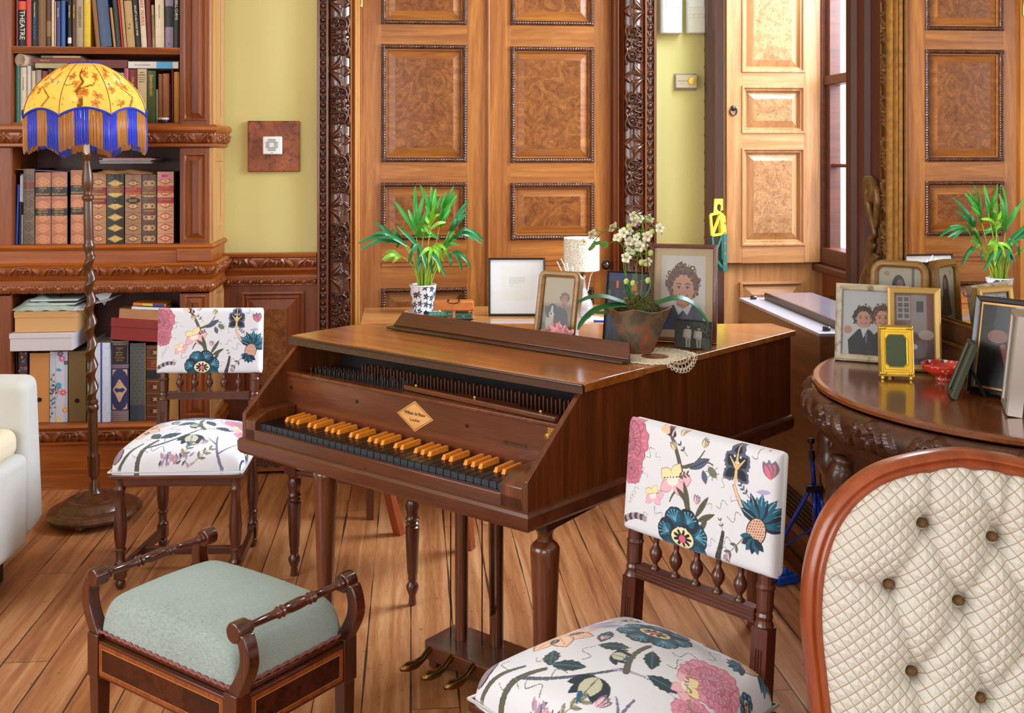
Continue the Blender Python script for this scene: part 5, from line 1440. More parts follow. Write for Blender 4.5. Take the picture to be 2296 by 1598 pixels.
# --- floral fabric prints
TEAL = (26, 92, 118); NAVY = (22, 40, 58); SLATE = (84, 92, 116); PINK = (206, 118, 142); PKD = (160, 66, 96); PKL = (238, 184, 196); OLV = (92, 88, 70); CRM = (244, 226, 172); BGW = (224, 223, 232); PCH = (244, 196, 164); LIL = (176, 168, 206)
def stem(cv, pts, w0, w1, c=OLV, c2=(60, 60, 56)):
 n = len(pts); ws = [w0 + (w1 - w0) * i / (n - 1) for i in range(n)]
 cv.line(pts, [w * 1.35 for w in ws], c2); cv.line(pts, ws, c)
def curve(p0, p1, p2, n=9):
 return [((1 - t) ** 2 * p0[0] + 2 * t * (1 - t) * p1[0] + t * t * p2[0], (1 - t) ** 2 * p0[1] + 2 * t * (1 - t) * p1[1] + t * t * p2[1]) for t in [i / n for i in range(n + 1)]]
def teal_flower(cv, x, y, r, sq=.75, half=False):
 for k in range(7):
  a = k * .8976 + .3
  if half and math.sin(a) < -.4: continue
  px, py = x + r * .62 * math.cos(a), y + r * .62 * math.sin(a) * sq
  for q, cc in ((1.10, (16, 30, 42)), (1.0, NAVY if k % 2 else (20, 66, 88))):
   for s in (-1, 0, 1): cv.ell(px + r * .14 * math.cos(a + 1.57 * s) * abs(s) + r * .05 * (1 - abs(s)) * math.cos(a), py + (r * .14 * math.sin(a + 1.57 * s) * abs(s) + r * .05 * (1 - abs(s)) * math.sin(a)) * sq, r * .27 * q, r * .24 * sq * q, cc, a)
  for s in (-1, 1): cv.ell(px + r * .12 * math.cos(a + 1.57 * s), py + r * .12 * math.sin(a + 1.57 * s) * sq, r * .15, r * .13 * sq, TEAL, a)
  for j in (-.9, -.45, 0, .45, .9):
   q = curve((px - r * .1 * math.cos(a), py - r * .1 * math.sin(a) * sq), (px + r * .1 * math.cos(a + j), py + r * .1 * math.sin(a + j)), (px + r * .28 * math.cos(a + j), py + r * .26 * math.sin(a + j) * sq), 4)
   cv.line(q, r * .014, (96, 160, 190)); cv.ell(q[-1][0], q[-1][1], r * .03, r * .025, (110, 170, 196))
 cv.ell(x, y, r * .42, r * .30 * sq, CRM);
 for k in range(9):
  a = k * .698; cv.line([(x, y), (x + r * .30 * math.cos(a), y + r * .22 * math.sin(a) * sq)], r * .045, (20, 20, 26))
 cv.ell(x, y - r * .02, r * .13, r * .12 * sq, (214, 96, 130))
def peony(cv, x, y, r, a0=0.0, c=PINK, cd=PKD, cl=PKL, sq=1.0):
 for ring, (rr, n) in enumerate(((1.0, 6), (.70, 5), (.42, 4))):
  for k in range(n):
   a = a0 + k * 2 * math.pi / n + ring * .55; P = []
   for i in range(25):
    t = i / 24; b = a + (t - .5) * 1.5; q = r * rr * (.72 + .28 * math.sin(math.pi * t) ** .6 + .035 * math.sin(t * 25)); P.append((x + q * math.cos(b), y + q * math.sin(b) * sq))
   P.append((x, y)); cc = tuple(int(v * (1 - .10 * ring) - 6 * (k % 2)) for v in c)
   cv.poly(P, cc); cv.line(P[:25], r * .014, cd)
   for j in range(1, 24, 2):
    px, py = P[j]; cv.line([(x + (px - x) * .35, y + (py - y) * .35), (x + (px - x) * .93, y + (py - y) * .93)], r * .006, cd if j % 4 == 1 else cl, .8)
 cv.ell(x, y, r * .14, r * .12 * sq, cd)
def orchid(cv, x, y, r, ang=0.3):
 for k, (da, L, w) in enumerate(((0, 1.1, .36), (.9, .9, .3), (-.8, .9, .3), (2.4, .8, .32), (3.6, .9, .26))):
  cv.leaf(x, y, r * L + r * .04, r * w + r * .03, ang + da, (196, 120, 120)); cv.leaf(x, y, r * L, r * w, ang + da, CRM if k % 2 else PKL)
 cv.ell(x, y, r * .35, r * .22, (250, 232, 226), ang)
 for k in range(7): cv.ell(x + r * (-.5 + .18 * k) * math.cos(ang), y + r * .16 + r * (-.5 + .18 * k) * math.sin(ang), r * .05, r * .03, (60, 40, 50))
def thistle(cv, x, y, r, ang=-.9):
 ca, sa = math.cos(ang), math.sin(ang)
 for k in range(13):
  a = ang + math.pi + (-1.5 + k * .25); L = r * (1.0 if k % 2 else .85)
  cv.leaf(x - ca * r * .1, y - sa * r * .1, L, r * .16, a, NAVY if k % 3 == 0 else TEAL)
  cv.line([(x - ca * r * .1, y - sa * r * .1), (x - ca * r * .1 + L * .9 * math.cos(a), y - sa * r * .1 + L * .9 * math.sin(a))], r * .015, (120, 180, 200))
 cv.ell(x + ca * r * .25, y + sa * r * .25, r * .50, r * .38, (60, 40, 40), ang); cv.ell(x + ca * r * .25, y + sa * r * .25, r * .46, r * .34, (222, 176, 150), ang)
 for i in range(-4, 5):
  for j in range(-3, 4):
   u, v = i * .10 + (.05 if j % 2 else 0), j * .09
   if (u / .42) ** 2 + (v / .31) ** 2 < 1:
    cx, cy = x + ca * r * .25 + r * (u * ca - v * sa), y + sa * r * .25 + r * (u * sa + v * ca); cv.ell(cx, cy, r * .028, r * .018, (50, 30, 40), ang)
 for k in range(6): cv.leaf(x + ca * r * .5, y + sa * r * .5, r * .55, r * .13, ang - 1.2 + k * .48, NAVY if k % 2 else TEAL)
def iris(cv, x, y, r, ang=1.4):
 for da, L, w in ((.0, 1.15, .34), (.75, .8, .34), (-.75, .8, .34), (2.2, .75, .26), (-2.2, .75, .26)):
  cv.leaf(x, y, r * L, r * w, ang + da, SLATE, ser=1); cv.leaf(x, y, r * L * .85, r * w * .7, ang + da, (28, 32, 50))
 for da, L in ((0, .9), (.7, .55), (-.7, .55)): cv.line([(x - r * .5 * math.cos(ang), y - r * .5 * math.sin(ang)), (x, y), (x + r * L * math.cos(ang + da), y + r * L * math.sin(ang + da))], [r * .07, r * .06, r * .02], (226, 190, 130))
 for u in (.25, .5):
  for s in (-1, 1): cv.ell(x + r * u * math.cos(ang + s * .3), y + r * u * math.sin(ang + s * .3), r * .035, r * .05, (240, 240, 244))
def leafspray(cv, x, y, L, ang, n=4, c=SLATE, w=.2):
 stem(cv, [(x, y), (x + L * math.cos(ang), y + L * math.sin(ang))], L * .02, L * .008, c, c)
 for k in range(n):
  t = (k + 1) / n;
  for s in (-1, 1): cv.leaf(x + L * t * .9 * math.cos(ang), y + L * t * .9 * math.sin(ang), L * .35, L * .35 * w, ang + s * (.9 - .3 * t), c, (40, 44, 60))
def bud(cv, x, y, r, ang, c=PKL):
 for k in (-.35, 0, .35): cv.leaf(x, y, r, r * .22, ang + k, (120, 110, 130)); cv.leaf(x, y, r * .8, r * .13, ang + k, c)
def tendril(cv, x, y, r, ang, c=(110, 104, 100)):
 pts = [(x + (r * t) * math.cos(ang) + .25 * r * math.sin(t * 7) * math.sin(ang), y + (r * t) * math.sin(ang) - .25 * r * math.sin(t * 7) * math.cos(ang)) for t in [i / 12 for i in range(13)]]
 cv.line(pts, r * .02, c)
def gourd(cv, x, y, r, ang):
 cv.ell(x, y, r, r * .72, (50, 54, 50), ang); cv.ell(x, y, r * .9, r * .6, (150, 128, 140), ang)
 for k in range(-3, 4): cv.ell(x, y + k * r * .13, r * .8, r * .012, (90, 74, 90), ang)
def star_flower(cv, x, y, r, c=PCH):
 for k in range(8):
  a = k * .785 + .2; cv.leaf(x, y, r * 1.05, r * .30, a, (176, 110, 90)); cv.leaf(x, y, r, r * .25, a, c)
  cv.line([(x, y), (x + r * .85 * math.cos(a), y + r * .85 * math.sin(a))], r * .015, (200, 130, 110))
 for k in range(4):
  a = k * 1.57 + .6; cv.ell(x + r * .45 * math.cos(a), y + r * .45 * math.sin(a), r * .20, r * .12, (34, 40, 44), a)
  for j in range(4): cv.ell(x + r * (.33 + .08 * j) * math.cos(a), y + r * (.33 + .08 * j) * math.sin(a), r * .02, r * .02, (220, 220, 200))
def bluebud(cv, x, y, r, ang):
 for k in (-.9, -.45, 0, .45, .9): cv.leaf(x, y, r * (1.1 - abs(k) * .2), r * .22, ang + k, NAVY if k else TEAL)
 for k in (-.3, .3, 0): cv.leaf(x, y, r * .75, r * .22, ang + k, (196, 194, 168));
 cv.line([(x, y), (x + r * .7 * math.cos(ang), y + r * .7 * math.sin(ang))], r * .02, (90, 100, 90))
# back pad : 1.65 wide x 1 high, y upwards
cvb = Cv(1.65, 1.0, 460, BGW)
stem(cvb, curve((.50, 1.0), (.66, .78), (.70, .62)), .012, .018); stem(cvb, curve((.70, .62), (.74, .42), (.86, .22)), .02, .02); stem(cvb, curve((.70, .7), (.82, .70), (.92, .88)), .010, .004)
stem(cvb, curve((.71, .70), (.95, .82), (1.02, .78)), .009, .004); stem(cvb, curve((.70, .55), (.60, .45), (.58, .38)), .01, .005)
peony(cvb, .03, .80, .26, .2, sq=1.1); peony(cvb, .10, .56, .14, .2)
orchid(cvb, .60, .56, .19, .25); orchid(cvb, .38, .38, .12, .3);
for (x, y, a) in ((.90, .90, 1.2), (.60, .82, 2.0), (.66, .95, 1.6)): bud(cvb, x, y, .09, a, (236, 216, 150))
cvb.leaf(.78, .70, .24, .04, .55, SLATE, (50, 56, 70)); cvb.leaf(.92, .72, .12, .03, -1.2, SLATE); cvb.ell(1.02, .72, .055, .035, (110, 116, 100), -.6)
for k in range(8): cvb.line([(1.02, .72), (1.02 + .07 * math.cos(k * .8), .72 + .07 * math.sin(k * .8))], .003, (110, 116, 100))
cvb.ell(.50, .97, .10, .035, (60, 50, 50), -.3); cvb.ell(.46, .97, .06, .028, PCH, -.3); cvb.rect(.545, .93, .562, 1.0, PKL)
for (x, y, a, L) in ((.80, .36, 1.9, .24), (.86, .3, 1.0, .26), (.88, .28, .5, .22), (.80, .40, 2.5, .2), (.92, .2, 1.1, .16)): cvb.leaf(x, y, L, .026, a, OLV, (60, 60, 50))
bud(cvb, .87, .42, .09, 1.4, PKL)
teal_flower(cvb, .73, .10, .29, .95)
iris(cvb, 1.26, .80, .21, 1.55); stem(cvb, curve((1.25, .66), (1.30, .55), (1.38, .46)), .012, .016, PCH);
thistle(cvb, 1.50, .40, .24, -1.9); tendril(cvb, 1.40, .93, .15, .6); tendril(cvb, 1.33, .44, .14, 3.6); tendril(cvb, 1.30, .52, .10, 2.6)
bud(cvb, 1.59, .78, .16, 1.75, (226, 110, 130)); cvb.leaf(1.60, .68, .14, .02, 3.3, LIL)
leafspray(cvb, 1.36, .26, .2, -2.3, 2, (110, 112, 100)); bud(cvb, 1.22, .10, .08, -2.0)
stem(cvb, curve((1.10, .02), (1.14, .12), (1.16, .26)), .022, .012, (60, 56, 60)); tendril(cvb, 1.13, .18, .12, .3); tendril(cvb, 1.10, .12, .12, .0)
for k in range(9): cvb.leaf(.04 + .028 * k, .05 + .03 * math.sin(k * .35) + .01 * k, .07, .03, 1.9 - k * .16, (60, 56, 76) if k % 2 else (170, 150, 150))
for (x, y) in ((.10, .30), (.08, .26), (.13, .34)): tendril(cvb, x, y, .10, .8, (150, 150, 100))
for (x, y, a, L) in ((.28, .70, .9, .12), (.30, .52, 2.2, .09), (1.08, .46, .4, .12), (1.12, .62, 1.2, .10), (.50, .22, 2.6, .12), (.96, .48, -.6, .10), (.24, .16, .5, .10), (1.00, .12, .6, .10), (.44, .70, 2.4, .08)): tendril(cvb, x, y, L, a)
leafspray(cvb, .64, .60, .13, .4, 3, OLV); leafspray(cvb, 1.40, .60, .12, 2.4, 3, SLATE); leafspray(cvb, .74, .80, .12, 2.4, 2, OLV); leafspray(cvb, 1.16, .26, .10, 1.9, 2, (110, 112, 100))
# seat : unit square, x to the right seen from the front, y = 0 at the front
cvf = Cv(1.0, 1.0, 640, BGW)
stem(cvf, curve((.27, -.02), (.26, .14), (.36, .24)), .011, .007); stem(cvf, curve((.31, .17), (.48, .22), (.58, .38)), .006, .004, SLATE); stem(cvf, curve((.56, .36), (.64, .42), (.78, .42)), .004, .002, LIL)
stem(cvf, curve((.15, .02), (.2, .12), (.28, .22)), .008, .005); stem(cvf, curve((.55, .56), (.54, .46), (.60, .38)), .006, .009, OLV)
teal_flower(cvf, .47, .68, .155, .85)
star_flower(cvf, .20, .46, .145); cvf.leaf(.16, .56, .17, .035, .9, LIL); cvf.leaf(.22, .58, .17, .03, .5, LIL)
gourd(cvf, .13, .14, .07, 1.4); gourd(cvf, .07, .16, .04, 1.6)
for (x, y, a, L) in ((.36, .27, .35, .13), (.30, .34, -.9, .10), (.36, .56, -1.1, .11), (.58, .54, -.9, .11), (.42, .44, .5, .11), (.66, .42, .25, .12), (.60, .80, .9, .10), (.34, .80, 2.3, .09)): cvf.leaf(x, y, L, .026, a, (26, 56, 66), (60, 100, 110), 1)
bluebud(cvf, .55, .30, .115, -1.5); bluebud(cvf, .50, .42, .07, .3); bluebud(cvf, .30, .74, .06, 2.4)
peony(cvf, .80, .60, .125, .6, (226, 150, 176), (190, 96, 130), (246, 206, 216), .85); peony(cvf, .86, .42, .08, .3, (226, 150, 176), (190, 96, 130), (246, 206, 216)); orchid(cvf, .76, .50, .07, -1.0)
for k in range(14): cvf.ell(.71 + .010 * k, .56 - .010 * k + .01 * math.sin(k), .006, .005, (150, 130, 90))
stem(cvf, curve((.78, .02), (.71, .16), (.70, .30)), .007, .003, (120, 110, 150)); stem(cvf, curve((.735, .12), (.82, .2), (.84, .28)), .004, .002, (120, 110, 150)); stem(cvf, curve((.715, .2), (.68, .25), (.65, .27)), .004, .002, (120, 110, 150))
stem(cvf, curve((.94, .0), (.90, .08), (.94, .18)), .013, .005, NAVY); iris(cvf, .92, .26, .08, 1.5)
thistle(cvf, .82, .85, .12, -2.2); iris(cvf, .66, .90, .08, .4); thistle(cvf, .12, .86, .08, -.9)
for k in range(34):
 rs_ = random.Random(k); x = .40 + rs_.random() * .18; y = .04 + rs_.random() * .07; cvf.leaf(x, y, .04, .007, 1.57 + rs_.uniform(-.9, .9), rs_.choice([(160, 140, 170), (196, 150, 160), (90, 80, 90)]))
leafspray(cvf, .52, .09, .12, 1.1, 3, (150, 144, 120)); leafspray(cvf, .60, .07, .13, .8, 3, (150, 144, 120)); leafspray(cvf, .26, .84, .13, .4, 3, SLATE); leafspray(cvf, .40, .88, .10, .2, 3, OLV)
for (x, y, a) in ((.24, .12, .3), (.34, .17, -.2), (.62, .60, .8), (.28, .28, .1), (.52, .50, -1), (.66, .52, 1.2), (.20, .22, -1.2), (.44, .34, 2.), (.38, .2, .9), (.70, .70, 1.8), (.30, .66, 2.6)): tendril(cvf, x, y, .09, a)
star_flower(cvf, .46, .93, .06, LIL); teal_flower(cvf, .92, .70, .05); bud(cvf, .62, .20, .06, 1.2); bud(cvf, .40, .48, .05, 2.0)
FAB = painted('floral_linen', .75, 0, .25, 900, sheen=.2)
MAH = wood('mahogany', (56, 22, 14), (98, 44, 26), 'Z', 10, 10, .28, .5)
MAHX = wood('mahogany_rail', (56, 22, 14), (98, 44, 26), 'X', 10, 10, .28, .5)
def cushion(name, a0, a1, d0, d1, zb, side, crown, cv, mat, parent, n=300, p=18, backz=None, cw_=None):
 """upholstered seat: half widths a0 front / a1 back, from y=d0 to d1"""
 s = np.linspace(-1, 1, n); u = np.sin(s * np.pi / 2 * .9999) * .55 + s * .45; U, V = np.meshgrid(u, u)
 e = np.clip(1 - np.abs(U) ** p, 0, 1) ** (1 / 2.4) * np.clip(1 - np.abs(V) ** p, 0, 1) ** (1 / 2.4)
 Z = zb + side * e + crown * (1 - U ** 2) * (1 - V ** 2) * np.minimum(1, e * 1.0)
 A = a0 + (a1 - a0) * (V + 1) / 2
 cr = 1 - .035 * (np.abs(V) ** 8); cr2 = 1 - .035 * (np.abs(U) ** 8)
 X = U * A * cr; Y = d0 + (d1 - d0) * (V * cr2 + 1) / 2
 m_ = n // 2
 def arc(a, z):
  L = np.concatenate([[0], np.cumsum(np.hypot(np.diff(a), np.diff(z)))]); return L / L[-1]
 sx = np.broadcast_to(arc(X[m_, :], Z[m_, :])[None, :], X.shape); sy = np.broadcast_to(arc(Y[:, m_], Z[:, m_])[:, None], X.shape)
 if cw_: sx, sy = cw_(sx, sy)
 C = cv.sample(sx * cv.W * .9999, sy * cv.H * .9999) if cv is not None else None
 o = gridmesh(name, np.stack([X, Y, Z], -1), n, n, mat, C, parent)
 return o
def turned_leg(x, y, h, k=1.0):
 b = MB(); T = T3(x, y, 0)
 b.lathe([(.0001, .0), (.010, .002), (.016, .012), (.017, .022), (.013, .032), (.009, .036)], 16, T)
 b.box((-.0165, -.0165, .036), (.0165, .0165, .085), T)
 b.lathe([(.0165, .085), (.019, .089), (.0165, .094), (.0145, .098), (.0145, .125), (.0185, .128), (.0185, .133), (.0145, .137), (.020, .17), (.0215, .21), (.019, .25), (.015, .29), (.0145, h - .05), (.0175, h - .045), (.0175, h - .038), (.015, h - .034), (.0155, h - .012), (.018, h)], 18, T)
 return b
def floral_chair(name, label, loc, rz, group):
 t = thing(name, label, 'chair', loc, rz, group)
 FW, BW_, FD, BD = .190, .164, -.190, .185
 H = .372
 for (x, y) in ((-FW, FD), (FW, FD), (-BW_, BD), (BW_, BD)):
  mk('leg', turned_leg(x, y, H), MAH, t, smooth=True, autos=40)
 b = MB()
 for s in (-1, 1):
  d = Vector((s * (BW_ - FW), BD - FD, 0)); M = frame_of((s * FW, FD, .060), d.normalized(), Vector((-d.y, d.x, 0)).normalized(), (0, 0, 1)); b.box((0, -.009, -.016), (d.length, .009, .016), M)
 b.box((-.178, -.012, .046), (.178, .008, .072)); mk('stretcher', b, MAHX, t, bevel=.002)
 b = MB(); b.prism([(-.222, -.218), (.222, -.218), (.196, .20), (-.196, .20)], H - .002, H + .012); b.prism([(-.205, -.2), (.205, -.2), (.184, .19), (-.184, .19)], H - .03, H)
 mk('seat_frame', b, MAHX, t, bevel=.003)
 cushion('seat', .220, .194, -.216, .205, H + .012, .072, .050, cvf, FAB, t)
 b = MB(); b.tube([(-.221, -.217, H + .022), (.221, -.217, H + .022), (.195, .204, H + .022), (-.195, .204, H + .022)], .0035, 6, closed=True); mk('piping', b, plain('piping_white', (226, 222, 222), .8), t, smooth=True)
 # back
 tilt = -.09
 B = T3(0, BD, H) @ RX(tilt)       # leaning back towards +y
 for s in (-1, 1):
  b = MB()
  b.box((s * .166 - .018, -.014, -.01), (s * .166 + .018, .016, .165)); b.lathe([(.018, .165), (.020, .168), (.018, .173), (.0155, .178), (.017, .186), (.015, .192), (.0165, .198), (.017, .235), (.019, .240), (.016, .246), (.016, .40)], 16, T3(s * .166, 0, 0))
  for k in (-.006, 0, .006): b.tube([(s * .166 + k, -.0145, .055), (s * .166 + k, -.0145, .125)], .0022, 5)
  mk('back_post', b, MAH, t, M=B, bevel=.0)
 b = MB(); b.box((-.15, -.011, .168), (.15, .013, .196));
 for k in range(3): b.tube([(-.148, -.011, .175 + .007 * k), (.148, -.011, .175 + .007 * k)], .0022, 5)
 mk('lower_rail', b, MAHX, t, M=B)
 for k in range(5):
  x = -.108 + .054 * k; b = MB()
  b.lathe([(.010, .194), (.011, .198), (.006, .203), (.0045, .208), (.009, .214), (.0135, .224), (.0135, .232), (.009, .241), (.0055, .246), (.006, .262), (.009, .268)], 14, T3(x, 0, 0))
  mk('spindle', b, MAH, t, smooth=True, M=B)
 # pad
 w, z0, z1, th = .193, .262, .500, .022
 nx, ny = 480, 300
 s1 = np.linspace(-1, 1, nx); s2 = np.linspace(-1, 1, ny); U, V = np.meshgrid(s1, s2)
 pf = (np.clip(1 - np.abs(U) ** 26, 0, 1) ** .5) * (np.clip(1 - np.abs(V) ** 20, 0, 1) ** .5)
 Y = -(th * pf + .006 * (1 - U ** 2) * (1 - V ** 2))
 V3 = np.stack([U * w, Y, (z0 + z1) / 2 + V * (z1 - z0) / 2], -1)
 gridmesh('back_pad', V3, nx, ny, FAB, cvb.sample((U + 1) / 2 * cvb.W * .999, (V + 1) / 2 * cvb.H * .999), t, M=B)
 b = MB(); b.box((-w, -.002, z0), (w, .022, z1)); mk('pad_back', b, plain('linen_back', (232, 230, 234), .8), t, M=B, bevel=.010)
 return t
c0 = cw(-1.113, 3.745); ch1 = floral_chair('upholstered_chair', 'mahogany chair with floral linen seat and back, standing before the bookcase', tuple(c0), -YAW + .02, 'matching floral chairs')
ch2 = copy_tree(ch1); c1 = cw(.225, 2.05); ch2.location = tuple(c1); ch2.rotation_euler = (0, 0, -YAW - math.radians(47.8))
ch2['label'] = 'mahogany chair with floral linen seat and back, close by in front of the harpsichord'
# --- piano stool
ST = wood('stool_mahogany', (40, 14, 8), (92, 34, 16), 'Z', 10, 10, .2, .7)
STX = wood('stool_mahogany_rail', (44, 15, 9), (96, 36, 18), 'X', 10, 10, .2, .7)
INL = wood('satinwood_band', (100, 42, 16), (156, 76, 28), 'Z', 60, 3, .25, .6)
FLD = burr('stool_field', (48, 16, 10), (64, 24, 14), (80, 32, 18), 10, .2)
LINE = plain('boxwood_line', (200, 140, 70), .35, coat=.4)
VELV = None
def velvet():
 m, n, b = nt('sage_velvet'); L = n.links.new
 tc = n.nodes.new('ShaderNodeTexCoord'); mp = n.nodes.new('ShaderNodeMapping'); mp.inputs['Scale'].default_value = (18, 120, 60); L(tc.outputs['Object'], mp.inputs[0])
 nz = n.nodes.new('ShaderNodeTexNoise'); nz.inputs['Scale'].default_value = 6; nz.inputs['Detail'].default_value = 4; L(mp.outputs[0], nz.inputs['Vector'])
 n2 = n.nodes.new('ShaderNodeTexNoise'); n2.inputs['Scale'].default_value = 5; n2.inputs['Detail'].default_value = 3; L(tc.outputs['Object'], n2.inputs['Vector'])
 cr = n.nodes.new('ShaderNodeValToRGB'); cr.color_ramp.elements[0].position = .22; cr.color_ramp.elements[0].color = lin((88, 100, 96)) + (1,); cr.color_ramp.elements[1].position = .50; cr.color_ramp.elements[1].color = lin((142, 154, 148)) + (1,)
 e = cr.color_ramp.elements.new(.8); e.color = lin((166, 176, 172)) + (1,)
 mx = n.nodes.new('ShaderNodeMath'); mx.operation = 'MULTIPLY_ADD'; mx.inputs[1].default_value = .3; L(n2.outputs[0], mx.inputs[0]);
 m2 = n.nodes.new('ShaderNodeMath'); m2.operation = 'MULTIPLY'; m2.inputs[1].default_value = .85; L(nz.outputs[0], m2.inputs[0]); L(m2.outputs[0], mx.inputs[2]); L(mx.outputs[0], cr.inputs[0]); L(cr.outputs[0], b.inputs['Base Color'])
 n3 = n.nodes.new('ShaderNodeTexNoise'); n3.inputs['Scale'].default_value = 700; L(tc.outputs['Object'], n3.inputs['Vector'])
 bp = n.nodes.new('ShaderNodeBump'); bp.inputs['Strength'].default_value = .35; bp.inputs['Distance'].default_value = .002; L(n3.outputs[0], bp.inputs['Height']); L(bp.outputs[0], b.inputs['Normal'])
 b.inputs['Roughness'].default_value = .85; b.inputs['Sheen Weight'].default_value = .6; b.inputs['Sheen Roughness'].default_value = .4
 b.inputs['Sheen Tint'].default_value = lin((200, 220, 215)) + (1,)
 return m
VELV = velvet()
# corner posts in camera space at rod height .50 : left (-.920,2.40) front(-.541,2.151) back(-.745,2.62) right(-.359,2.375)
sa_ = math.radians(-35.5)
sc0 = cw(-.644, 2.374)
stl = thing('piano_stool', 'mahogany piano stool with sage velvet seat, inlaid box and turned arm rails', 'stool', (sc0.x, sc0.y, 0), sa_ - YAW)
A, D = .230, .150     # half length / half depth to the post centres
ZF0, ZF1 = .292, .378
for (sx, sy) in ((-1, -1), (1, -1), (1, 1), (-1, 1)):
 b = MB(); x, y = sx * A, sy * D
 # tapered leg
 e0, e1 = .0125, .018
 def sq(z, e, ox=0, oy=0): return [(x + ox - e, y + oy - e, z), (x + ox + e, y + oy - e, z), (x + ox + e, y + oy + e, z), (x + ox - e, y + oy + e, z)]
 vs = sq(0, .011) + sq(.285, .016) + sq(.288, .019) + sq(ZF1 + .005, .019)
 fs = [(3, 2, 1, 0), (12, 13, 14, 15)]
 for r in range(3): fs += [(r * 4 + i, r * 4 + (i + 1) % 4, (r + 1) * 4 + (i + 1) % 4, (r + 1) * 4 + i) for i in range(4)]
 b.add(vs, fs); mk('leg', b, ST, stl, bevel=.0015)
 # scrolled arm: swings out along x and back in
 b = MB(); pts = []
 prof = []
 for k in range(15):
  t_ = k / 14; z = ZF1 + t_ * .126; ox = sx * (.002 + .034 * math.sin(t_ * math.pi * .80) ** 1.2 ) if True else 0
  wd = .018 - .006 * t_ if t_ < .75 else .0135 + .004 * (t_ - .75)
  prof.append((x + ox, z, wd))
 vs = []; fs = []
 for (cx, z, wd) in prof:
  vs += [(cx - wd, y - .0145, z), (cx + wd, y - .0145, z), (cx + wd, y + .0145, z), (cx - wd, y + .0145, z)]
 n = len(prof)
 for r in range(n - 1): fs += [(r * 4 + i, r * 4 + (i + 1) % 4, (r + 1) * 4 + (i + 1) % 4, (r + 1) * 4 + i) for i in range(4)]
 fs += [(3, 2, 1, 0), tuple((n - 1) * 4 + i for i in range(4))]
 b.add(vs, fs)
 tx = x + sx * .006; tz = ZF1 + .126
 b.lathe([(.0001, -.0165), (.021, -.0165), (.0215, 0), (.021, .0165), (.0001, .0165)], 24, T3(tx, y, tz) @ RX(math.pi / 2))
 o = mk('scroll_arm', b, ST, stl, bevel=.003)
zr = ZF1 + .126
for sx in (-1, 1):
 b = MB(); L2 = D - .016; k = L2 * 2
 pr = [(.011, 0), (.008, .006), (.012, .012), (.0075, .018), (.0085, k * .24), (.009, k * .30), (.013, k * .315), (.010, k * .335), (.009, k * .345), (.013, k * .36), (.010, k * .375), (.012, k * .44), (.0125, k * .5)]
 pr = pr + [(r, k - z) for r, z in pr[::-1][1:]]
 b.lathe(pr, 18, T3(sx * (A + .006), -L2, zr) @ RX(-math.pi / 2)); mk('arm_rail', b, STX, stl, smooth=True, autos=50)
# box sides with inlay
def inlaid(L, M, nm):
 b = MB(); b.box((-L, ZF0, -.010), (L, ZF1 - .006, .010), M)
 o = mk(nm, b, STX, stl, bevel=.001)
 q = MB(); q.box((-L + .004, ZF0 + .006, .0100), (L - .004, ZF1 - .012, .0106), M); mk('crossbanding', q, INL, o)
 q = MB(); q.box((-L + .014, ZF0 + .015, .0106), (L - .014, ZF1 - .021, .0111), M); mk('stringing', q, LINE, o)
 q = MB(); q.box((-L + .0152, ZF0 + .0162, .0111), (L - .0152, ZF1 - .0222, .0115), M); mk('veneer_field', q, FLD, o)
fr = (1, 0, 0); up = (0, 0, 1)
inlaid(A - .018, frame_of((0, -D - .006, 0), (1, 0, 0), (0, 0, 1), (0, -1, 0)), 'box_front')
inlaid(A - .018, frame_of((0, D + .006, 0), (-1, 0, 0), (0, 0, 1), (0, 1, 0)), 'box_back')
inlaid(D - .018, frame_of((A + .006, 0, 0), (0, 1, 0), (0, 0, 1), (1, 0, 0)), 'box_side')
inlaid(D - .018, frame_of((-A - .006, 0, 0), (0, -1, 0), (0, 0, 1), (-1, 0, 0)), 'box_side')
b = MB(); b.box((-A - .004, -D - .004, ZF1 - .006), (A + .004, D + .004, ZF1 + .006)); mk('lid_board', b, STX, stl, bevel=.003)
seat = cushion('seat', A - .003, A - .003, -D - .006, D + .006, ZF1 + .005, .082, .028, None, VELV, stl, 90, 14)
b = MB();
cc = [(-A - .0, -D - .008), (A, -D - .008), (A, D + .008), (-A, D + .008)]
pts = []
for i in range(4):
 x0_, y0_ = cc[i]; x1_, y1_ = cc[(i + 1) % 4]; n = 60 if i % 2 == 0 else 36
 for k in range(n):
  t_ = k / n; pts.append((x0_ + (x1_ - x0_) * t_, y0_ + (y1_ - y0_) * t_, ZF1 + .010 + .002 * math.sin(k * 2.1)))
b.tube(pts, .0035, 5, closed=True); mk('braid_trim', b, plain('braid_rose', (140, 76, 70), .8, var=.4, vscale=300), stl)
# --- buttoned armchair at the right
AC = cw(.745, 1.73)
arm = thing('buttoned_armchair', 'cream quilted button-back armchair with a reddish wooden show frame', 'armchair', (AC.x, AC.y, 0), -YAW - math.radians(6))
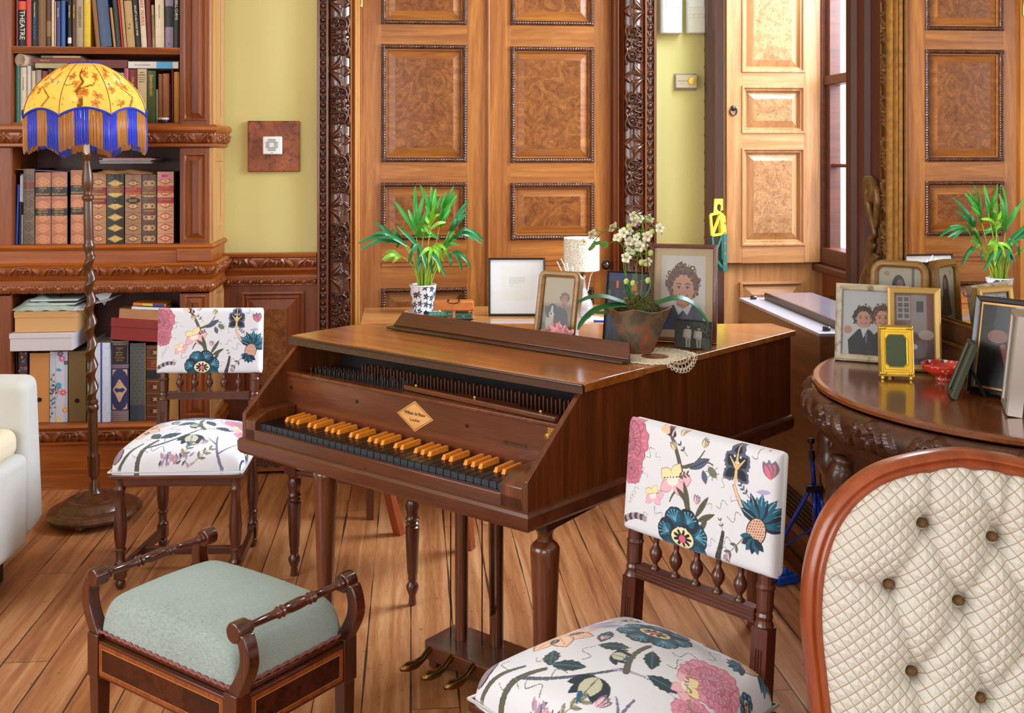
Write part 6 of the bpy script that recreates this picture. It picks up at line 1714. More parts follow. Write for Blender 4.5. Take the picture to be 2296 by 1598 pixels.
# outline of the back in local xz (z from floor)
TILT = -.12
Bm = T3(0, 0, .386) @ RX(TILT)
def outline(t):      # t 0..1 : from lower left up, over, down to lower right ; returns x,z (z above the seat)
 pts = [(-.215, -.02), (-.222, .10), (-.232, .20), (-.238, .29), (-.228, .38), (-.195, .455), (-.13, .512), (-.03, .540), (.04, .540), (.14, .515), (.205, .455), (.232, .38), (.240, .29), (.232, .20), (.222, .10), (.215, -.02)]
 f = t * (len(pts) - 1); i = min(int(f), len(pts) - 2); u = f - i
 p0 = pts[max(i - 1, 0)]; p1 = pts[i]; p2 = pts[i + 1]; p3 = pts[min(i + 2, len(pts) - 1)]
 return tuple(.5 * ((2 * p1[k]) + (-p0[k] + p2[k]) * u + (2 * p0[k] - 5 * p1[k] + 4 * p2[k] - p3[k]) * u * u + (-p0[k] + 3 * p1[k] - 3 * p2[k] + p3[k]) * u ** 3) for k in (0, 1))
NO = 120; ol = [outline(i / (NO - 1)) for i in range(NO)]
RED = wood('armchair_frame', (120, 48, 18), (164, 76, 34), 'Z', 7, 8, .32, .4)
b = MB()
prof = [(-.004, -.006), (-.004, .016), (.004, .021), (.009, .016), (.014, .020), (.022, .016), (.027, .004), (.027, -.020), (.0, -.024)]
b.sweep_rect(ol, prof, frame_of((0, 0, 0), (1, 0, 0), (0, 0, 1), (0, -1, 0)))
mk('back_frame', b, RED, arm, smooth=True, autos=50, M=Bm)
# padded back
nx, ny = 250, 300
xs = np.linspace(-.25, .25, nx); zs_ = np.linspace(-.02, .545, ny); X, Z = np.meshgrid(xs, zs_)
# clamp to outline
oz = np.array([p[1] for p in ol]); ox = np.array([p[0] for p in ol]); iz = int(np.argmax(oz))
hwL = np.interp(zs_, oz[:iz + 1], -ox[:iz + 1]); hwR = np.interp(zs_, oz[iz:][::-1], ox[iz:][::-1])
U = (X - xs[0]) / (xs[-1] - xs[0]) * 2 - 1
Xc = np.where(U < 0, U * hwL[:, None], U * hwR[:, None])
rowf = np.clip((zs_.max() - Z) / .06, 0, 1)
px_b = lambda px, py: ((px - 2132) / 2400 * 1.75, )
btn = []
for (bx_, by_) in ((1960, 1340), (2040, 1200), (2195, 1225), (2115, 1370), (2005, 1530), (2270, 1420), (2155, 1580), (2345, 1270), (2430, 1480), (2305, 1610)):
 xx = (bx_ - 2132) / 2400 * 1.72; zz_ = EYE - (by_ - 340) / 2400 * 1.72 - .386; btn.append((xx, zz_))
btn = [q for q in btn if q[1] > -.01 and abs(q[0]) < .21]
H_ = .040 * np.clip(1 - np.abs(U) ** 5, 0, 1) ** .6 * np.clip(rowf, 0, 1) ** .5 + .012
dmin = np.full(X.shape, 9.)
for (xx, zz_) in btn:
 d = np.hypot(Xc - xx, Z - zz_); H_ = H_ - .020 * np.exp(-(d / .013) ** 2) - .020 * np.exp(-(d / .035) ** 2)
def fold(p, q, dep=.013, wd=.009):
 global H_
 ax, az = p; bx_, bz_ = q; L2 = (bx_ - ax) ** 2 + (bz_ - az) ** 2
 t_ = np.clip(((Xc - ax) * (bx_ - ax) + (Z - az) * (bz_ - az)) / L2, 0, 1)
 d = np.hypot(Xc - ax - t_ * (bx_ - ax), Z - az - t_ * (bz_ - az)); H_ = H_ - dep * np.exp(-(d / wd) ** 1.4)
B = lambda px, py: ((px - 2132) / 2400 * 1.72, EYE - (py - 340) / 2400 * 1.72 - .386)
for a_, c_ in (((2040, 1200), (2062, 1060)), ((2195, 1225), (2240, 1050)), ((2040, 1200), (1960, 1340)), ((2040, 1200), (2115, 1370)), ((2195, 1225), (2115, 1370)), ((2195, 1225), (2270, 1420)), ((1960, 1340), (2005, 1530)), ((2115, 1370), (2005, 1530)), ((2115, 1370), (2155, 1580)), ((2270, 1420), (2155, 1580)), ((2345, 1270), (2270, 1420)), ((2345, 1270), (2380, 1080)), ((2005, 1530), (2020, 1640)), ((2345, 1270), (2430, 1480)), ((2195, 1225), (2150, 1040)), ((1960, 1340), (1840, 1330))):
 fold(B(*a_), B(*c_))
def quilt_mat():
 m, n, b = nt('quilted_cream'); L = n.links.new
 tc = n.nodes.new('ShaderNodeTexCoord'); mp = n.nodes.new('ShaderNodeMapping'); mp.inputs['Rotation'].default_value = (0, math.radians(38), 0); mp.inputs['Scale'].default_value = (1 / .0155,) * 3; L(tc.outputs['Object'], mp.inputs[0])
 nz = n.nodes.new('ShaderNodeTexNoise'); nz.inputs['Scale'].default_value = 18; L(tc.outputs['Object'], nz.inputs['Vector'])
 ad = n.nodes.new('ShaderNodeVectorMath'); ad.operation = 'MULTIPLY_ADD'; ad.inputs[1].default_value = (.25, .25, .25); L(nz.outputs['Color'], ad.inputs[0]); L(mp.outputs[0], ad.inputs[2])
 sx = n.nodes.new('ShaderNodeSeparateXYZ'); L(ad.outputs[0], sx.inputs[0])
 def mt(op, a, bb=None):
  q = n.nodes.new('ShaderNodeMath'); q.operation = op
  for i, v in enumerate((a, bb)):
   if v is None: continue
   if isinstance(v, (int, float)): q.inputs[i].default_value = v
   else: L(v, q.inputs[i])
  return q.outputs[0]
 def tri(v): return mt('ABSOLUTE', mt('SUBTRACT', mt('FRACT', v), .5))
 e = mt('MAXIMUM', tri(sx.outputs[0]), tri(sx.outputs[2]))      # .5 on the lines
 r = n.nodes.new('ShaderNodeMapRange'); r.inputs[1].default_value = .43; r.inputs[2].default_value = .49; L(e, r.inputs[0])
 mx = n.nodes.new('ShaderNodeMix'); mx.data_type = 'RGBA'; mx.inputs['A'].default_value = lin((216, 211, 202)) + (1,); mx.inputs['B'].default_value = lin((160, 134, 104)) + (1,); L(r.outputs[0], mx.inputs['Factor']); L(mx.outputs['Result'], b.inputs['Base Color'])
 n3 = n.nodes.new('ShaderNodeTexNoise'); n3.inputs['Scale'].default_value = 260; L(tc.outputs['Object'], n3.inputs['Vector'])
 h = mt('ADD', mt('MULTIPLY', e, -1.2), mt('MULTIPLY', n3.outputs[0], .22))
 bp = n.nodes.new('ShaderNodeBump'); bp.inputs['Strength'].default_value = 1.0; bp.inputs['Distance'].default_value = .006; L(h, bp.inputs['Height']); L(bp.outputs[0], b.inputs['Normal'])
 b.inputs['Roughness'].default_value = .7; b.inputs['Sheen Weight'].default_value = .3
 return m
QU = quilt_mat()
pad = gridmesh('buttoned_back', np.stack([Xc, -H_ + .004, Z], -1), nx, ny, QU, None, arm, M=Bm)
QB = plain('button_cloth', (120, 88, 48), .8, var=.4, vscale=300)
for (xx, zz_) in btn:
 b = MB(); b.ball((xx, -.003, zz_), .0095, 12, sz=.9); mk('button', b, QB, pad, smooth=True)
b = MB(); b.prism([(p[0] * 1.0, p[1]) for p in ol], .0, .03, frame_of((0, .03, 0), (1, 0, 0), (0, 0, 1), (0, -1, 0))); mk('outside_back', b, plain('armchair_back_cloth', (206, 196, 176), .8), arm, M=Bm)
cushion('seat', .27, .23, -.46, .0, .30, .10, .04, None, QU, arm, 60, 8)
b = MB(); b.prism([(-.27, -.46), (.27, -.46), (.23, .0), (-.23, .0)], .25, .31); mk('seat_rail', b, RED, arm, bevel=.006)
for (x, y, h) in ((-.24, -.43, .25), (.24, -.43, .25), (-.2, -.02, .30), (.2, -.02, .30)):
 b = MB(); b.lathe([(.012, 0), (.015, .02), (.014, .06), (.022, .14), (.026, .2), (.02, .23), (.026, h)], 16, T3(x, y, 0)); mk('leg', b, RED, arm, smooth=True)
# --- white armchair at the left edge
WC = cw(-1.628, 3.4)
wa = thing('white_armchair', 'white woven armchair with rounded corners cut by the left edge of the picture', 'armchair', (WC.x, WC.y, 0), -YAW)
WF = plain('white_bouclé' if False else 'white_weave', (200, 196, 190), .85, bump=.6, bscale=450, sheen=.3)
def rbox(a, b_, r=.03, seg=5):
 m = MB(); m.box(a, b_); return m
# local: x to the right, y away. right outer face at x=0
b = MB();
vs = [(-.70, .20, .10), (-.0, .20, .14), (-.0, .34, .17), (-.70, .34, .17), (-.70, .19, .68), (-.005, .19, .675), (-.015, .32, .685), (-.70, .32, .69)]
b.add(vs, [(0, 3, 2, 1), (4, 5, 6, 7), (0, 1, 5, 4), (1, 2, 6, 5), (2, 3, 7, 6), (3, 0, 4, 7)])
# tall back slab: far, from y=.06 (towards camera) to .36
mk('backrest', b, WF, wa, bevel=.035, seg=5)
b = MB(); vs = [(-.70, -.62, .10), (.0, -.62, .12), (.0, .21, .12), (-.70, .21, .12), (-.70, -.62, .44), (.004, -.62, .43), (.004, .205, .44), (-.70, .205, .44)]
b.add(vs, [(0, 3, 2, 1), (4, 5, 6, 7), (0, 1, 5, 4), (1, 2, 6, 5), (2, 3, 7, 6), (3, 0, 4, 7)]); mk('seat_base', b, WF, wa, bevel=.03, seg=5)
b = MB(); b.box((-.68, -.60, .43), (-.02, .19, .53)); mk('seat_cushion', b, plain('cream_cushion', (226, 208, 176), .85, bump=.4, bscale=300), wa, bevel=.04, seg=5)
for (x, y) in ((-.6, -.5), (-.12, -.5), (-.6, .2), (-.12, .2)):
 b = MB(); b.box((x - .025, y - .025, 0), (x + .025, y + .025, .15)); mk('foot', b, BLACK, wa)
# --- harpsichord (keyboard at the front, tail to the back right)
HO = Vector((-0.1072, 2.7181, 0)); HA = math.radians(-44)
hp = thing('harpsichord', 'walnut harpsichord with black naturals and orange sharps, its front flap open', 'harpsichord', tuple(HO), HA)
def hw(x, y, z=0.0):
 return Vector((HO.x + x * math.cos(HA) - y * math.sin(HA), HO.y + x * math.sin(HA) + y * math.cos(HA), z))
WAL = wood('harpsichord_walnut', (70, 30, 11), (126, 62, 24), 'Z', 7, 12, .30, .45, c3=(96, 44, 16))
WALX = wood('harpsichord_walnut_long', (66, 30, 16), (114, 58, 32), 'X', 6, 12, .28, .5, c3=(90, 43, 22))
WALT = wood('harpsichord_lid', (122, 60, 20), (184, 114, 46), 'X', 5, 12, .2, .6, c3=(152, 84, 30))
WALD = wood('harpsichord_dark', (44, 20, 12), (74, 36, 20), 'X', 8, 12, .35, .4)
INN = plain('harpsichord_interior', (22, 12, 10), .7)
W2 = .5075
OUT = [(-W2, 0.0), (W2, 0.0), (.590, 1.205), (.480, 1.275), (.20, 1.02), (-.10, .80), (-.36, .60), (-W2, .475)]
# walls
b = MB(); th = .015
def side_wall(p, q, z0, z1, b, cut=None, t=th):
 p, q = Vector(p + (0,)), Vector(q + (0,)); d = (q - p); L = d.length; d.normalize(); n = Vector((-d.y, d.x, 0))   # left normal (inwards when going anticlockwise)
 M = frame_of((p.x, p.y, 0), d, n, (0, 0, 1))
 if cut is None: b.box((0, 0, z0), (L, t, z1), M)
 else:
  # profile in (along, z) extruded by thickness
  M2 = frame_of((p.x, p.y, 0), d, (0, 0, 1), n * 1.0); b.prism(cut(L), 0, t, M2)
prof_r = lambda L: [(0, .62), (L, .62), (L, .887), (.195, .887), (0, .715)]
side_wall((W2, 0.0), (.590, 1.205), .62, .887, b, prof_r)
mk('side_wall', b, WAL, hp, bevel=.0015)
b = MB(); prof_l = lambda L: [(0, .62), (0, .887), (L - .195, .887), (L, .715), (L, .62)]
side_wall((-W2, .475), (-W2, 0.0), .62, .887, b, prof_l); mk('side_wall', b, WAL, hp, bevel=.0015)
b = MB(); side_wall((.590, 1.205), (.480, 1.275), .62, .887, b)
for i in range(3, 7): side_wall(OUT[i], OUT[i + 1], .62, .887, b)
mk('bent_side', b, WAL, hp)
b = MB(); b.prism([(x * .985, y + .002 if y < .1 else y * .99) for x, y in OUT], .612, .63); mk('bottom_board', b, INN, hp)
b = MB()
b.sweep_rect(OUT[::-1], [(.0, .648), (.006, .645), (.010, .638), (.009, .612), (.003, .604), (-.03, .604)], closed=True)
mk('base_moulding', b, WALX, hp, smooth=True, autos=30)
# key well
b = MB(); b.box((-.4925, .0, .63), (.4925, .016, .676)); mk('front_rail', b, WALX, hp, bevel=.002)
b = MB(); b.box((-.0012, -.0007, .638), (.0012, .0008, .650)); b.lathe([(.0026, -.0007), (.0026, .0008), (.0001, .0009)], 12, T3(0, 0, .652) @ RX(math.pi / 2)); mk('keyhole', b, BLACK, hp, M=T3(-.01, 0, 0))
for s, x0, x1 in ((-1, -.4925, -.452), (1, .428, .4925)):
 b = MB(); M = frame_of((x0, 0, 0), (0, 1, 0), (0, 0, 1), (1, 0, 0)); b.prism([(0, .63), (.145, .63), (.145, .722), (.045, .722), (.008, .704), (0, .698)], 0, x1 - x0, M); mk('key_block', b, WAL, hp, bevel=.002)
b = MB(); b.box((-.452, .016, .63), (.428, .145, .668)); mk('key_bed', b, INN, hp)
EB = plain('ebony_natural', (9, 9, 12), .22, spec=.35); EBF = plain('ebony_front', (46, 50, 58), .4); SHP = plain('sharp_orange', (232, 140, 40), .35, coat=.3, var=.12, vscale=60)
NK = 37; kw = (.428 + .452) / NK
nat = 'E F G A B C D'.split()
for i in range(NK):
 b = MB(); x = -.452 + kw * i
 b.box((x + .0007, .020, .672), (x + kw - .0007, .135, .692)); o = mk('natural_key', b, EB, hp, bevel=.0009)
 if i < 60:
  q = MB(); q.box((x + .0014, .0192, .674), (x + kw - .0014, .0200, .690)); mk('key_front', q, EBF, o)
for i in range(NK - 1):
 if nat[i % 7] in ('E', 'B'): continue
 x = -.452 + kw * (i + 1); b = MB(); w0, w1 = .0062, .0048; y0, y1 = .070, .138
 b.add([(x - w0, y0, .692), (x + w0, y0, .692), (x + w0, y1, .692), (x - w0, y1, .692), (x - w1, y0 + .006, .704), (x + w1, y0 + .006, .704), (x + w1, y1, .706), (x - w1, y1, .706)], [(0, 3, 2, 1), (4, 5, 6, 7), (0, 1, 5, 4), (1, 2, 6, 5), (2, 3, 7, 6), (3, 0, 4, 7)])
 mk('sharp_key', b, SHP, hp, bevel=.001)
NY = .150
b = MB(); b.box((-.4925, NY, .66), (.4925, NY + .014, .808)); nb = mk('name_board', b, WALX, hp)
b = MB(); b.box((-.4925, NY - .006, .802), (.4925, NY + .02, .812)); mk('name_board_cap', b, WAL, nb, bevel=.002)
# badge, stamp and screws
px_d = .02
b = MB(); b.prism([(-.065, 0), (0, .040), (.065, 0), (0, -.040)], 0, .0015, frame_of((px_d, NY, .758), (1, 0, 0), (0, 0, 1), (0, -1, 0))); bdg = mk('name_badge', b, wood('badge_maple', (206, 140, 76), (232, 172, 104), 'X', 20, 10, .35, .3), nb)
b = MB(); b.sweep_rect([(-.058, 0), (0, .035), (.058, 0), (0, -.035)], [(0, .0018), (.0012, .0018)], frame_of((px_d, NY, .758), (1, 0, 0), (0, 0, 1), (0, -1, 0)), closed=True); mk('badge_border', b, INK['k'], bdg)
for s_, dz, size in (('William de Blaise', .007, .0125), ('London', -.010, .0115)):
 vs, fs = text_mb(s_, size, .075); b = MB(); b.add(vs, fs, frame_of((px_d, NY - .0019, .758 + dz), (1, 0, 0), (0, 0, 1), (0, -1, 0))); mk('badge_lettering', b, INK['k'], bdg)
vs, fs = text_mb('WILSON PECK', .0115, .08); b = MB(); b.add(vs, fs, frame_of((.355, NY - .0004, .742), (1, 0, 0), (0, 0, 1), (0, -1, 0))); b.box((.312, NY - .0004, .7345), (.398, NY, .7355)); mk('maker_stamp', b, plain('stamp_dark', (40, 20, 14), .6), nb)
SCR = plain('screw_dark', (50, 34, 26), .4, .8)
for x, z in ((-.475, .765), (-.20, .765), (.20, .762)):
 b = MB(); b.lathe([(.005, 0), (.005, .0012), (.0035, .0018), (.0001, .0018)], 12, T3(x, NY, z) @ RX(math.pi / 2)); mk('screw', b, SCR, nb)
b = MB(); b.lathe([(.003, 0), (.003, .012), (.007, .014), (.007, .018), (.0001, .019)], 14, T3(.463, NY, .782) @ RX(math.pi / 2)); b.box((.455, NY - .004, .77), (.478, NY, .80)); mk('turn_catch', b, BRASS, nb, smooth=True, autos=40)
# inside : wrest plank, pins, jacks, loose jack rail
b = MB(); b.box((-.4925, NY + .014, .74), (.4925, .34, .800)); mk('wrest_plank', b, WALD, hp)
b = MB(); b.box((-.4925, .36, .63), (.4925, .375, .885)); mk('belly_rail', b, INN, hp)
PIN = plain('tuning_pin', (150, 150, 156), .3, 1.0)
b = MB(); rs = random.Random(3)
for i in range(60):
 x = -.43 + .0062 * i + rs.uniform(-.001, .001)
 y = .185 + .022 * (i % 3) + .02 * (i / 60.0); b.tube([(x, y, .80), (x, y, .824)], .0017, 5)
mk('tuning_pins', b, PIN, hp, stuff=True)
b = MB()
for i in range(58):
 x = -.30 + .0128 * i; b.box((x, .262, .80), (x + .004, .276, .835 + (.004 if i % 2 else 0)))
mk('jacks', b, plain('jack_wood', (84, 44, 26), .6), hp, stuff=True)
b = MB(); b.prism([(-.06, .195), (.12, .190), (.13, .205), (.33, .200), (.34, .185), (.47, .175), (.478, .16), (.47, .150), (-.05, .178)], .812, .826); jr = mk('loose_jack_rail', b, WALX, hp, bevel=.003)
for x, y in ((-.01, .186), (.20, .180), (.42, .166)):
 q = MB(); q.ball((x, y, .828), .005, 10); mk('brass_screw', q, BRASS, jr, smooth=True)
# lid
LZ0, LZ1 = .889, .905
LID = [(-.512, .44), (.548, .44), (.605, 1.21), (.487, 1.292), (.20, 1.035), (-.10, .815), (-.36, .615), (-.516, .49)]
b = MB(); b.prism([(-.516, .4305), (.546, .4305)] + LID[2:], LZ0, LZ1); mk('lid', b, WALT, hp, bevel=.002)
b = MB(); b.prism([(-.520, .185), (.534, .185), (.548, .4285), (-.518, .4285)], LZ0 - .004, LZ1 + .003); lf_ = mk('lid_flap', b, WALT, hp, bevel=.003)
b = MB()
b.box((-.520, .176, LZ0 - .006), (.534, .186, LZ1 - .003)); b.tube([(-.518, .179, LZ1 - .003), (.532, .179, LZ1 - .003)], .004, 8); mk('piano_hinge_edge', b, WALD, lf_)
b = MB()
for i in range(17): b.ball((-.49 + .0625 * i, .1758, LZ0 + .004), .0016, 6)
mk('hinge_pins', b, BRASS, lf_, stuff=False)
# music ledge lying on the lid
led = thing('music_ledge', 'long L-shaped walnut music ledge lying across the harpsichord lid', 'music ledge', tuple(hw(.055, .462, LZ1 + .0035)), HA - .02)
b = MB(); L = .432; b.box((-L, -.030, 0), (L, .006, .007)); b.tube([(-L, -.030, .0035), (L, -.030, .0035)], .0035, 8); mk('ledge_shelf', b, WALD, led)
b = MB(); M = frame_of((-L, .004, .004), (1, 0, 0), (0, .5, .866), (0, -.866, .5)); b.prism([(0, 0), (2 * L, 0), (2 * L - .012, .046), (.018, .046)], 0, .009, M); mk('back_board', b, WALX, led, bevel=.002)
# legs
def hleg(x, y, ztop, px):
 b = MB(); b.lathe([(.019, 0), (.021, .01), (.024, .20), (.030, .40), (.0345, ztop - .075), (.0345, ztop - .062), (.030, ztop - .055), (.019, ztop - .045), (.017, ztop - .035), (.022, ztop - .02), (.030, ztop - .012), (.033, ztop)], 28, T3(x, y, 0))
 mk('leg', b, wood('leg_walnut', (74, 32, 16), (120, 62, 34), 'Z', 7, 9, .22, .6), hp, smooth=True, autos=35)
hleg(-.385, .20, .588, 0); hleg(.463, .125, .588, 0); hleg(.50, 1.14, .588, 0)
for (x, y, a) in ((-.385, .20, 0), (.463, .125, 0), (.50, 1.14, 0)):
 b = MB(); b.prism([(x - .05, y - .06), (x + .05, y - .06), (x + .035, y + .16), (x - .035, y + .16)], .586, .606)
 mk('leg_block', b, WALD, hp)
# pedal lyre
ly = (-.005, .40)
b = MB()
for x in (-.038, .062): b.lathe([(.019, .07), (.019, .606)], 20, T3(x, .40 + (x + .038) * .35, 0))
mk('pedal_post', b, wood('leg_walnut', (74, 32, 16), (120, 62, 34), 'Z', 7, 9, .22, .6), hp, smooth=True, autos=40)
b = MB()
for x, y in ((-.066, .385), (-.012, .385), (.036, .402), (.088, .42)): b.tube([(x, y, .06), (x, y, .606)], .0018, 6)
mk('pedal_wires', b, plain('wire_steel', (60, 50, 44), .3, 1.0), hp)
b = MB(); b.prism([(-.115, .33), (-.095, .31), (.145, .31), (.165, .33), (.165, .47), (-.115, .47)], .03, .072); b.box((-.10, .33, 0.0), (-.07, .46, .03)); b.box((.12, .33, 0), (.15, .46, .03)); mk('pedal_box', b, WALX, hp, bevel=.003)
PB = plain('pedal_brass', (150, 116, 60), .3, 1.0)
for x in (-.075, .005, .085):
 b = MB(); pts = [(x, .33, .060), (x - .002, .308, .064), (x - .005, .285, .045), (x - .010, .262, .036), (x - .014, .236, .038), (x - .018, .212, .038)]
 b.tube(pts, [.009, .009, .009, .012, .013, .006], 12); mk('pedal', b, PB, hp, smooth=True)
b = MB(); b.tube([(.02, .47, .07), (.24, .20, .60)], .010, 6); mk('brace', b, WALD, hp)
# --- writing desk against the double door
DZ = .725
dk = thing('writing_desk', 'light oak writing desk standing against the double door behind the harpsichord', 'desk', (.36, 4.62, 0))
DKW = wood('desk_top', (176, 112, 54), (216, 156, 92), 'X', 6, 12, .25, .5, c3=(198, 134, 72))
b = MB(); b.box((-.575, -.42, DZ - .024), (.90, .40, DZ)); mk('desk_top', b, DKW, dk, bevel=.004)
b = MB(); b.box((-.55, -.39, DZ - .11), (.87, -.37, DZ - .022)); b.box((-.55, .36, DZ - .11), (.87, .38, DZ - .022)); b.box((-.55, -.39, DZ - .11), (-.53, .38, DZ - .022)); b.box((.85, -.39, DZ - .11), (.87, .38, DZ - .022)); mk('apron', b, WALX, dk)
for x, y in ((-.52, -.36), (.84, -.36), (-.52, .35), (.84, .35)):
 b = MB(); b.add([(x - .014, y - .014, 0), (x + .014, y - .014, 0), (x + .014, y + .014, 0), (x - .014, y + .014, 0), (x - .022, y - .022, DZ - .024), (x + .022, y - .022, DZ - .024), (x + .022, y + .022, DZ - .024), (x - .022, y + .022, DZ - .024)], [(0, 3, 2, 1), (0, 1, 5, 4), (1, 2, 6, 5), (2, 3, 7, 6), (3, 0, 4, 7)]); mk('leg', b, WAL, dk)
mt_ = thing('desk_mat', 'grey glossy desk mat lying on the writing desk, left sheet', 'desk mat', (.12, 4.36, DZ))
b = MB(); b.box((-.12, -.12, 0), (.145, .13, .003)); mk('mat_sheet', b, plain('mat_grey', (140, 132, 136), .12, coat=.5), mt_)
mt_ = thing('desk_mat', 'wide grey glossy desk mat lying before the black letter frame', 'desk mat', (.47, 4.37, DZ))
b = MB(); b.box((-.195, -.13, 0), (.24, .17, .003)); mk('mat_sheet', b, plain('mat_grey', (140, 132, 136), .12, coat=.5), mt_)
# --- desk chair behind the harpsichord
a_, b_ = Vector((-.397, 3.717, 0)), Vector((.005, 3.443, 0))
dm = (a_ + b_) / 2; rzc = math.atan2(b_.y - a_.y, b_.x - a_.x)
dc = thing('desk_chair', 'mahogany chair with dotted beige seat, half hidden beneath the harpsichord', 'chair', (dm.x, dm.y, 0), rzc)
hw_ = (b_ - a_).length / 2
for s in (-1, 1):
 b = MB(); b.lathe([(.010, 0), (.013, .004), (.011, .03), (.020, .052), (.020, .062), (.012, .075), (.015, .082), (.015, .098), (.017, .102), (.023, .245), (.023, .25), (.018, .254), (.022, .262), (.018, .268), (.023, .276), (.018, .284), (.020, .30), (.024, .318), (.018, .335), (.025, .348), (.024, .355)], 18, T3(s * hw_, 0, 0)); b.box((s * hw_ - .024, -.024, .352), (s * hw_ + .024, .024, .445)); mk('leg', b, MAH, dc, smooth=True, autos=40)
 b = MB(); pts = [(s * .155, .50, 0), (s * .165, .465, .12), (s * .175, .43, .26), (s * .18, .40, .42), (s * .18, .405, .55), (s * .18, .43, .70)]
 for i in range(len(pts) - 1):
  p, q = Vector(pts[i]), Vector(pts[i + 1]); e = .016
  b.add([(p.x - e, p.y - e, p.z), (p.x + e, p.y - e, p.z), (p.x + e, p.y + e, p.z), (p.x - e, p.y + e, p.z), (q.x - e, q.y - e, q.z), (q.x + e, q.y - e, q.z), (q.x + e, q.y + e, q.z), (q.x - e, q.y + e, q.z)], [(0, 3, 2, 1), (4, 5, 6, 7), (0, 1, 5, 4), (1, 2, 6, 5), (2, 3, 7, 6), (3, 0, 4, 7)])
 mk('rear_leg', b, RED, dc)
def dots_mat():
 m, n, b = nt('dotted_beige'); L = n.links.new
 tc = n.nodes.new('ShaderNodeTexCoord'); v = n.nodes.new('ShaderNodeTexVoronoi'); v.inputs['Scale'].default_value = 55; v.inputs['Randomness'].default_value = .15; L(tc.outputs['Object'], v.inputs['Vector'])
 r = n.nodes.new('ShaderNodeMapRange'); r.inputs[1].default_value = .22; r.inputs[2].default_value = .28; L(v.outputs['Distance'], r.inputs[0])
 mx = n.nodes.new('ShaderNodeMix'); mx.data_type = 'RGBA'; mx.inputs['A'].default_value = lin((226, 212, 176)) + (1,); mx.inputs['B'].default_value = lin((186, 158, 108)) + (1,); L(r.outputs[0], mx.inputs['Factor']); L(mx.outputs['Result'], b.inputs['Base Color']); b.inputs['Roughness'].default_value = .8; return m
DOT = dots_mat()
b = MB(); b.box((-hw_ + .02, -.012, .365), (hw_ - .02, .42, .470)); mk('seat', b, DOT, dc, bevel=.012, seg=4)
b = MB(); b.box((-hw_ + .02, -.020, .352), (hw_ - .02, .42, .366)); mk('seat_rail', b, MAHX, dc, bevel=.003)
b = MB(); b.tube([(-hw_ + .022, -.013, .375), (hw_ - .022, -.013, .375)], .004, 6); b.tube([(-hw_ + .022, -.013, .385), (hw_ - .022, -.013, .385)], .003, 6); mk('braid_trim', b, plain('braid_beige', (190, 164, 110), .7), dc)
b = MB(); b.box((-.19, .41, .62), (.19, .43, .69)); b.box((-.19, .40, .50), (.19, .42, .53)); mk('back_rail', b, MAHX, dc, bevel=.004)
# --- framed pictures
PHOTO = painted('photo_print', .45, .1); PHOTOM = painted('photo_matte', .5, .1)
FR = {'black': plain('frame_black', (16, 16, 18), .3, coat=.4),
      'goldold': wood('frame_old_gold', (84, 52, 12), (176, 124, 42), 'X', 10, 2, .38, .15), 'brown': wood('frame_redbrown', (84, 38, 24), (124, 62, 40), 'Z', 8, 10, .35, .3),
      'pearl': burr('mother_of_pearl', (150, 136, 112), (190, 176, 150), (222, 208, 180), 6, .2), 'gold': plain('frame_gold', (196, 156, 86), .35, .4), 'silver': plain('frame_silver', (186, 174, 166), .35, .5), 'easel': plain('easel_black', (22, 18, 18), .7), 'matt': plain('mount_white', (228, 228, 232), .8), 'beige': plain('mount_beige', (182, 160, 130), .8), 'slip': plain('gold_slip', (186, 134, 70), .35, .5)}
PGL = GLASS.copy(); PGL.node_tree.nodes['Fresnel'].inputs[0].default_value = 1.13
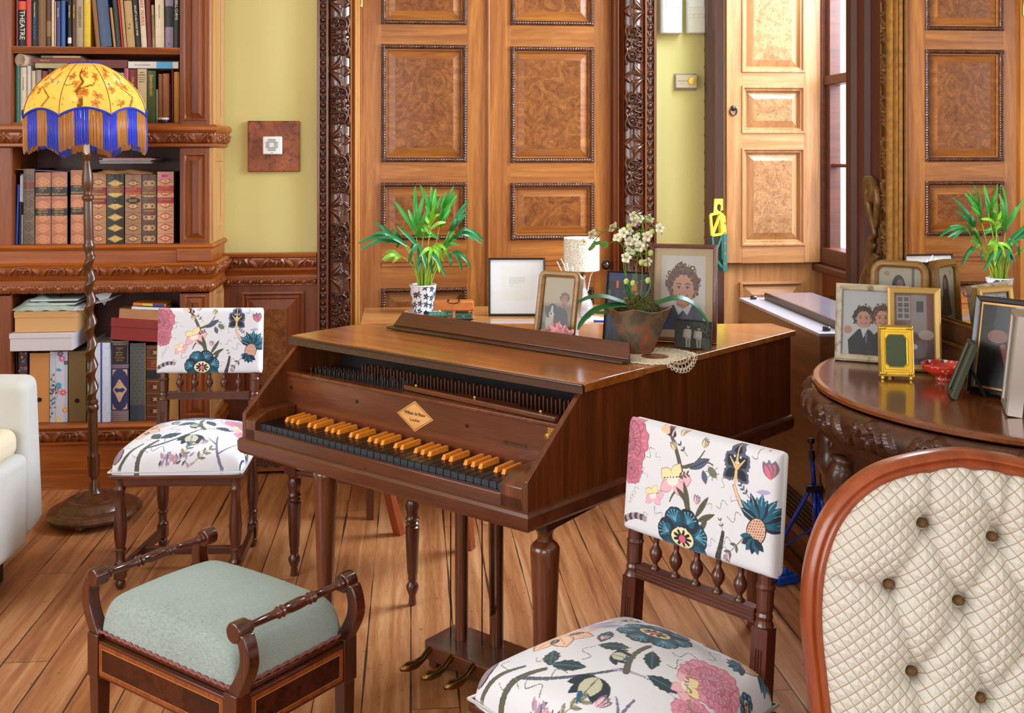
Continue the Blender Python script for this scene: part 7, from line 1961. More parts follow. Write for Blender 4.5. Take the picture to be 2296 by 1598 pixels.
def picframe(name, label, pos, phi, w, h, border, depth, fm, cv, tilt=.15, mount=0.0, mmat=None, pmat=None, group=None, round_=0.0, easel=True, cat='picture frame', raise_=0.0, glass=True, cm=None):
 """stands on pos (bottom centre of its face), facing camera-angle phi"""
 t = thing(name, label, cat, tuple(pos), -YAW + phi, group)
 lift = depth * math.sin(tilt) + .0005
 B = T3(0, 0, lift + raise_) @ RX(-tilt) @ frame_of((0, 0, 0), (1, 0, 0), (0, 0, 1), (0, -1, 0))     # xy = picture plane, z = towards viewer
 b = MB()
 d = depth
 if round_:
  def rr(hw, hh, r, n=6):
   P = []
   for cx, cy, a0 in ((hw - r, hh - r, 0), (-hw + r, hh - r, 90), (-hw + r, -hh + r, 180), (hw - r, -hh + r, 270)):
    for k in range(n + 1): a = math.radians(a0 + 90 * k / n); P.append((cx + r * math.cos(a), cy + r * math.sin(a) + h / 2))
   return P[::-1]
  b.sweep_rect(rr(w / 2 - border, h / 2 - border, max(.002, round_ * .55)), [(0, -.001), (0, .004), (border * .35, .009), (border * .75, .009), (border, .003), (border, -d)], closed=True)
 else:
  b.sweep_rect([(-w/2 + border, border), (-w/2 + border, h - border), (w/2 - border, h - border), (w/2 - border, border)], [(0, -.001), (0, .002), (border * .15, .005), (border * .7, .0065), (border, .003), (border, -d)], closed=True)
 mk('moulding', b, fm, t, M=B, smooth=bool(round_), autos=35 if round_ else None)
 b = MB(); b.box((-w/2 + .002, .002, -d), (w/2 - .002, h - .002, -d + .004) ); mk('backing', b, FR['easel'], t, M=B)
 iw, ih = w - 2 * border, h - 2 * border
 if mount:
  m1 = MB(); m1.box((-iw/2, border, -.004), (iw/2, h - border, -.0022)); mk('mount', m1, mmat or FR['matt'], t, M=B)
 if cv is not None:
  pw, ph = iw - 2 * mount, ih - 2 * mount
  if pw > .01: picture('photograph', cv, pw, ph, pmat or PHOTO, t, B @ T3(0, border + mount, -.0018), tone=.98 if 'letter' in label else .80)  # shade on the photographs is put into their colour; letter prints stay near full tone
 if glass:
  g = MB(); g.box((-iw/2, border, -.0008), (iw/2, h - border, -.0003)); mk('glass', g, PGL, t, M=B)
 if easel:
  e = MB(); fz = h * .62
  # strut reaching the ground behind
  yb = fz * math.sin(tilt) + depth + h * .28; top = (0, fz * math.sin(tilt) + depth * 1.0, fz * math.cos(tilt) + lift)
  e.tube([top, (0, yb, .002)], .0035, 4); mk('easel_strut', e, FR['easel'], t)
 return t
# prints
def p_letter(w, h):
 cv = Cv(w, h, 1500, (232, 232, 240)); cx = w * .56
 cv.rect(w * .20, h * .24, w * .84, h * .88, (228, 230, 228)); rs = random.Random(4)
 for i in range(6):
  y = h * (.67 - .022 * i); x = w * .36
  while x < w * (.64 if i < 5 else .5):
   L = rs.uniform(.012, .035) * w; cv.line([(x, y), (x + L, y)], .0007, (150, 150, 156)); x += L + w * .012
 cv.line([(w * .37, h * .52), (w * .43, h * .52)], .0007, (130, 130, 136)); return cv
def face(cv, x, y, r, skin, hair, dark=1.0, curl=1.0, smile=True, seed=1):
 """child's face: y up"""
 rs = random.Random(seed); H2 = tuple(int(c * .6) for c in hair); HL = tuple(min(255, int(c * 1.5)) for c in hair); sk2 = tuple(int(c * .82) for c in skin)
 for _ in range(26):
  a = rs.uniform(-.5, math.pi + .5); cv.ell(x + r * 1.02 * math.cos(a) * 1.0, y + r * .28 + r * 1.05 * math.sin(a), r * .34, r * .28, hair if rs.random() > .4 else H2, rs.random() * 3)
 cv.ell(x, y + r * .25, r * 1.12, r * 1.42, hair)
 cv.ell(x - r * .93, y - r * .12, r * .14, r * .24, sk2); cv.ell(x + r * .93, y - r * .12, r * .14, r * .24, sk2)
 cv.ell(x, y - r * .08, r * .88, r * 1.12, skin, soft=.02); cv.ell(x, y - r * .55, r * .62, r * .6, skin); cv.ell(x + r * .5, y - r * .2, r * .38, r * .7, sk2, 0, .35, .5)
 for s in (-1, 1):
  cv.ell(x + s * r * .42, y - r * .45, r * .26, r * .22, (226, 140, 110), 0, .35, .6)
  cv.ell(x + s * r * .36, y + r * .04, r * .14, r * .075, (206, 190, 180)); cv.ell(x + s * r * .36, y + r * .04, r * .085, r * .085, (40, 26, 20))
  cv.line([(x + s * r * .20, y + r * .10), (x + s * r * .37, y + r * .16), (x + s * r * .54, y + r * .08)], r * .03, (70, 46, 34)); cv.line([(x + s * r * .18, y + r * .30), (x + s * r * .38, y + r * .36), (x + s * r * .60, y + r * .28)], r * .035, H2)
 cv.line([(x - r * .06, y + r * .02), (x - r * .07, y - r * .20)], r * .02, sk2); cv.ell(x, y - r * .28, r * .16, r * .10, sk2); cv.ell(x, y - r * .25, r * .10, r * .08, skin)
 cv.line([(x - r * .34, y - r * .50), (x - r * .15, y - r * .60), (x + r * .15, y - r * .60), (x + r * .34, y - r * .50)], r * .075, (176, 70, 66));
 if smile: cv.line([(x - r * .20, y - r * .52), (x + r * .20, y - r * .52)], r * .028, (226, 214, 204))
 for _ in range(int(70 * curl)):
  a = rs.uniform(-.15, math.pi + .15); q = r * rs.uniform(.95, 1.55); px, py = x + q * .92 * math.cos(a), y + r * .30 + q * math.sin(a); b_ = rs.random() * 6; cv.line([(px + r * .13 * math.cos(b_ + t * .9), py + r * .13 * math.sin(b_ + t * .9)) for t in range(5)], r * .035, rs.choice([hair, H2, H2, HL]))
 for _ in range(int(34 * curl)):
  a = rs.uniform(.1, math.pi - .1); q = r * rs.uniform(.78, 1.25); px, py = x + q * math.cos(a), y + r * .25 + q * math.sin(a)
  cv.ell(px, py, r * .15, r * .10, rs.choice([hair, H2, HL, hair]), rs.random() * 3)
 for s in (-1, 1):
  for k in range(6): cv.ell(x + s * r * rs.uniform(.9, 1.2), y + r * rs.uniform(-.6, .4), r * .14, r * .12, rs.choice([hair, H2, HL]), rs.random() * 3)
def p_boy(w, h):
 cv = Cv(w, h, 1500, (226, 218, 210)); x, y, r = w * .50, h * .56, w * .27
 cv.poly([(w * .10, 0), (w * .02, h * .12), (w * .06, h * .22), (w * .26, h * .33), (w * .74, h * .33), (w * .94, h * .24), (w * .98, 0)], (34, 36, 62)); cv.poly([(w * .02, 0), (w * .02, h * .14), (w * .08, h * .24), (w * .2, h * .30), (w * .24, 0)], (24, 52, 110))
 cv.ell(x, h * .33, w * .15, h * .08, (196, 132, 100)); cv.poly([(x - w * .24, h * .38), (x - w * .10, h * .20), (x, h * .27), (x + w * .10, h * .20), (x + w * .24, h * .38), (x + w * .10, h * .32), (x, h * .28), (x - w * .10, h * .32)], (226, 216, 220))
 face(cv, x, y, r, (226, 160, 124), (112, 66, 34), curl=1.3, seed=3); return cv
def p_mandog(w, h):
 cv = Cv(w, h, 1300, (192, 172, 136)); cv.rect(0, 0, w, h * .50, (134, 112, 88)); cv.rect(0, 0, w, h * .2, (96, 84, 52)); cv.rect(0, h * .5, w, h * .54, (160, 140, 112)); cv.ell(w * .2, h * .06, w * .4, h * .10, (84, 84, 46))
 cv.poly([(w * .48, 0), (w * .45, h * .30), (w * .56, h * .46), (w * .74, h * .46), (w * .86, h * .36), (w * .90, h * .10), (w * .86, 0)], (58, 48, 42)); cv.ell(w * .72, h * .52, w * .07, h * .06, (150, 96, 74))
 face(cv, w * .72, h * .62, w * .115, (176, 118, 92), (104, 76, 52), curl=.8, seed=8)
 cv.ell(w * .36, h * .20, w * .22, h * .20, (196, 180, 158)); cv.ell(w * .50, h * .24, w * .10, h * .16, (60, 46, 38)); cv.ell(w * .34, h * .44, w * .15, h * .09, (50, 38, 32)); cv.ell(w * .18, h * .38, w * .07, h * .11, (48, 36, 30), .3); cv.ell(w * .50, h * .38, w * .07, h * .11, (48, 36, 30), -.3)
 cv.ell(w * .33, h * .40, w * .04, h * .10, (210, 196, 176)); cv.ell(w * .32, h * .345, w * .085, h * .05, (214, 200, 182)); cv.ell(w * .31, h * .35, w * .028, h * .018, (30, 24, 22)); cv.ell(w * .26, h * .42, w * .015, h * .01, (20, 16, 14)); cv.ell(w * .41, h * .42, w * .015, h * .01, (20, 16, 14)); cv.ell(w * .60, h * .10, w * .2, h * .06, (206, 176, 142)); return cv
def p_bw(w, h):
 cv = Cv(w, h, 1300, (34, 32, 32)); cv.poly([(w * .45, h), (w, h), (w, 0), (w * .80, 0)], (84, 82, 78)); rs = random.Random(3)
 for _ in range(50): cv.ell(rs.uniform(.4, 1) * w, rs.uniform(.4, 1) * h, .004, .003, rs.choice([(50, 48, 46), (70, 68, 64), (30, 28, 28)]), rs.random() * 3)
 for (x, s) in ((.36, 1.0), (.66, .95)):
  cv.ell(w * x + .0, h * .78 * s, w * .045, h * .07, (180, 172, 160)); cv.ell(w * x, h * .83 * s, w * .05, h * .045, (30, 28, 28))
  cv.poly([(w * (x - .09), h * .68 * s), (w * (x + .09), h * .68 * s), (w * (x + .08), h * .36), (w * (x - .08), h * .36)], (206, 200, 190)); cv.poly([(w * (x - .07), h * .38), (w * (x + .07), h * .38), (w * (x + .06), h * .04), (w * (x - .06), h * .04)], (168, 162, 152)); cv.line([(w * x, h * .3), (w * x, h * .04)], .0015, (60, 58, 54)); cv.line([(w * (x - .10), h * .62), (w * (x - .12), h * .42), (w * (x - .02), h * .36)], .003, (176, 168, 156))
 return cv
def p_mosaic(w, h):
 cv = Cv(w, h, 1200, (30, 34, 44)); rs = random.Random(12)
 cols = [(30, 50, 110), (20, 24, 34), (24, 40, 84), (170, 44, 28), (22, 70, 76), (196, 146, 50), (100, 28, 36), (50, 56, 52), (24, 30, 40), (18, 44, 48), (60, 46, 90), (90, 96, 80)]
 nx, ny = 5, 8
 for i in range(nx):
  for j in range(ny):
   x0, y0 = w * i / nx, h * j / ny; cv.rect(x0 + .0004, y0 + .0004, x0 + w / nx * rs.choice([1, 1, .7, .45]) - .0004, y0 + h / ny - .0004, rs.choice(cols))
 cv.rect(w * .30, h * .20, w * .78, h * .72, (46, 36, 30)); cv.ell(w * .52, h * .60, w * .11, h * .05, (190, 140, 90)); cv.ell(w * .44, h * .38, w * .11, h * .12, (176, 110, 84)); cv.ell(w * .6, h * .3, w * .1, h * .1, (96, 60, 50))
 for (x, y) in ((.22, .78), (.70, .78), (.24, .36), (.70, .62)): cv.rect(w * x, h * y, w * (x + .06), h * (y + .10), (236, 110, 34))
 return cv
picframe('picture_frame', 'black-framed typed letter with a wide white mount standing on the desk', (aty(1159, 650, 4.70).x, 4.70, DZ), .02, .252, .254, .009, .012, FR['black'], p_letter(.23, .235), tilt=.10, cat='picture frame', group='picture frames')
def onlid(x, y): v = hw(x, y, LZ1); return v
picframe('picture_frame', 'old gold frame with faded photo of a man with a dog, on the harpsichord', onlid(.150, .585), math.radians(-27), .132, .200, .019, .02, FR['goldold'], p_mandog(.094, .162), tilt=.24, group='picture frames', round_=.006)
picframe('picture_frame', 'multicoloured mosaic picture frame behind the orchid pot', onlid(.335, .665), math.radians(-22), .125, .205, .004, .014, FR['black'], p_mosaic(.117, .197), tilt=.22, glass=False, pmat=PHOTOM, group='picture frames')
picframe('picture_frame', 'large red-brown frame with a portrait of a curly-haired child in white collar', onlid(.445, .80), math.radians(-14), .192, .278, .012, .022, FR['brown'], p_boy(.125, .185), tilt=.17, mount=.0215, mmat=FR['beige'], group='picture frames')
t = picframe('photo_card', 'small unframed black and white photo of two people leaning before the large portrait', onlid(.515, .735), math.radians(8), .103, .078, .0008, .006, plain('card_grey', (90, 86, 80), .6), p_bw(.10, .075), tilt=.30, glass=False, pmat=PHOTOM, easel=False, cat='photograph'); t.rotation_euler[1] = .12
# rose
rp = hw(.19, .545, LZ1); t = thing('fabric_rose', 'pink fabric rose lying behind the music ledge', 'flower', tuple(rp), .3)
ROSE = plain('rose_pink', (228, 156, 160), .6, sss=.0, sheen=.3); b = MB(); rs = random.Random(2)
for k in range(16):
 a = k * 2.4; r = .006 + .0022 * k; hgt = .066 - .0019 * k
 pts = [];
 n = 5; vs = []; fs = []
 for i in range(n):
  for j in range(n):
   u = (i / (n - 1) - .5); v = j / (n - 1); aa = a + u * (1.5 if k > 5 else 2.4); rr = 1.35 * r * (.35 + .65 * v ** .7) + .006 * max(0, v - .75)
   vs.append((rr * math.cos(aa), rr * math.sin(aa), .004 + hgt * v * (1 - .25 * abs(u) * 2)))
 fs = [(i * n + j, (i + 1) * n + j, (i + 1) * n + j + 1, i * n + j + 1) for i in range(n - 1) for j in range(n - 1)]
 q = MB(); q.add(vs, fs); o = mk('petal', q, ROSE, t, smooth=True); s_ = o.modifiers.new('thickness', 'SOLIDIFY'); s_.thickness = .0008
# crochet doily on the lid under the pot
dl = thing('crochet_mat', 'cream crochet doily under the orchid pot, hanging over the lid edge', 'doily', tuple(hw(.49, .575, LZ1 + .001)), HA)
THR = plain('crochet_thread', (228, 218, 194), .8); b = MB(); rs = random.Random(9)
def drape(x, y):
 ex = .565 - .49 + (y + .575 - .44) * .075 * 0 + .006
 if x > ex: return (ex + .35 * (x - ex), y, -(x - ex) * .9 + .002)
 return (x, y, .0015)
R = .108
for ring in (5, 7, 9, 11, 13):
 r = R * ring / 13; n = 96 if ring > 8 else 60
 b.tube([drape(r * math.cos(a) * (1 + .0), r * math.sin(a)) if True else None for a in [2 * math.pi * k / n + ring for k in range(n)]], .0008, 4, closed=True)
for k in range(34):
 a0 = 2 * math.pi * k / 34
 for sg in (-1, 1):
  b.tube([drape(R * t_ * math.cos(a0 + sg * .11 * math.sin(t_ * 26)), R * t_ * math.sin(a0 + sg * .11 * math.sin(t_ * 26))) for t_ in [.35 + .05 * i for i in range(14)]], .0007, 4)
for k in range(46):
 a0 = 2 * math.pi * k / 46; c_ = (R * 1.03 * math.cos(a0), R * 1.03 * math.sin(a0)); pts = []
 for i in range(9):
  a = i * 2 * math.pi / 8; q = drape(c_[0] + .0065 * math.cos(a), c_[1] + .0065 * math.sin(a)); pts.append((q[0], q[1], q[2] + rs.uniform(0, .003)))
 b.tube(pts, .0011, 4)
mk('lace', b, THR, dl)
# orchid in its terracotta pot
op = hw(.425, .60, LZ1 + .0045)
orc = thing('potted_orchid', 'small white orchid in a weathered terracotta pot on the harpsichord lid', 'potted plant', tuple(op), -YAW)
def terra():
 m, n, b = nt('weathered_terracotta'); L = n.links.new; tc = n.nodes.new('ShaderNodeTexCoord')
 nz = n.nodes.new('ShaderNodeTexNoise'); nz.inputs['Scale'].default_value = 22; nz.inputs['Detail'].default_value = 7; nz.inputs['Distortion'].default_value = .8; L(tc.outputs['Object'], nz.inputs['Vector'])
 cr = n.nodes.new('ShaderNodeValToRGB'); cr.color_ramp.elements[0].position = .40; cr.color_ramp.elements[0].color = lin((96, 82, 62)) + (1,); cr.color_ramp.elements[1].position = .66; cr.color_ramp.elements[1].color = lin((176, 92, 56)) + (1,)
 e = cr.color_ramp.elements.new(.50); e.color = lin((122, 100, 80)) + (1,); e = cr.color_ramp.elements.new(.57); e.color = lin((140, 92, 66)) + (1,)
 L(nz.outputs[0], cr.inputs[0]); L(cr.outputs[0], b.inputs['Base Color']); b.inputs['Roughness'].default_value = .85
 bp = n.nodes.new('ShaderNodeBump'); bp.inputs['Strength'].default_value = .3; bp.inputs['Distance'].default_value = .002; L(nz.outputs[0], bp.inputs['Height']); L(bp.outputs[0], b.inputs['Normal']); return m
TER = terra()
vs = []; n = 48; rows = [(.036, 0), (.038, .002), (.052, .055), (.070, .108), (.074, .113), (.070, .114), (.064, .108), (.060, .095), (.001, .094)]
for r, z in rows:
 for k in range(n):
  a = 2 * math.pi * k / n; t_ = min(1, z / .1)
  sq = (abs(math.cos(a)) ** (2 + 3.0 * t_) + abs(math.sin(a)) ** (2 + 3.0 * t_)) ** (-1 / (2 + 3.0 * t_))
  zz_ = z + (.014 * (sq - 1) / .3 if z > .09 else 0)
  vs.append((r * sq * math.cos(a + .55), r * sq * math.sin(a + .55), zz_))
b = MB(); b.add(vs, [(i * n + k, i * n + (k + 1) % n, (i + 1) * n + (k + 1) % n, (i + 1) * n + k) for i in range(len(rows) - 1) for k in range(n)] + [tuple(range(n - 1, -1, -1))]); mk('pot', b, TER, orc, smooth=True, autos=50)
b = MB(); rs = random.Random(5)
for _ in range(750):
 a = rs.random() * 6.28; r = .062 * math.sqrt(rs.random()); x, y = r * math.cos(a), r * math.sin(a); z = .102 + .042 * (1 - (r / .066) ** 2)
 p = [(x, y, z)]
 for k in range(3): p.append((p[-1][0] + rs.uniform(-.007, .007), p[-1][1] + rs.uniform(-.007, .007), p[-1][2] + rs.uniform(-.003, .006)))
 b.tube(p, [.0014, .0012, .001, .0006], 3)
b.ball((0, 0, .090), .056, 14, sz=.85); mo = mk('moss', b, plain('moss', (104, 100, 40), .9, var=.5, vscale=90), orc, smooth=True); mo['kind'] = 'stuff'
ORL = plain('orchid_leaf', (34, 92, 44), .45, coat=.05, var=.15, vscale=20)
def leafc(pts, w, n=14):
 C_ = [Vector(p) for p in pts]; out = []; wd = []
 for i in range(n + 1):
  f = i / n * (len(C_) - 1); k = min(int(f), len(C_) - 2); u = f - k
  a, b_, c, d = C_[max(k - 1, 0)], C_[k], C_[k + 1], C_[min(k + 2, len(C_) - 1)]
  out.append(.5 * ((2 * b_) + (-a + c) * u + (2 * a - 5 * b_ + 4 * c - d) * u * u + (-a + 3 * b_ - 3 * c + d) * u ** 3)); wd.append(w * math.sin(math.pi * min(1, .12 + .88 * i / n)) ** .7 + .0005)
 return out, wd
for pts, w in (([(0, 0, .118), (-.05, -.02, .135), (-.10, -.03, .150), (-.14, -.035, .148), (-.172, -.04, .135)], .013), ([(0, -.01, .115), (-.05, -.04, .128), (-.11, -.05, .122), (-.15, -.055, .095), (-.170, -.06, .068)], .014), ([(0, 0, .118), (.05, -.02, .132), (.10, -.03, .146), (.145, -.035, .128), (.185, -.05, .075)], .014), ([(0, 0, .12), (-.03, .01, .115), (-.09, .02, .100), (-.12, .03, .10)], .012), ([(-.01, .01, .12), (-.03, .02, .16), (-.035, .02, .19)], .009)):
 P, wd = leafc(pts, w); b = MB(); b.ribbon(P, wd, (0, -.3, 1), fold=.35); o = mk('leaf', b, ORL, orc, smooth=True); s_ = o.modifiers.new('thickness', 'SOLIDIFY'); s_.thickness = .0012
STM = plain('orchid_stem', (82, 124, 40), .45); FLW = plain('orchid_petal', (236, 234, 206), .5, sss=.1); YG = plain('orchid_bud', (196, 206, 110), .5); BRN_ = plain('orchid_lip', (196, 150, 70), .5)
Bp = lambda px, py: ((px - 1410) / 2400 * 2.87, 0, EYE - (py - 340) / 2400 * 2.87 - (LZ1 + .002))
def flower(px, py, yo=0.0, k=1.0, seed=0, face_=None):
 rs = random.Random(seed); c = Vector(Bp(px, py)) + Vector((0, yo, 0)); b = MB()
 R = RZ(rs.uniform(-.9, .9)) @ RX(math.radians(rs.uniform(50, 120)))
 T = Matrix.Translation(c) @ R
 for q in range(5):
  a = q * 1.2566 + rs.random() * .3; L = .0145 * k; w = (.0062 if q % 2 else .0048) * k
  pts = [(0, 0, 0), (L * .35 * math.cos(a), L * .35 * math.sin(a), .002), (L * .75 * math.cos(a), L * .75 * math.sin(a), .0045), (L * math.cos(a), L * math.sin(a), .004)]
  b.ribbon(pts, [w * .35, w, w, w * .15], (0, 0, 1), T, fold=.25)
 o = mk('flower', b, FLW, orc, smooth=True); s_ = o.modifiers.new('thickness', 'SOLIDIFY'); s_.thickness = .0007
 b = MB(); b.ball((0, 0, .003), .0028 * k, 8, T); mk('lip', b, BRN_, o)
stems = [([(1408, 680), (1385, 640), (1378, 590), (1375, 560), (1362, 545), (1345, 548)], 0), ([(1412, 680), (1404, 620), (1410, 560), (1395, 530), (1360, 515), (1330, 524), (1310, 545), (1296, 565)], .01), ([(1414, 680), (1418, 600), (1412, 560), (1418, 500), (1400, 480)], .0), ([(1418, 680), (1436, 640), (1428, 590), (1424, 540), (1418, 500), (1432, 500), (1448, 515), (1456, 522)], -.01), ([(1385, 640), (1376, 600), (1384, 560), (1396, 520)], .01), ([(1375, 560), (1395, 530), (1418, 520), (1424, 540)], .0), ([(1376, 590), (1400, 578), (1425, 572), (1438, 565)], .0), ([(1330, 524), (1315, 520), (1300, 522)], 0), ([(1310, 545), (1325, 552), (1332, 556)], 0), ([(1410, 560), (1395, 560), (1380, 570)], 0), ([(1418, 500), (1425, 485), (1440, 492)], 0), ([(1408, 640), (1395, 636), (1380, 637)], 0), ([(1412, 636), (1425, 632), (1430, 630)], 0)]
for pts, yo in stems:
 b = MB(); P, _ = leafc([tuple(Vector(Bp(*p)) + Vector((0, yo, 0))) for p in pts], .01, 18); b.tube(P, .0016, 6); mk('stem', b, STM, orc, smooth=True)
k = 0
for (px, py, s) in ((1301, 528, 1.1), (1286, 545, .8), (1349, 512, 1.15), (1375, 525, 1.1), (1362, 538, 1.0), (1398, 488, 1.0), (1397, 500, 1.0), (1413, 496, .9), (1436, 493, 1.0), (1456, 515, 1.0), (1387, 545, 1.0), (1400, 546, .9), (1427, 533, 1.1), (1412, 556, 1.2), (1425, 556, 1.0), (1386, 568, 1.1), (1382, 582, 1.1), (1430, 592, 1.0), (1404, 535, .8), (1388, 522, .8), (1380, 552, .8)):
 flower(px, py, .012 * ((k % 3) - 1), s, k); k += 1
b_pts = ((1387, 511), (1439, 524), (1397, 570), (1436, 572), (1415, 593), (1381, 636), (1396, 640), (1430, 634), (1408, 532), (1366, 540))
for (px, py) in b_pts:
 b = MB(); c = Bp(px, py); b.ball(c, .0072, 10, sz=1.25); mk('bud', b, YG, orc, smooth=True)
for pts in ([(1415, 484), (1428, 510), (1450, 500), (1462, 530)], [(1425, 505), (1440, 520), (1455, 512)]):
 b = MB(); P, _ = leafc([Bp(*p) for p in pts], .01, 10); b.tube(P, .0011, 5); mk('dry_twig', b, plain('dry_twig', (170, 110, 60), .7), orc)
for pts in ([(1296, 565), (1306, 556), (1313, 545)], [(1312, 552), (1322, 548), (1328, 560)], [(1330, 545), (1338, 552), (1330, 562)]):
 P, wd = leafc([Bp(*p) for p in pts], .005, 8); b = MB(); b.ribbon(P, wd, (0, -1, 0)); mk('small_leaf', b, STM, orc)
# --- things on the writing desk
pp_ = atz(948, 699, DZ)
palm = thing('potted_palm', 'young parlour palm in a blue and white rose-printed pot on the desk', 'potted plant', (pp_.x, pp_.y - .02, DZ + .004), 0)
PT = 4.77
def p_pot(W_, H_):
 cv = Cv(W_, H_, 700, (222, 226, 236)); rs = random.Random(7); BL_ = (44, 52, 82)
 for i in range(12):
  x = W_ * (i + .5) / 12; y = H_ * rs.uniform(.3, .7)
  for (dx, dy) in ((0, 0), (rs.uniform(-.01, .01), H_ * .35), (rs.uniform(-.01, .01), -H_ * .3)):
   X_, Y_ = x + dx, y + dy
   for k in range(6): cv.ell(X_ + .005 * math.cos(k), Y_ + .005 * math.sin(k), .0052, .0042, BL_, k)
   cv.ell(X_, Y_, .003, .003, (140, 150, 190))
   for k in range(5): cv.leaf(X_ + .006 * math.cos(k * 1.3), Y_ + .006 * math.sin(k * 1.3), .011, .0036, k * 1.3, BL_)
  cv.line([(x, 0), (x + .005, H_ * .5), (x - .003, H_)], .0008, BL_)
 return cv
cvp = p_pot(.38, .115); na_, nr_ = 200, 60; V = np.zeros((nr_, na_, 3)); C_ = np.zeros((nr_, na_, 3))
for i in range(nr_):
 z = .118 * i / (nr_ - 1); r = .045 + .016 * (i / (nr_ - 1))
 a = 2 * math.pi * np.arange(na_) / na_; V[i, :, 0] = r * np.cos(a); V[i, :, 1] = r * np.sin(a); V[i, :, 2] = z; C_[i] = cvp.sample(np.arange(na_) / na_ * .38, np.full(na_, min(.1149, z * .97)))
pot_ = gridmesh('pot', V, na_, nr_, PRINTG, C_, palm, closex=True)
b = MB(); b.lathe([(.061, .117), (.063, .121), (.060, .124), (.056, .118), (.055, .105), (.0001, .104)], 40); mk('pot_rim', b, plain('pot_white', (228, 232, 240), .2, coat=.5), pot_, smooth=True)
b = MB(); b.lathe([(.0551, .1045), (.03, .108), (.0001, .110)], 24); mk('soil', b, plain('soil', (50, 30, 22), .95, bump=.6, bscale=150), palm, smooth=True)
PG1 = plain('palm_leaf', (58, 160, 50), .35, coat=.2, var=.2, vscale=25, sss=.05); PG2 = plain('palm_leaf_dark', (34, 120, 62), .35, coat=.25, var=.2, vscale=25); PG3 = plain('palm_leaf_lime', (128, 190, 40), .4, coat=.2); PST = plain('palm_stem', (150, 176, 52), .45)
Pp = lambda px, py, yo=0.0: (( (px - 948) / 2400 * PT), yo, (EYE - (py - 340) / 2400 * PT) - DZ - .004)
rs = random.Random(11)
fronds = [  # base px, tip px of the stalk, list of leaflet tips, tone, depth
 ([(946, 640), (940, 590), (934, 540), (932, 505)], [(931, 418), (950, 440), (915, 470), (884, 452), (960, 465)], 0, .0),
 ([(950, 640), (955, 580), (965, 520), (972, 480)], [(942, 416), (968, 420), (978, 424), (990, 440), (955, 450)], 0, .02),
 ([(954, 640), (968, 590), (984, 520), (990, 480)], [(1018, 418), (1022, 432), (1027, 440), (1000, 430), (1012, 470)], 0, .03),
 ([(956, 640), (975, 590), (1000, 540), (1012, 512)], [(1054, 450), (1045, 470), (1026, 490), (1050, 480)], 1, .01),
 ([(958, 640), (985, 590), (1015, 545), (1035, 520)], [(1088, 545), (1080, 548), (1068, 545), (1060, 520), (1045, 508)], 1, .0),
 ([(952, 640), (975, 600), (1000, 575), (1020, 565)], [(1057, 605), (1038, 612), (1050, 590), (1010, 600)], 1, -.02),
 ([(948, 640), (960, 590), (968, 560), (975, 548)], [(995, 590), (1000, 560), (985, 610), (960, 590), (940, 575)], 2, -.05),
 ([(944, 640), (930, 590), (915, 556), (900, 545)], [(802, 546), (806, 562), (846, 532), (862, 520), (850, 535)], 1, .0),
 ([(944, 640), (925, 585), (905, 550), (890, 540)], [(838, 498), (835, 526), (866, 545), (880, 510), (888, 560)], 1, .02),
 ([(942, 640), (925, 600), (905, 580), (895, 575)], [(856, 582), (862, 570), (880, 590), (860, 588)], 2, -.02),
 ([(948, 640), (945, 590), (942, 560), (935, 545)], [(920, 560), (915, 590), (955, 600), (940, 610), (890, 505)], 1, -.05),
 ([(951, 640), (958, 570), (962, 530), (965, 500)], [(975, 455), (985, 480), (950, 480), (1000, 500), (940, 500)], 2, -.03),
 ([(947, 640), (944, 580), (948, 540), (955, 520)], [(930, 480), (940, 520), (975, 530), (985, 540), (920, 520)], 0, .03),
 ([(953, 640), (970, 600), (985, 570), (995, 555)], [(1020, 520), (1025, 540), (1005, 580), (1030, 552)], 0, .02),
 ([(949, 640), (950, 600), (955, 575), (960, 560)], [(930, 600), (990, 600), (1000, 625), (970, 615)], 1, -.06),
]
for fi, (st_, tips, tone, yo) in enumerate(fronds):
 f = MB(); bx0 = (st_[0][0] - 948) * .9; P0 = [Pp(st_[0][0] + rs.uniform(-8, 8), st_[0][1] + 8, rs.uniform(-.02, .02))] + [Pp(p[0], p[1], yo * (i + 1) / 3) for i, p in enumerate(st_[1:])]
 P, _ = leafc(P0, .01, 14); f.tube(P, [.0032 - .0001 * i for i in range(len(P))], 6)
 fr_ = mk('frond', f, PST, palm, smooth=True)
 mt2 = [PG1, PG2, PG3][tone]
 q = MB()
 for ti, tp in enumerate(tips):
  base = P[-1 - (ti % 5)]; e = Vector(Pp(tp[0], tp[1], yo + rs.uniform(-.05, .05))); mid = (base + e) / 2; ln = (e - base).length
  mid += Vector((0, rs.uniform(-.02, .0), ln * .16 if e.z < base.z + .05 else ln * .03));
  R_, wd = leafc([tuple(base), tuple(mid), tuple(e)], .0045 + .018 * ln + .002, 12)
  q.ribbon(R_, wd, (.25 * (ti % 3 - 1), -1, .35), fold=.30)
 o = mk('leaflets', q, mt2, fr_, smooth=True)
q = MB()
for k in range(34):
 a = rs.random() * 6.28; r = rs.uniform(.0, .03); x, y = r * math.cos(a), r * math.sin(a); q.tube([(x, y, .105), (x * 1.3, y * 1.2, .16), (x * (1.8 + rs.random()), y * 1.4, .20 + rs.random() * .06)], [.0032, .0026, .0016], 6)
mk('stem_cluster', q, PST, palm, smooth=True)
t = thing('lace_mat', 'small white lace doily under the palm pot', 'doily', (pp_.x, pp_.y - .03, DZ), 0)
b = MB(); n = 64; ring = [((.078 + .006 * math.sin(k * .9)) * math.cos(2 * math.pi * k / n), (.078 + .006 * math.sin(k * .9)) * math.sin(2 * math.pi * k / n)) for k in range(n)]; b.prism(ring, 0, .0022);
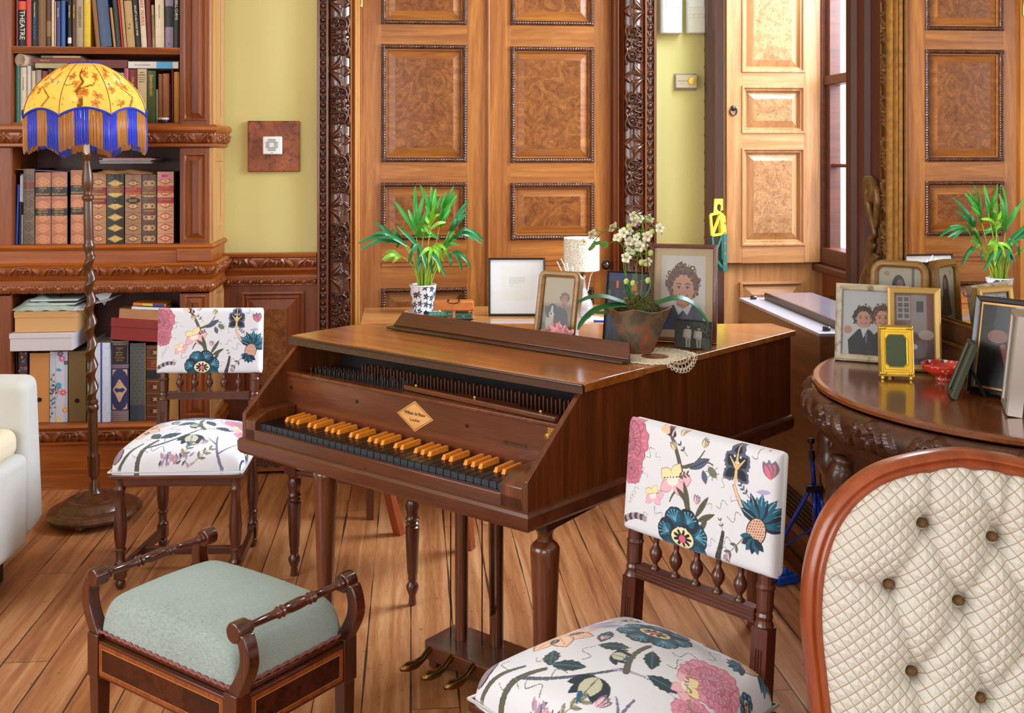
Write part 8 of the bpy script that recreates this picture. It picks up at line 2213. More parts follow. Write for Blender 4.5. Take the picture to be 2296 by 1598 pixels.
for k in range(32): b.ball((.080 * math.cos(k * .196), .080 * math.sin(k * .196), .003), .0045, 6)
mk('lace', b, plain('lace_white', (226, 222, 220), .8), t)
# brown instrument-like case
p = atz(1010, 700, DZ); t = thing('leather_case', 'small tan leather case with a dark handle behind the model train', 'case', (p.x + .015, p.y + .065, DZ), .02)
b = MB(); b.box((-.093, -.03, .0), (.093, .04, .044)); mk('case_body', b, plain('tan_leather', (206, 120, 58), .45, coat=.2, var=.2, vscale=40), t, bevel=.006, seg=3)
b = MB(); b.tube([(-.024, -.031, .050), (-.028, -.038, .045), (-.02, -.044, .039), (0, -.046, .037), (.02, -.044, .039), (.028, -.038, .045), (.024, -.031, .050)], .0022, 6); b.ball((-.024, -.03, .050), .005, 8); b.ball((.024, -.03, .050), .005, 8); mk('handle', b, plain('case_handle', (54, 50, 54), .3, .7), t, smooth=True)
# model locomotive with tender
p0, p1 = atz(950, 722, DZ), atz(1078, 722, DZ); ang = math.atan2(p1.y - p0.y, p1.x - p0.x); L = (p1 - p0).length
tr = thing('model_locomotive', 'dark green model steam locomotive on the desk in front of the tan case', 'model train', ((p0.x + p1.x) / 2, (p0.y + p1.y) / 2, DZ + .003), ang)
GRN = plain('loco_green', (18, 78, 62), .3, coat=.5); GRN2 = plain('loco_green_light', (36, 120, 104), .3, coat=.5); BK = plain('loco_black', (18, 20, 24), .4); OR_ = plain('loco_orange', (190, 90, 40), .4)
k_ = L / .255
def X_(v): return (v - .1275) * k_
b = MB(); b.lathe([(.0001, 0), (.0125, 0), (.0135, .002), (.0135, .080), (.0145, .085), (.0145, .088), (.0001, .088)], 20, T3(X_(.020), 0, .0285) @ RY(math.pi / 2)); mk('boiler', b, GRN2, tr, smooth=True, autos=35)
b = MB(); b.lathe([(.0001, 0), (.0128, 0), (.0142, .003), (.0142, .022), (.0001, .022)], 20, T3(X_(.0), 0, .0285) @ RY(math.pi / 2)); b.lathe([(.005, .038), (.004, .044), (.005, .046)], 10, T3(X_(.010), 0, 0)); b.box((X_(-.002), -.015, .010), (X_(.016), .015, .016)); mk('smokebox', b, BK, tr, smooth=True, autos=35)
b = MB()
for v in (.036, .052, .068, .084): b.lathe([(.0138, 0), (.0138, .0008)], 20, T3(X_(v), 0, .0285) @ RY(math.pi / 2))
mk('boiler_band', b, plain('loco_line', (190, 170, 110), .4), tr)
b = MB(); b.box((X_(.106), -.0155, .016), (X_(.130), .0155, .043)); b.box((X_(.102), -.0165, .043), (X_(.133), .0165, .0455)); mk('cab', b, GRN, tr, bevel=.001)
b = MB(); b.box((X_(.111), -.0158, .030), (X_(.117), -.0150, .038)); b.box((X_(.120), -.0158, .030), (X_(.126), -.0150, .038)); mk('cab_window', b, OR_, tr)
b = MB(); b.box((X_(-.002), -.0165, .0165), (X_(.132), .0165, .0185)); mk('running_board', b, OR_, tr)
b = MB(); b.box((X_(.002), -.009, .006), (X_(.132), .009, .016)); b.box((X_(.06), -.0175, .0075), (X_(.105), -.0165, .0095)); mk('chassis', b, BK, tr)
def wheel(x, r, par=tr):
 b = MB();
 for s in (-1, 1): b.lathe([(.0001, 0), (r * .3, 0), (r * .35, -.0005), (r * .8, -.0005), (r * .85, 0), (r, .0), (r, .003), (.0001, .003)], 16, T3(x, s * .0135 - (.003 if s < 0 else 0), r) @ RX(-math.pi / 2))
 mk('wheel', b, BK, par, smooth=True, autos=35)
for v, r in ((.010, .0048), (.026, .0048), (.050, .0105), (.073, .0105), (.096, .0105), (.120, .006)): wheel(X_(v), r)
b = MB(); b.box((X_(.140), -.0155, .014), (X_(.218), .0155, .036)); tb = mk('tender_body', b, GRN, tr, bevel=.001)
b = MB(); b.box((X_(.142), -.013, .036), (X_(.200), .013, .043)); b.box((X_(.210), -.008, .036), (X_(.216), .008, .041)); mk('coal_bunker', b, BK, tr, bevel=.001)
b = MB(); b.sweep_rect([(X_(.143), .0165), (X_(.143), .0335), (X_(.215), .0335), (X_(.215), .0165)], [(0, .0157), (.0008, .0157)], frame_of((0, 0, 0), (1, 0, 0), (0, 0, 1), (0, -1, 0)), closed=True); b.prism([(X_(.172), .025), (X_(.179), .0275), (X_(.186), .025), (X_(.179), .0225)], .0156, .0159, frame_of((0, 0, 0), (1, 0, 0), (0, 0, 1), (0, -1, 0))); mk('crest_and_lining', b, plain('loco_line', (190, 170, 110), .4), tb)
b = MB(); b.box((X_(.138), -.011, .006), (X_(.220), .011, .014)); b.box((X_(.130), -.003, .010), (X_(.142), .003, .012)); b.tube([(X_(.220), 0, .009), (X_(.231), 0, .009)], .0012, 5); mk('tender_frame', b, BK, tr)
for v in (.150, .177, .205): wheel(X_(v), .0058)
b = MB(); b.box((X_(.219), -.012, .010), (X_(.2205), .012, .018)); mk('buffer_beam', b, plain('loco_red', (190, 40, 36), .4), tr)
t = thing('folded_tissue', 'small crumpled white tissue at the left end of the music ledge', 'tissue', tuple(atz(936, 722, DZ)), 0); b = MB(); b.ball((0, 0, .006), .016, 8, sz=.5); mk('tissue', b, plain('tissue', (226, 226, 230), .8, bump=1, bscale=60), t)
# table lamp with glass base
p = atz(1304, 733, DZ); p = cw((1304 - CXP) / 2400 * 4.65, 4.65); tl = thing('table_lamp', 'small table lamp with a mottled ivory drum shade and cut glass base', 'lamp', (p.x, p.y, DZ), 0)
LT = 4.65
zt_, zb2 = EYE - (534 - 340) / 2400 * LT - DZ, EYE - (606 - 340) / 2400 * LT - DZ
m, n, bb = nt('mottled_shade'); tc = n.nodes.new('ShaderNodeTexCoord'); v = n.nodes.new('ShaderNodeTexVoronoi'); v.feature = 'DISTANCE_TO_EDGE'; v.inputs['Scale'].default_value = 90; n.links.new(tc.outputs['Object'], v.inputs['Vector'])
cr = n.nodes.new('ShaderNodeValToRGB'); cr.color_ramp.elements[0].position = .05; cr.color_ramp.elements[0].color = lin((244, 240, 232)) + (1,); cr.color_ramp.elements[1].position = .2; cr.color_ramp.elements[1].color = lin((206, 196, 172)) + (1,)
n.links.new(v.outputs[0], cr.inputs[0]); n.links.new(cr.outputs[0], bb.inputs['Base Color']); bb.inputs['Roughness'].default_value = .4; bb.inputs['Transmission Weight'].default_value = 0; MOT = m
b = MB(); r = .0775; b.lathe([(r, zb2), (r, zt_), (r - .0015, zt_), (r - .0015, zb2), (r, zb2)], 48); mk('lamp_shade', b, MOT, tl, smooth=True, autos=30)
CG = plain('cut_glass', (235, 240, 250), .08, trans=.75, coat=.5, spec=.8, bump=.9, bscale=130)
b = MB(); b.lathe([(.0001, 0), (.040, 0), (.043, .006), (.036, .014), (.044, .03), (.050, .05), (.046, .072), (.030, .10), (.020, .13), (.016, .17), (.020, .185), (.012, .19)], 16); mk('glass_base', b, CG, tl)
b = MB(); b.lathe([(.012, .19), (.013, .20), (.007, .205), (.007, zb2 + .03), (.011, zb2 + .035), (.011, zb2 + .06)], 14); b.tube([(-r + .002, 0, zb2 + .01), (0, 0, zb2 + .02), (r - .002, 0, zb2 + .01)], .0012, 4); mk('lamp_fitting', b, BRASS, tl, smooth=True, autos=40)
b = MB(); b.ball((0, 0, zb2 + .085), .024, 12, sz=1.2); mk('bulb', b, plain('tl_bulb', (255, 252, 246), .4, emit=(255, 250, 240), es=18), tl, smooth=True)
ld = bpy.data.lights.new('table_lamp_light', 'POINT'); ld.energy = 1.6; ld.color = (1, .97, .92); ld.shadow_soft_size = .03; lo = bpy.data.objects.new('table_lamp_light', ld); COL.objects.link(lo); lo.parent = tl; lo.location = (0, 0, zb2 + .02)
b = MB(); b.tube([(.05, .0, zb2 - .005), (.040, .01, zb2 - .03), (.035, .015, zb2 - .06), (.030, .015, zb2 - .09), (.018, .012, zb2 - .11)], .0022, 6); mk('white_cable', b, WHITEPL, tl, smooth=True)
t = thing('lace_mat', 'white lace doily under the glass base of the table lamp', 'doily', (p.x, p.y, DZ), 0); b = MB(); b.prism([((.095 + .005 * math.sin(k * 1.1)) * math.cos(2 * math.pi * k / 80), (.095 + .005 * math.sin(k * 1.1)) * math.sin(2 * math.pi * k / 80)) for k in range(80)], -.0, .0018); mk('lace', b, plain('lace_white', (226, 222, 220), .8), t)
tl.location.z += .0018
p = atz(1272, 735, DZ); t = thing('reed_diffuser', 'white curling diffuser reeds rising left of the table lamp', 'reed diffuser', (p.x, p.y + .02, DZ), 0)
b = MB(); b.lathe([(.0001, 0), (.024, 0), (.026, .01), (.026, .05), (.012, .06), (.010, .075)], 20); mk('bottle', b, CG, t, smooth=True)
Pr = lambda px, py: ((px - 1272) / 2400 * 4.42, 0, EYE - (py - 340) / 2400 * 4.42 - DZ)
b = MB()
for pts in ([(1270, 700), (1268, 640), (1262, 612), (1250, 586)], [(1274, 700), (1275, 640), (1270, 605), (1259, 580)], [(1276, 700), (1278, 640), (1276, 610), (1272, 590)], [(1278, 700), (1282, 640), (1286, 610), (1284, 596)]):
 P, _ = leafc([Pr(*q) for q in pts], .01, 12); b.tube(P, .0022, 6)
mk('reeds', b, WHITEPL, t, smooth=True)
t = thing('blue_pen', 'tiny bright blue pen lying at the right of the lamp doily', 'pen', tuple(atz(1336, 722, DZ) + Vector((.02, 0, 0))), -.4); b = MB(); b.tube([(-.03, 0, .004), (.03, 0, .004)], .004, 8); mk('pen_barrel', b, plain('pen_blue', (20, 70, 210), .3), t)
# cardboard crane-like toy hanging on the shutter edge
ty = aty(1609, 612, 4.80); toy = thing('cardboard_toy', 'yellow and dark green cardboard lattice toy with a hook top, hung beside the shutter', 'toy', (ty.x, 4.80, ty.z), .25)
TT = 4.95; Pq = lambda px, py: ((px - 1609) / 2400 * TT, (612 - py) / 2400 * TT)
YLW = plain('card_yellow', (232, 214, 40), .6); DGR = plain('card_green', (24, 84, 76), .6); CRD = plain('card_cream', (222, 206, 180), .6)
Mx = frame_of((0, 0, 0), (1, 0, 0), (0, 0, 1), (0, -1, 0))
b = MB(); b.prism([Pq(*q) for q in ((1598, 478), (1600, 447), (1621, 447), (1621, 472), (1616, 474), (1617, 462), (1611, 457), (1606, 462), (1606, 470), (1612, 476), (1612, 480))], 0, .006, Mx); mk('hook_top', b, YLW, toy)
b = MB();
def bar(p, q, w, c):
 a, d = Vector(Pq(*p) + (0,)), Vector(Pq(*q) + (0,)); dr = (d - a).normalized(); nn = Vector((-dr.y, dr.x, 0)) * w; c.prism([tuple((a - nn)[:2]), tuple((d - nn)[:2]), tuple((d + nn)[:2]), tuple((a + nn)[:2])], 0, .012, Mx)
up = MB(); lo_ = MB()
for s_, e_ in (((1589, 482), (1593, 528)), ((1589, 482), (1614, 477)), ((1614, 477), (1618, 525)), ((1612, 484), (1594, 526)), ((1593, 528), (1619, 525))): bar(s_, e_, .005, up)
up.prism([Pq(*q) for q in ((1616, 477), (1625, 486), (1628, 524), (1620, 525))], -.03, .014, Mx)
for s_, e_ in (((1593, 528), (1597, 574)), ((1618, 525), (1619, 582)), ((1616, 530), (1599, 572)), ((1597, 574), (1619, 600))): bar(s_, e_, .005, lo_)
lo_.prism([Pq(*q) for q in ((1620, 525), (1628, 524), (1630, 610), (1619, 607))], -.03, .014, Mx)
mk('yellow_lattice', up, YLW, toy); mk('green_lattice', lo_, DGR, toy)
w_ = MB()
for y in (498, 520, 543, 566, 588): w_.prism([Pq(*q) for q in ((1622, y), (1626, y), (1626, y + 6), (1622, y + 6))], .014, .0146, Mx)
mk('little_windows', w_, plain('card_brown', (130, 80, 46), .6), toy)
# --- long laminated cabinet below the window
CX0, CX1, CYN, CYF, CZ = 1.355, 1.655, 3.455, 4.33, .845
cb = thing('laminate_cabinet', 'long brown wood-effect cabinet with a brushed grey metal top below the window', 'cabinet', ((CX0 + CX1) / 2, (CYN + CYF) / 2, 0))
hx, hy = (CX1 - CX0) / 2, (CYF - CYN) / 2
LAM = wood('laminate', (84, 48, 26), (120, 74, 42), 'Y', 8, 14, .4, .1)
b = MB(); b.box((-hx, -hy, .10), (hx, hy, CZ - .012)); b.box((-hx + .02, -hy + .02, 0), (hx - .02, hy - .02, .1)); mk('cabinet_body', b, LAM, cb, bevel=.002)
GM = plain('brushed_grey', (168, 164, 174), .30, .4, var=.05, vscale=12)
b = MB(); b.box((-hx - .002, -hy - .002, CZ - .012), (hx, hy, CZ)); mk('metal_top', b, GM, cb, bevel=.002)
b = MB(); b.box((-hx + .095, -hy + .03, CZ), (hx - .01, hy - .06, CZ + .026)); ld_ = mk('lid_panel', b, plain('lid_grey', (120, 112, 122), .2, .3, coat=.5), cb, bevel=.003)
b = MB(); b.box((-hx + .088, -hy + .03, CZ), (-hx + .097, hy - .06, CZ + .028)); mk('lid_edge', b, plain('lid_bronze', (96, 72, 50), .3, .5), ld_); b = MB(); b.box((-hx + .0868, hy - .10, CZ + .012), (-hx + .0882, hy - .085, CZ + .024)); mk('red_mark', b, plain('red_mark', (200, 30, 36), .4), ld_)
for y in (-hy + .05, hy - .05): b = MB(); b.lathe([(.013, 0), (.014, .010), (.011, .014), (.0001, .015)], 16, T3(-hx + .045, y, CZ)); mk('knob', b, BLACK, cb, smooth=True, autos=40)
b = MB()
for k in range(7): b.box((-hx - .006, -hy + .02, .14 + .017 * k), (-hx + .002, hy - .02, .147 + .017 * k))
mk('vent_slats', b, plain('vent_black', (20, 18, 20), .5), cb)
b = MB(); b.box((-hx - .05, -hy - .05, 0), (-hx - .0, hy, .022)); mk('floor_batten', b, WALX, cb)
# --- blue folding tripod
tp = cw((1822 - CXP) / 2400 * 3.34, 3.34)
tri = thing('tripod', 'small blue metal folding tripod with a black clamp, standing before the brown cabinet', 'tripod', tuple(tp), -YAW)
BLM = plain('anodised_blue', (20, 62, 190), .3, .4, coat=.4)
zz_ = lambda py: EYE - (py - 340) / 2400 * 3.34
Pt = lambda px, py, yo=0: ((px - 1822) / 2400 * 3.34, yo, zz_(py))
b = MB(); b.tube([Pt(1826, 1100), Pt(1821, 1025)], .0075, 12); b.tube([Pt(1829, 1180), Pt(1826, 1100)], .009, 12); mk('centre_tube', b, BLM, tri, smooth=True); b = MB(); b.box((-.024, -.012, zz_(1102)), (.030, .012, zz_(1086))); mk('leg_hub', b, BLACK, tri, bevel=.003)
b = MB(); b.tube([Pt(1821, 1030), Pt(1819, 1008)], .011, 12); b.tube([Pt(1819, 1010), Pt(1818, 990)], .004, 8); b.lathe([(.010, 0), (.013, .004), (.013, .010), (.009, .016), (.0001, .017)], 8, T3(*Pt(1818, 993))); mk('black_clamp', b, BLACK, tri, smooth=True, autos=40)
for i, (px, yo) in enumerate(((1744, .22), (1880, .0), (1842, -.22))):
 b = MB(); py_ = {0: 1280, 1: 1283, 2: 1315}[i]; e = Vector((((px - 1822) / 2400 * 3.34) + (.0 if yo < .1 else -.012), yo, .008)); s0 = Vector(Pt(1815 + i * 11, 1098)); b.tube([s0, e], .0065, 10); mk('leg', b, BLM, tri, smooth=True);
 b = MB(); m0 = s0.lerp(e, .62); c0_ = Vector(Pt(1829, 1180)); b.tube([m0, c0_], .0035, 6); mk('strut', b, BLM, tri); b = MB(); d_ = (e - s0).normalized(); b.tube([e - d_ * .02, e], .009, 8); mk('foot_cap', b, BLACK, tri)
t_ = atz(1782, 1288, 0); ft = thing('clamp_bracket', 'small bright blue metal bracket lying on the floor at the tripod foot', 'bracket', (t_.x - .075, t_.y - .07, 0), .3)
BLB = plain('bright_blue', (22, 92, 220), .3, .2, coat=.4)
b = MB(); b.box((-.02, -.02, .002), (.06, .02, .028)); b.box((-.004, -.004, .026), (.05, .010, .034)); b.tube([(.02, .0, .03), (.02, .0, .05)], .010, 8); mk('bracket_body', b, BLB, ft, bevel=.002)
b = MB(); b.tube([(-.02, 0, .014), (-.085, -.02, .010)], .0065, 10); mk('tube', b, BLB, ft, smooth=True); b = MB(); b.tube([(-.083, -.0195, .010), (-.09, -.0215, .0095)], .007, 10); mk('tube_cap', b, BLACK, ft)
# --- carved demilune console table under the mirror
TZ = .88; TCX, TCY, TR = 1.56, 2.47, .57
ct = thing('console_table', 'dark carved semicircular console table with a polished top under the gilt mirror', 'table', (XW - .01, TCY, 0))
CTM = wood('console_top', (92, 44, 20), (140, 76, 36), 'Y', 6, 10, .16, .8); CTC = wood('console_carved', (52, 26, 14), (96, 52, 28), 'Z', 9, 8, .35, .4)
a_lim = math.acos((TCX - (XW - .012)) / TR)
def arcpts(r, n=90, xo=0.0):
 al = math.acos(min(1, (TCX - (XW - .012)) / r)); return [(TCX - r * math.cos(-al + 2 * al * i / n) - (XW - .01), -(r * math.sin(-al + 2 * al * i / n))) for i in range(n + 1)]
b = MB(); ap = arcpts(TR - .018); b.prism(ap, TZ - .02, TZ); mk('top_board', b, CTM, ct, smooth=False)
b = MB(); b.sweep_rect(ap[::-1] , [(.0, TZ - .0), (-.004, TZ), (.012, TZ - .0005), (.018, TZ - .006), (.018, TZ - .014), (.008, TZ - .020), (-.01, TZ - .022)][1:]);
b2 = MB(); b2.sweep_rect(ap, [(0, TZ), (.012, TZ - .0005), (.018, TZ - .006), (.018, TZ - .014), (.008, TZ - .020), (-.01, TZ - .022)]);
b3 = MB(); b3.sweep_rect(ap, [(0, TZ), (-.012, TZ - .0005), (-.018, TZ - .006), (-.018, TZ - .014), (-.008, TZ - .020), (.01, TZ - .022)])
# pick the sweep whose offset goes outwards (towards smaller X)
use = b2 if min(v[0] for v in b2.v) < min(v[0] for v in b3.v) else b3
mk('top_edge', use, CTM, ct, smooth=True, autos=40)
# carved cushion frieze following the arc
t_fr = Cv(.17, .075, 3600)
for sg, x0 in ((1, 0), (-1, .17)):
 for i in range(5):
  f = i / 4; t_fr.ridge([(x0 + sg * (.004 + .012 * f), .006), (x0 + sg * (.018 + .014 * f), .030), (x0 + sg * (.038 + .010 * f), .064 - .01 * f)], [.003, .0045, .002], .5 + .3 * f)
 t_fr.ridge([(x0 + sg * .052, .008), (x0 + sg * .050, .035), (x0 + sg * .064, .058), (x0 + sg * .078, .048), (x0 + sg * .074, .034), (x0 + sg * .066, .036)], [.004, .006, .006, .005, .003, .002], 1.0)
t_fr.dome(.085, .020, .012, .018, .9); t_fr.dome(.085, .062, .016, .010, .8)
R2 = TR + .012; al = math.acos((TCX - (XW - .012)) / R2); ns, nh = 420, 46
V = np.zeros((nh, ns, 3)); arcL = 2 * al * R2
for j in range(nh):
 v = j / (nh - 1); z = TZ - .022 - .080 * v; bul = .022 * math.sin(math.pi * min(1, v * 1.02)) ** .7
 a = -al + 2 * al * np.arange(ns) / (ns - 1); hh = t_fr.zs(((a + al) * R2) % .17, np.full(ns, .0745 * (1 - v))) * .017
 r = R2 - .018 + bul + hh
 V[j, :, 0] = TCX - r * np.cos(a) - (XW - .01); V[j, :, 1] = r * np.sin(a); V[j, :, 2] = z
gridmesh('carved_frieze', V, ns, nh, CTC, None, ct)
b = MB(); ap2 = arcpts(TR - .012); b.prism(ap2, TZ - .125, TZ - .100); b.prism(arcpts(TR - .05), TZ - .30, TZ - .12); mk('apron', b, CTC, ct, bevel=.002)
for a in (-.62, .0, .62):
 x = TCX - (TR - .07) * math.cos(a) - (XW - .01); y = (TR - .07) * math.sin(a); b = MB(); x = min(x, -.08)
 prl = [(0, .0), (-.03, .05), (-.045, .16), (-.01, .30), (.02, .42), (.0, .54), (-.035, .63), (-.03, .72)]
 P, _ = leafc([(x + q[0] * math.cos(a), y - q[0] * math.sin(a) , q[1]) for q in prl], .01, 40)
 b.tube(P, [.030 + .016 * abs(math.sin(i * .16)) + .004 * math.sin(i * 1.9) for i in range(len(P))], 14)
 for i in range(6): b.ball((x - .040, y + .02 * (-1) ** i, .50 + .035 * i), .016, 8)
 b.lathe([(.045, 0), (.05, .02), (.03, .035)], 14, T3(x, y, 0)); mk('leg', b, CTC, ct, smooth=True)
# --- gilt mirror on the pier
GILT = plain('old_gilt', (146, 98, 36), .4, .6, var=.35, vscale=60); GILTC = plain('gilt_carving', (120, 84, 44), .45, .5, var=.4, vscale=70)
MYF, MYN, MZB, MZT = 2.975, 1.45, 1.0, 3.0; MXg = 1.419
mr = thing('wall_mirror', 'large pier mirror in a carved and fluted gilt frame above the console table', 'mirror', (XW, (MYF + MYN) / 2, MZB - .12))
TM = T3(-XW, -(MYF + MYN) / 2, -(MZB - .12))
m_, n_, b_ = nt('mirror_silver'); b_.inputs['Base Color'].default_value = (.86, .85, .82, 1); b_.inputs['Metallic'].default_value = 1; b_.inputs['Roughness'].default_value = .0
b = MB(); b.box((MXg, MYN, MZB), (MXg + .006, MYF, MZT)); mk('mirror_glass', b, m_, mr, M=TM)
b = MB()      # fluted inner frame (vertical far stile, top, bottom)
prf = [(0, .004), (.006, .012), (.014, .012), (.018, .004), (.024, .014), (.034, .018), (.042, .012), (.05, .024), (.058, .028), (.066, .020)]
b.sweep_rect([(-MYF, MZB), (-MYF, MZT), (-MYN, MZT), (-MYN, MZB)], prf, sideM(MXg + .001, 0, 0)); mk('fluted_frame', b, GILT, mr, smooth=True, autos=40, M=TM)
t_gl = Cv(.12, .05, 4500)
for i in range(3):
 t_gl.ridge([(.01 + .012 * i, .004), (.03 + .012 * i, .024), (.02 + .012 * i, .046)], [.003, .005, .003], .8)
t_gl.ridge([(.07, .008), (.085, .024), (.10, .034), (.108, .022), (.098, .014)], [.004, .006, .005, .004, .002], 1.0); t_gl.dome(.062, .036, .007, .007, .8); t_gl.ridge([(.06, .006), (.075, .040), (.10, .046)], [.003, .004, .003], .7)
o = relief('carved_band', t_gl, MZT - MZB + .3, .052, .018, GILTC, mr, TM @ frame_of((MXg - .004, MYF + .066, MZB - .12), (0, 0, 1), (0, 1, 0), (-1, 0, 0)), convex=.006, thick=.02); o.data.flip_normals()
b = MB(); b.tube([(MXg - .012, MYF + .121, MZB - .1), (MXg - .012, MYF + .121, MZT + .1)], .004, 8); mk('outer_bead', b, GILT, mr, smooth=True, M=TM)
b = MB(); b.box((MXg - .010, MYN, MZB - .05), (XW - .004, MYF + .066, MZB + .004)); b.box((MXg - .022, MYN, MZB - .12), (XW - .004, MYF + .066, MZB - .05)); mk('base_rail', b, CTC, mr, M=TM, bevel=.003); b = MB(); b.tube([(MXg - .011, MYN, MZB + .004), (MXg - .011, MYF, MZB + .004)], .005, 8); b.tube([(MXg - .022, MYN, MZB - .05), (MXg - .022, MYF + .066, MZB - .05)], .006, 8); mk('gilt_fillet', b, GILT, mr, M=TM, smooth=True)
# scrolling ears at the far lower corner
b = MB()
YS = MYF + .125
def sc3(pts, r):
 P, _ = leafc([(MXg - .02, YS + q[0], q[1]) for q in pts], .01, 40); n = len(P); b.tube(P, [r * (.55 + .6 * math.sin(math.pi * i / (n - 1))) for i in range(n)], 10)
sp_ = lambda cy, cz, r0, r1, a0, a1, n=14: [(cy + (r0 + (r1 - r0) * i / n) * math.cos(a0 + (a1 - a0) * i / n), cz + (r0 + (r1 - r0) * i / n) * math.sin(a0 + (a1 - a0) * i / n)) for i in range(n + 1)]
sc3(sp_(.050, 1.325, .008, .040, 0, -5.4) + [(.062, 1.275), (.035, 1.235), (.022, 1.19)], .017)
sc3([(.06, 1.35), (.02, 1.345), (.0, 1.30), (.015, 1.22)], .014)
for q_ in range(4): sc3([(.02, 1.20 - .03 * q_), (.045 + .008 * q_, 1.18 - .04 * q_), (.058 + .008 * q_, 1.13 - .05 * q_), (.04, 1.08 - .05 * q_)], .013)
sc3([(.02, 1.12), (.06, 1.08), (.085, 1.02), (.08, .96), (.05, .91), (.0, .885)], .024); sc3([(.0, 1.14), (.035, 1.08), (.040, 1.0), (.01, .92)], .018)
mk('scroll_ornament', b, GILTC, mr, smooth=True, M=TM)
# --- frames and bowl on the console
def ont(px, py): return atz(px, py, TZ)
def p_boys(w, h):
 cv = Cv(w, h, 1400, (206, 206, 206));
 for (x, y) in ((.36, .50), (.70, .50)): cv.poly([(w * (x - .24), 0), (w * (x - .26), h * .22), (w * (x - .08), h * .40), (w * (x + .10), h * .40), (w * (x + .28), h * .24), (w * (x + .26), 0)], (24, 24, 28)); cv.poly([(w * (x - .05), h * .42), (w * x, h * .26), (w * (x + .08), h * .42)], (216, 216, 222))
 cv.poly([(w * .38, h * .34), (w * .40, h * .2), (w * .42, h * .18), (w * .43, h * .33)], (100, 110, 150)); cv.ell(w * .10, h * .38, w * .07, h * .06, (206, 146, 120)); cv.ell(w * 1.0, h * .58, w * .09, h * .18, (96, 62, 44))
 face(cv, w * .36, h * .56, w * .135, (216, 156, 128), (46, 32, 28), curl=.5, seed=5); face(cv, w * .68, h * .58, w * .14, (224, 160, 130), (96, 56, 36), curl=1.2, seed=6); return cv
def p_room(w, h):
 cv = Cv(w, h, 1300, (120, 92, 76)); cv.rect(0, h * .58, w * .42, h, (104, 72, 52)); cv.rect(w * .06, h * .62, w * .40, h * .97, (176, 150, 130));
 for i in range(2):
  for j in range(4): cv.rect(w * (.09 + .16 * i), h * (.65 + .08 * j), w * (.21 + .16 * i), h * (.71 + .08 * j), (70, 60, 74))
 cv.rect(w * .42, h * .34, w * .82, h * .98, (150, 130, 124)); cv.rect(w * .56, h * .74, w * .74, h * .90, (44, 36, 36)); cv.rect(w * .82, h * .3, w, h, (130, 74, 50)); cv.poly([(0, 0), (w, 0), (w, h * .3), (w * .5, h * .46), (0, h * .34)], (96, 44, 28)); cv.ell(w * .28, h * .42, w * .20, h * .16, (40, 34, 40)); cv.ell(w * .30, h * .58, w * .07, h * .05, (150, 84, 60)); cv.ell(w * .8, h * .42, w * .2, h * .07, (196, 170, 160)); cv.ell(w * .45, h * .25, w * .13, h * .04, (226, 222, 220)); cv.poly([(0, 0), (w * .7, 0), (w * .3, h * .16), (0, h * .14)], (90, 110, 140)); cv.rect(0, h * .45, w * .3, h * .60, (90, 52, 36)); return cv
def p_girl(w, h):
 cv = Cv(w, h, 1200, (190, 176, 152)); cv.rect(w * .78, 0, w * .84, h, (110, 104, 100)); cv.ell(w * .20, h * .92, w * .07, h * .03, (176, 140, 104)); cv.ell(w * .48, h * .74, w * .16, h * .17, (50, 36, 48)); cv.ell(w * .51, h * .79, w * .08, h * .07, (140, 100, 96)); cv.poly([(w * .2, h * .4), (w * .32, h * .66), (w * .66, h * .66), (w * .80, h * .4)], (60, 44, 52)); return cv
def p_plain(c):
 def f(w, h): return Cv(w, h, 300, c)
 return f
picframe('picture_frame', 'rounded old gold frame with a faded photo of a girl, behind the two other frames', cw((2014 - CXP) / 2400 * 2.965, 2.965, TZ), math.radians(-33), .156, .266, .020, .022, FR['goldold'], p_girl(.12, .224), tilt=.06, round_=.03, group='picture frames on the console')
picframe('picture_frame', 'mother-of-pearl frame with two smiling boys in dark jumpers, leftmost on the console', ont(1953, 814), math.radians(-25), .190, .208, .018, .014, FR['pearl'], p_boys(.154, .172), tilt=.16, group='picture frames on the console')
picframe('picture_frame', 'flat gold frame with a photo of a cluttered room, right of the boys', ont(2052, 834), math.radians(-14), .130, .215, .017, .014, FR['gold'], p_room(.096, .181), tilt=.14, group='picture frames on the console')
# small ornate brass frame
t = picframe('picture_frame', 'small bright yellow-gold ornate frame with an empty green oval-cornered opening', ont(2011, 850), math.radians(-10), .084, .128, .004, .012, FR['gold'], None, tilt=.15, glass=False, group='picture frames on the console', raise_=.004)
B = T3(0, 0, .012 * math.sin(.15) + .0045) @ RX(-.15) @ frame_of((0, 0, 0), (1, 0, 0), (0, 0, 1), (0, -1, 0))
YG_ = plain('bright_gilt', (240, 200, 70), .25, .7); b = MB()
oc = [(-.027, .032), (-.018, .022), (.018, .022), (.027, .032), (.027, .094), (.018, .105), (-.018, .105), (-.027, .094)]
b.prism([(-.040, .002), (.040, .002), (.040, .126), (-.040, .126)], -.002, .002)
for i in range(3): b.sweep_rect([(-.036 + .004 * i, .006 + .006 * i), (-.036 + .004 * i, .122 - .006 * i), (.036 - .004 * i, .122 - .006 * i), (.036 - .004 * i, .006 + .006 * i)], [(0, .0022), (.0006, .0034), (.0014, .0022)], closed=True)
for s in (-1, 1):
 for z in (.008, .120):
  for k in range(3): b.ball((s * (.038 - .005 * k), z, .003), .0045, 8)
mk('gilt_plate', b, YG_, t, M=B, smooth=False); b = MB(); b.prism(oc, .0025, .0032); mk('green_field', b, plain('green_mat', (74, 86, 60), .7), t, M=B); b = MB(); b.sweep_rect(oc[::-1], [(0, .003), (-.0012, .0045), (-.003, .003)], closed=True); mk('opening_rim', b, YG_, t, M=B)
b = MB();
for s in (-1, 1): b.ball((s * .034, -.004, .004), .006, 8)
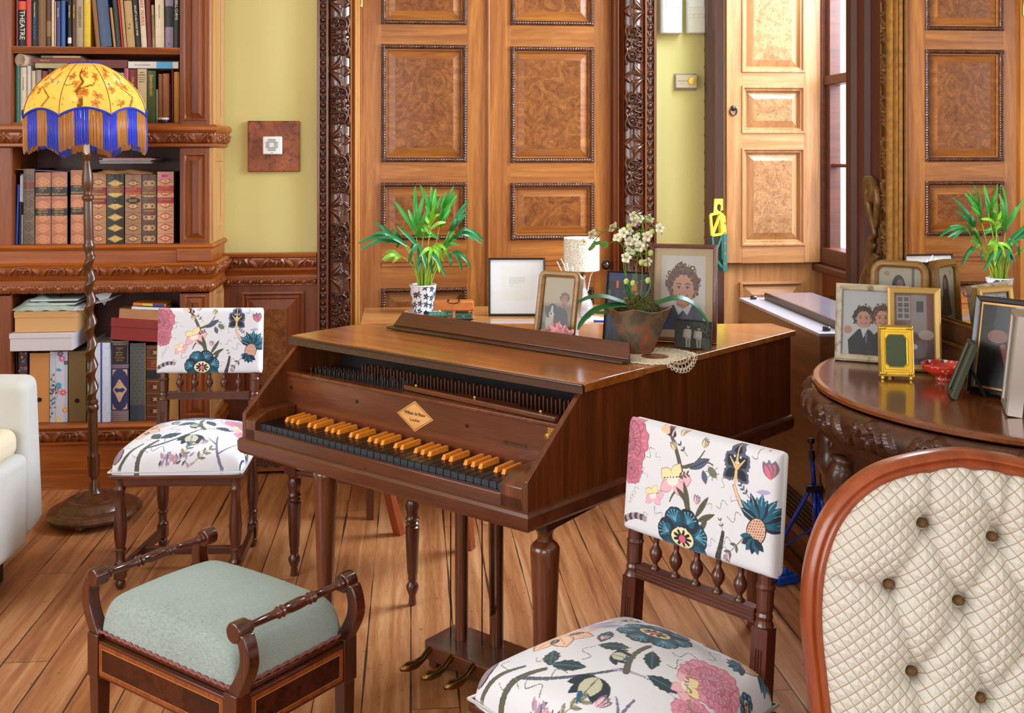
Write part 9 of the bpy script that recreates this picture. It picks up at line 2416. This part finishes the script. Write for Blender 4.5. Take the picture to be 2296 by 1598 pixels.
mk('ball_foot', b, YG_, t, smooth=True)
# red bowl
p = ont(2118, 852); bw_ = thing('bowl', 'small red painted bowl with white and black flowers on the console', 'bowl', (p.x, p.y, TZ), 0)
cvr = Cv(.34, .05, 900, (206, 52, 36)); rs = random.Random(6)
for _ in range(70): cvr.ell(rs.random() * .34, rs.random() * .05, .0022, .0016, (240, 220, 200), rs.random() * 3)
for k in range(8):
 x = .02 + .042 * k;
 for q in range(5): cvr.ell(x + .006 * math.cos(q * 1.26), .024 + .006 * math.sin(q * 1.26), .005, .004, rs.choice([(240, 226, 206), (40, 44, 50), (240, 226, 206)]))
 cvr.ell(x, .024, .003, .003, (80, 150, 160))
prb = [(.020, 0), (.022, .003), (.018, .006), (.034, .014), (.050, .026), (.056, .038), (.0565, .041), (.054, .041), (.048, .028), (.032, .017), (.0005, .012)]
na_ = 160; V = np.zeros((len(prb), na_, 3)); C_ = np.zeros((len(prb), na_, 3)); a = 2 * math.pi * np.arange(na_) / na_
pi_ = []
for i in range(len(prb) - 1):
 for k in range(6): f = k / 6; pi_.append((prb[i][0] * (1 - f) + prb[i + 1][0] * f, prb[i][1] * (1 - f) + prb[i + 1][1] * f, (i + f) / (len(prb) - 1)))
V = np.zeros((len(pi_), na_, 3)); C_ = np.zeros((len(pi_), na_, 3))
for i, (r, z, f) in enumerate(pi_): V[i, :, 0] = r * np.cos(a); V[i, :, 1] = r * np.sin(a); V[i, :, 2] = z; C_[i] = cvr.sample(np.arange(na_) / na_ * .34, np.full(na_, (f * .11) % .0499))
gridmesh('bowl_body', V, na_, len(pi_), PRINTG, C_, bw_, closex=True)
# easel-backed small frame seen from its edge
p = ont(2132, 888); t = picframe('picture_frame', 'small dark-green frame seen edge-on, propped on a wire strut beside the red bowl', p, math.radians(-106), .085, .134, .010, .008, plain('frame_darkgreen', (62, 66, 50), .45, .3), Cv(.065, .108, 300, (90, 80, 60)), tilt=.36, group='picture frames on the console')
# black frame with gold slip, larger, and thick silver frame, seen obliquely at the right
def p_dark(w, h):
 cv = Cv(w, h, 900, (20, 16, 18)); cv.ell(w * .38, h * .62, w * .22, h * .08, (150, 90, 70)); cv.line([(w * .5, h * .5), (w * .62, h * .3), (w * .7, h * .12)], .006, (160, 96, 76)); cv.rect(w * .7, h * .55, w, h, (150, 190, 190)); cv.rect(w * .76, h * .6, w * .96, h * .96, (200, 210, 206)); return cv
picframe('picture_frame', 'black frame with a gold slip and dark portrait, behind the box frame on the console', ont(2236, 893), math.radians(-52), .150, .228, .014, .018, FR['black'], p_dark(.11, .188), tilt=.20, mount=.005, mmat=FR['slip'], group='picture frames on the console', easel=False)
picframe('picture_frame', 'thick silver and gold box frame seen from its edge at the right end', ont(2256, 920), math.radians(-110), .13, .215, .014, .026, FR['silver'], Cv(.102, .177, 300, (150, 140, 124)), tilt=.10, group='picture frames on the console', easel=False)
# --- ornate chest beneath the wainscot, behind the left chair
p = atz(600, 1052, 0); t = thing('inlaid_chest', 'low dark chest with gilt fretwork plinth standing against the wainscot', 'chest', (aty(607, 1050, 4.88).x, 4.98, 0))
b = MB(); b.box((-.115, -.08, .02), (.115, .12, .30)); mk('chest_body', b, WALD, t, bevel=.004)
b = MB(); b.box((-.12, -.09, .015), (.12, -.078, .03))
for k in range(12): b.tube([(-.11 + .02 * k + .006 * math.cos(a), -.084, .055 + .014 * math.sin(a)) for a in [i * .785 for i in range(8)]], .0022, 5, closed=True)
for k in range(5): b.box((-.11 + .05 * k, -.087, .03), (-.085 + .05 * k, -.08, .036))
b.box((-.118, -.088, .075), (.118, -.078, .08)); mk('fretwork', b, plain('fret_gilt', (150, 84, 36), .4, .4), t)
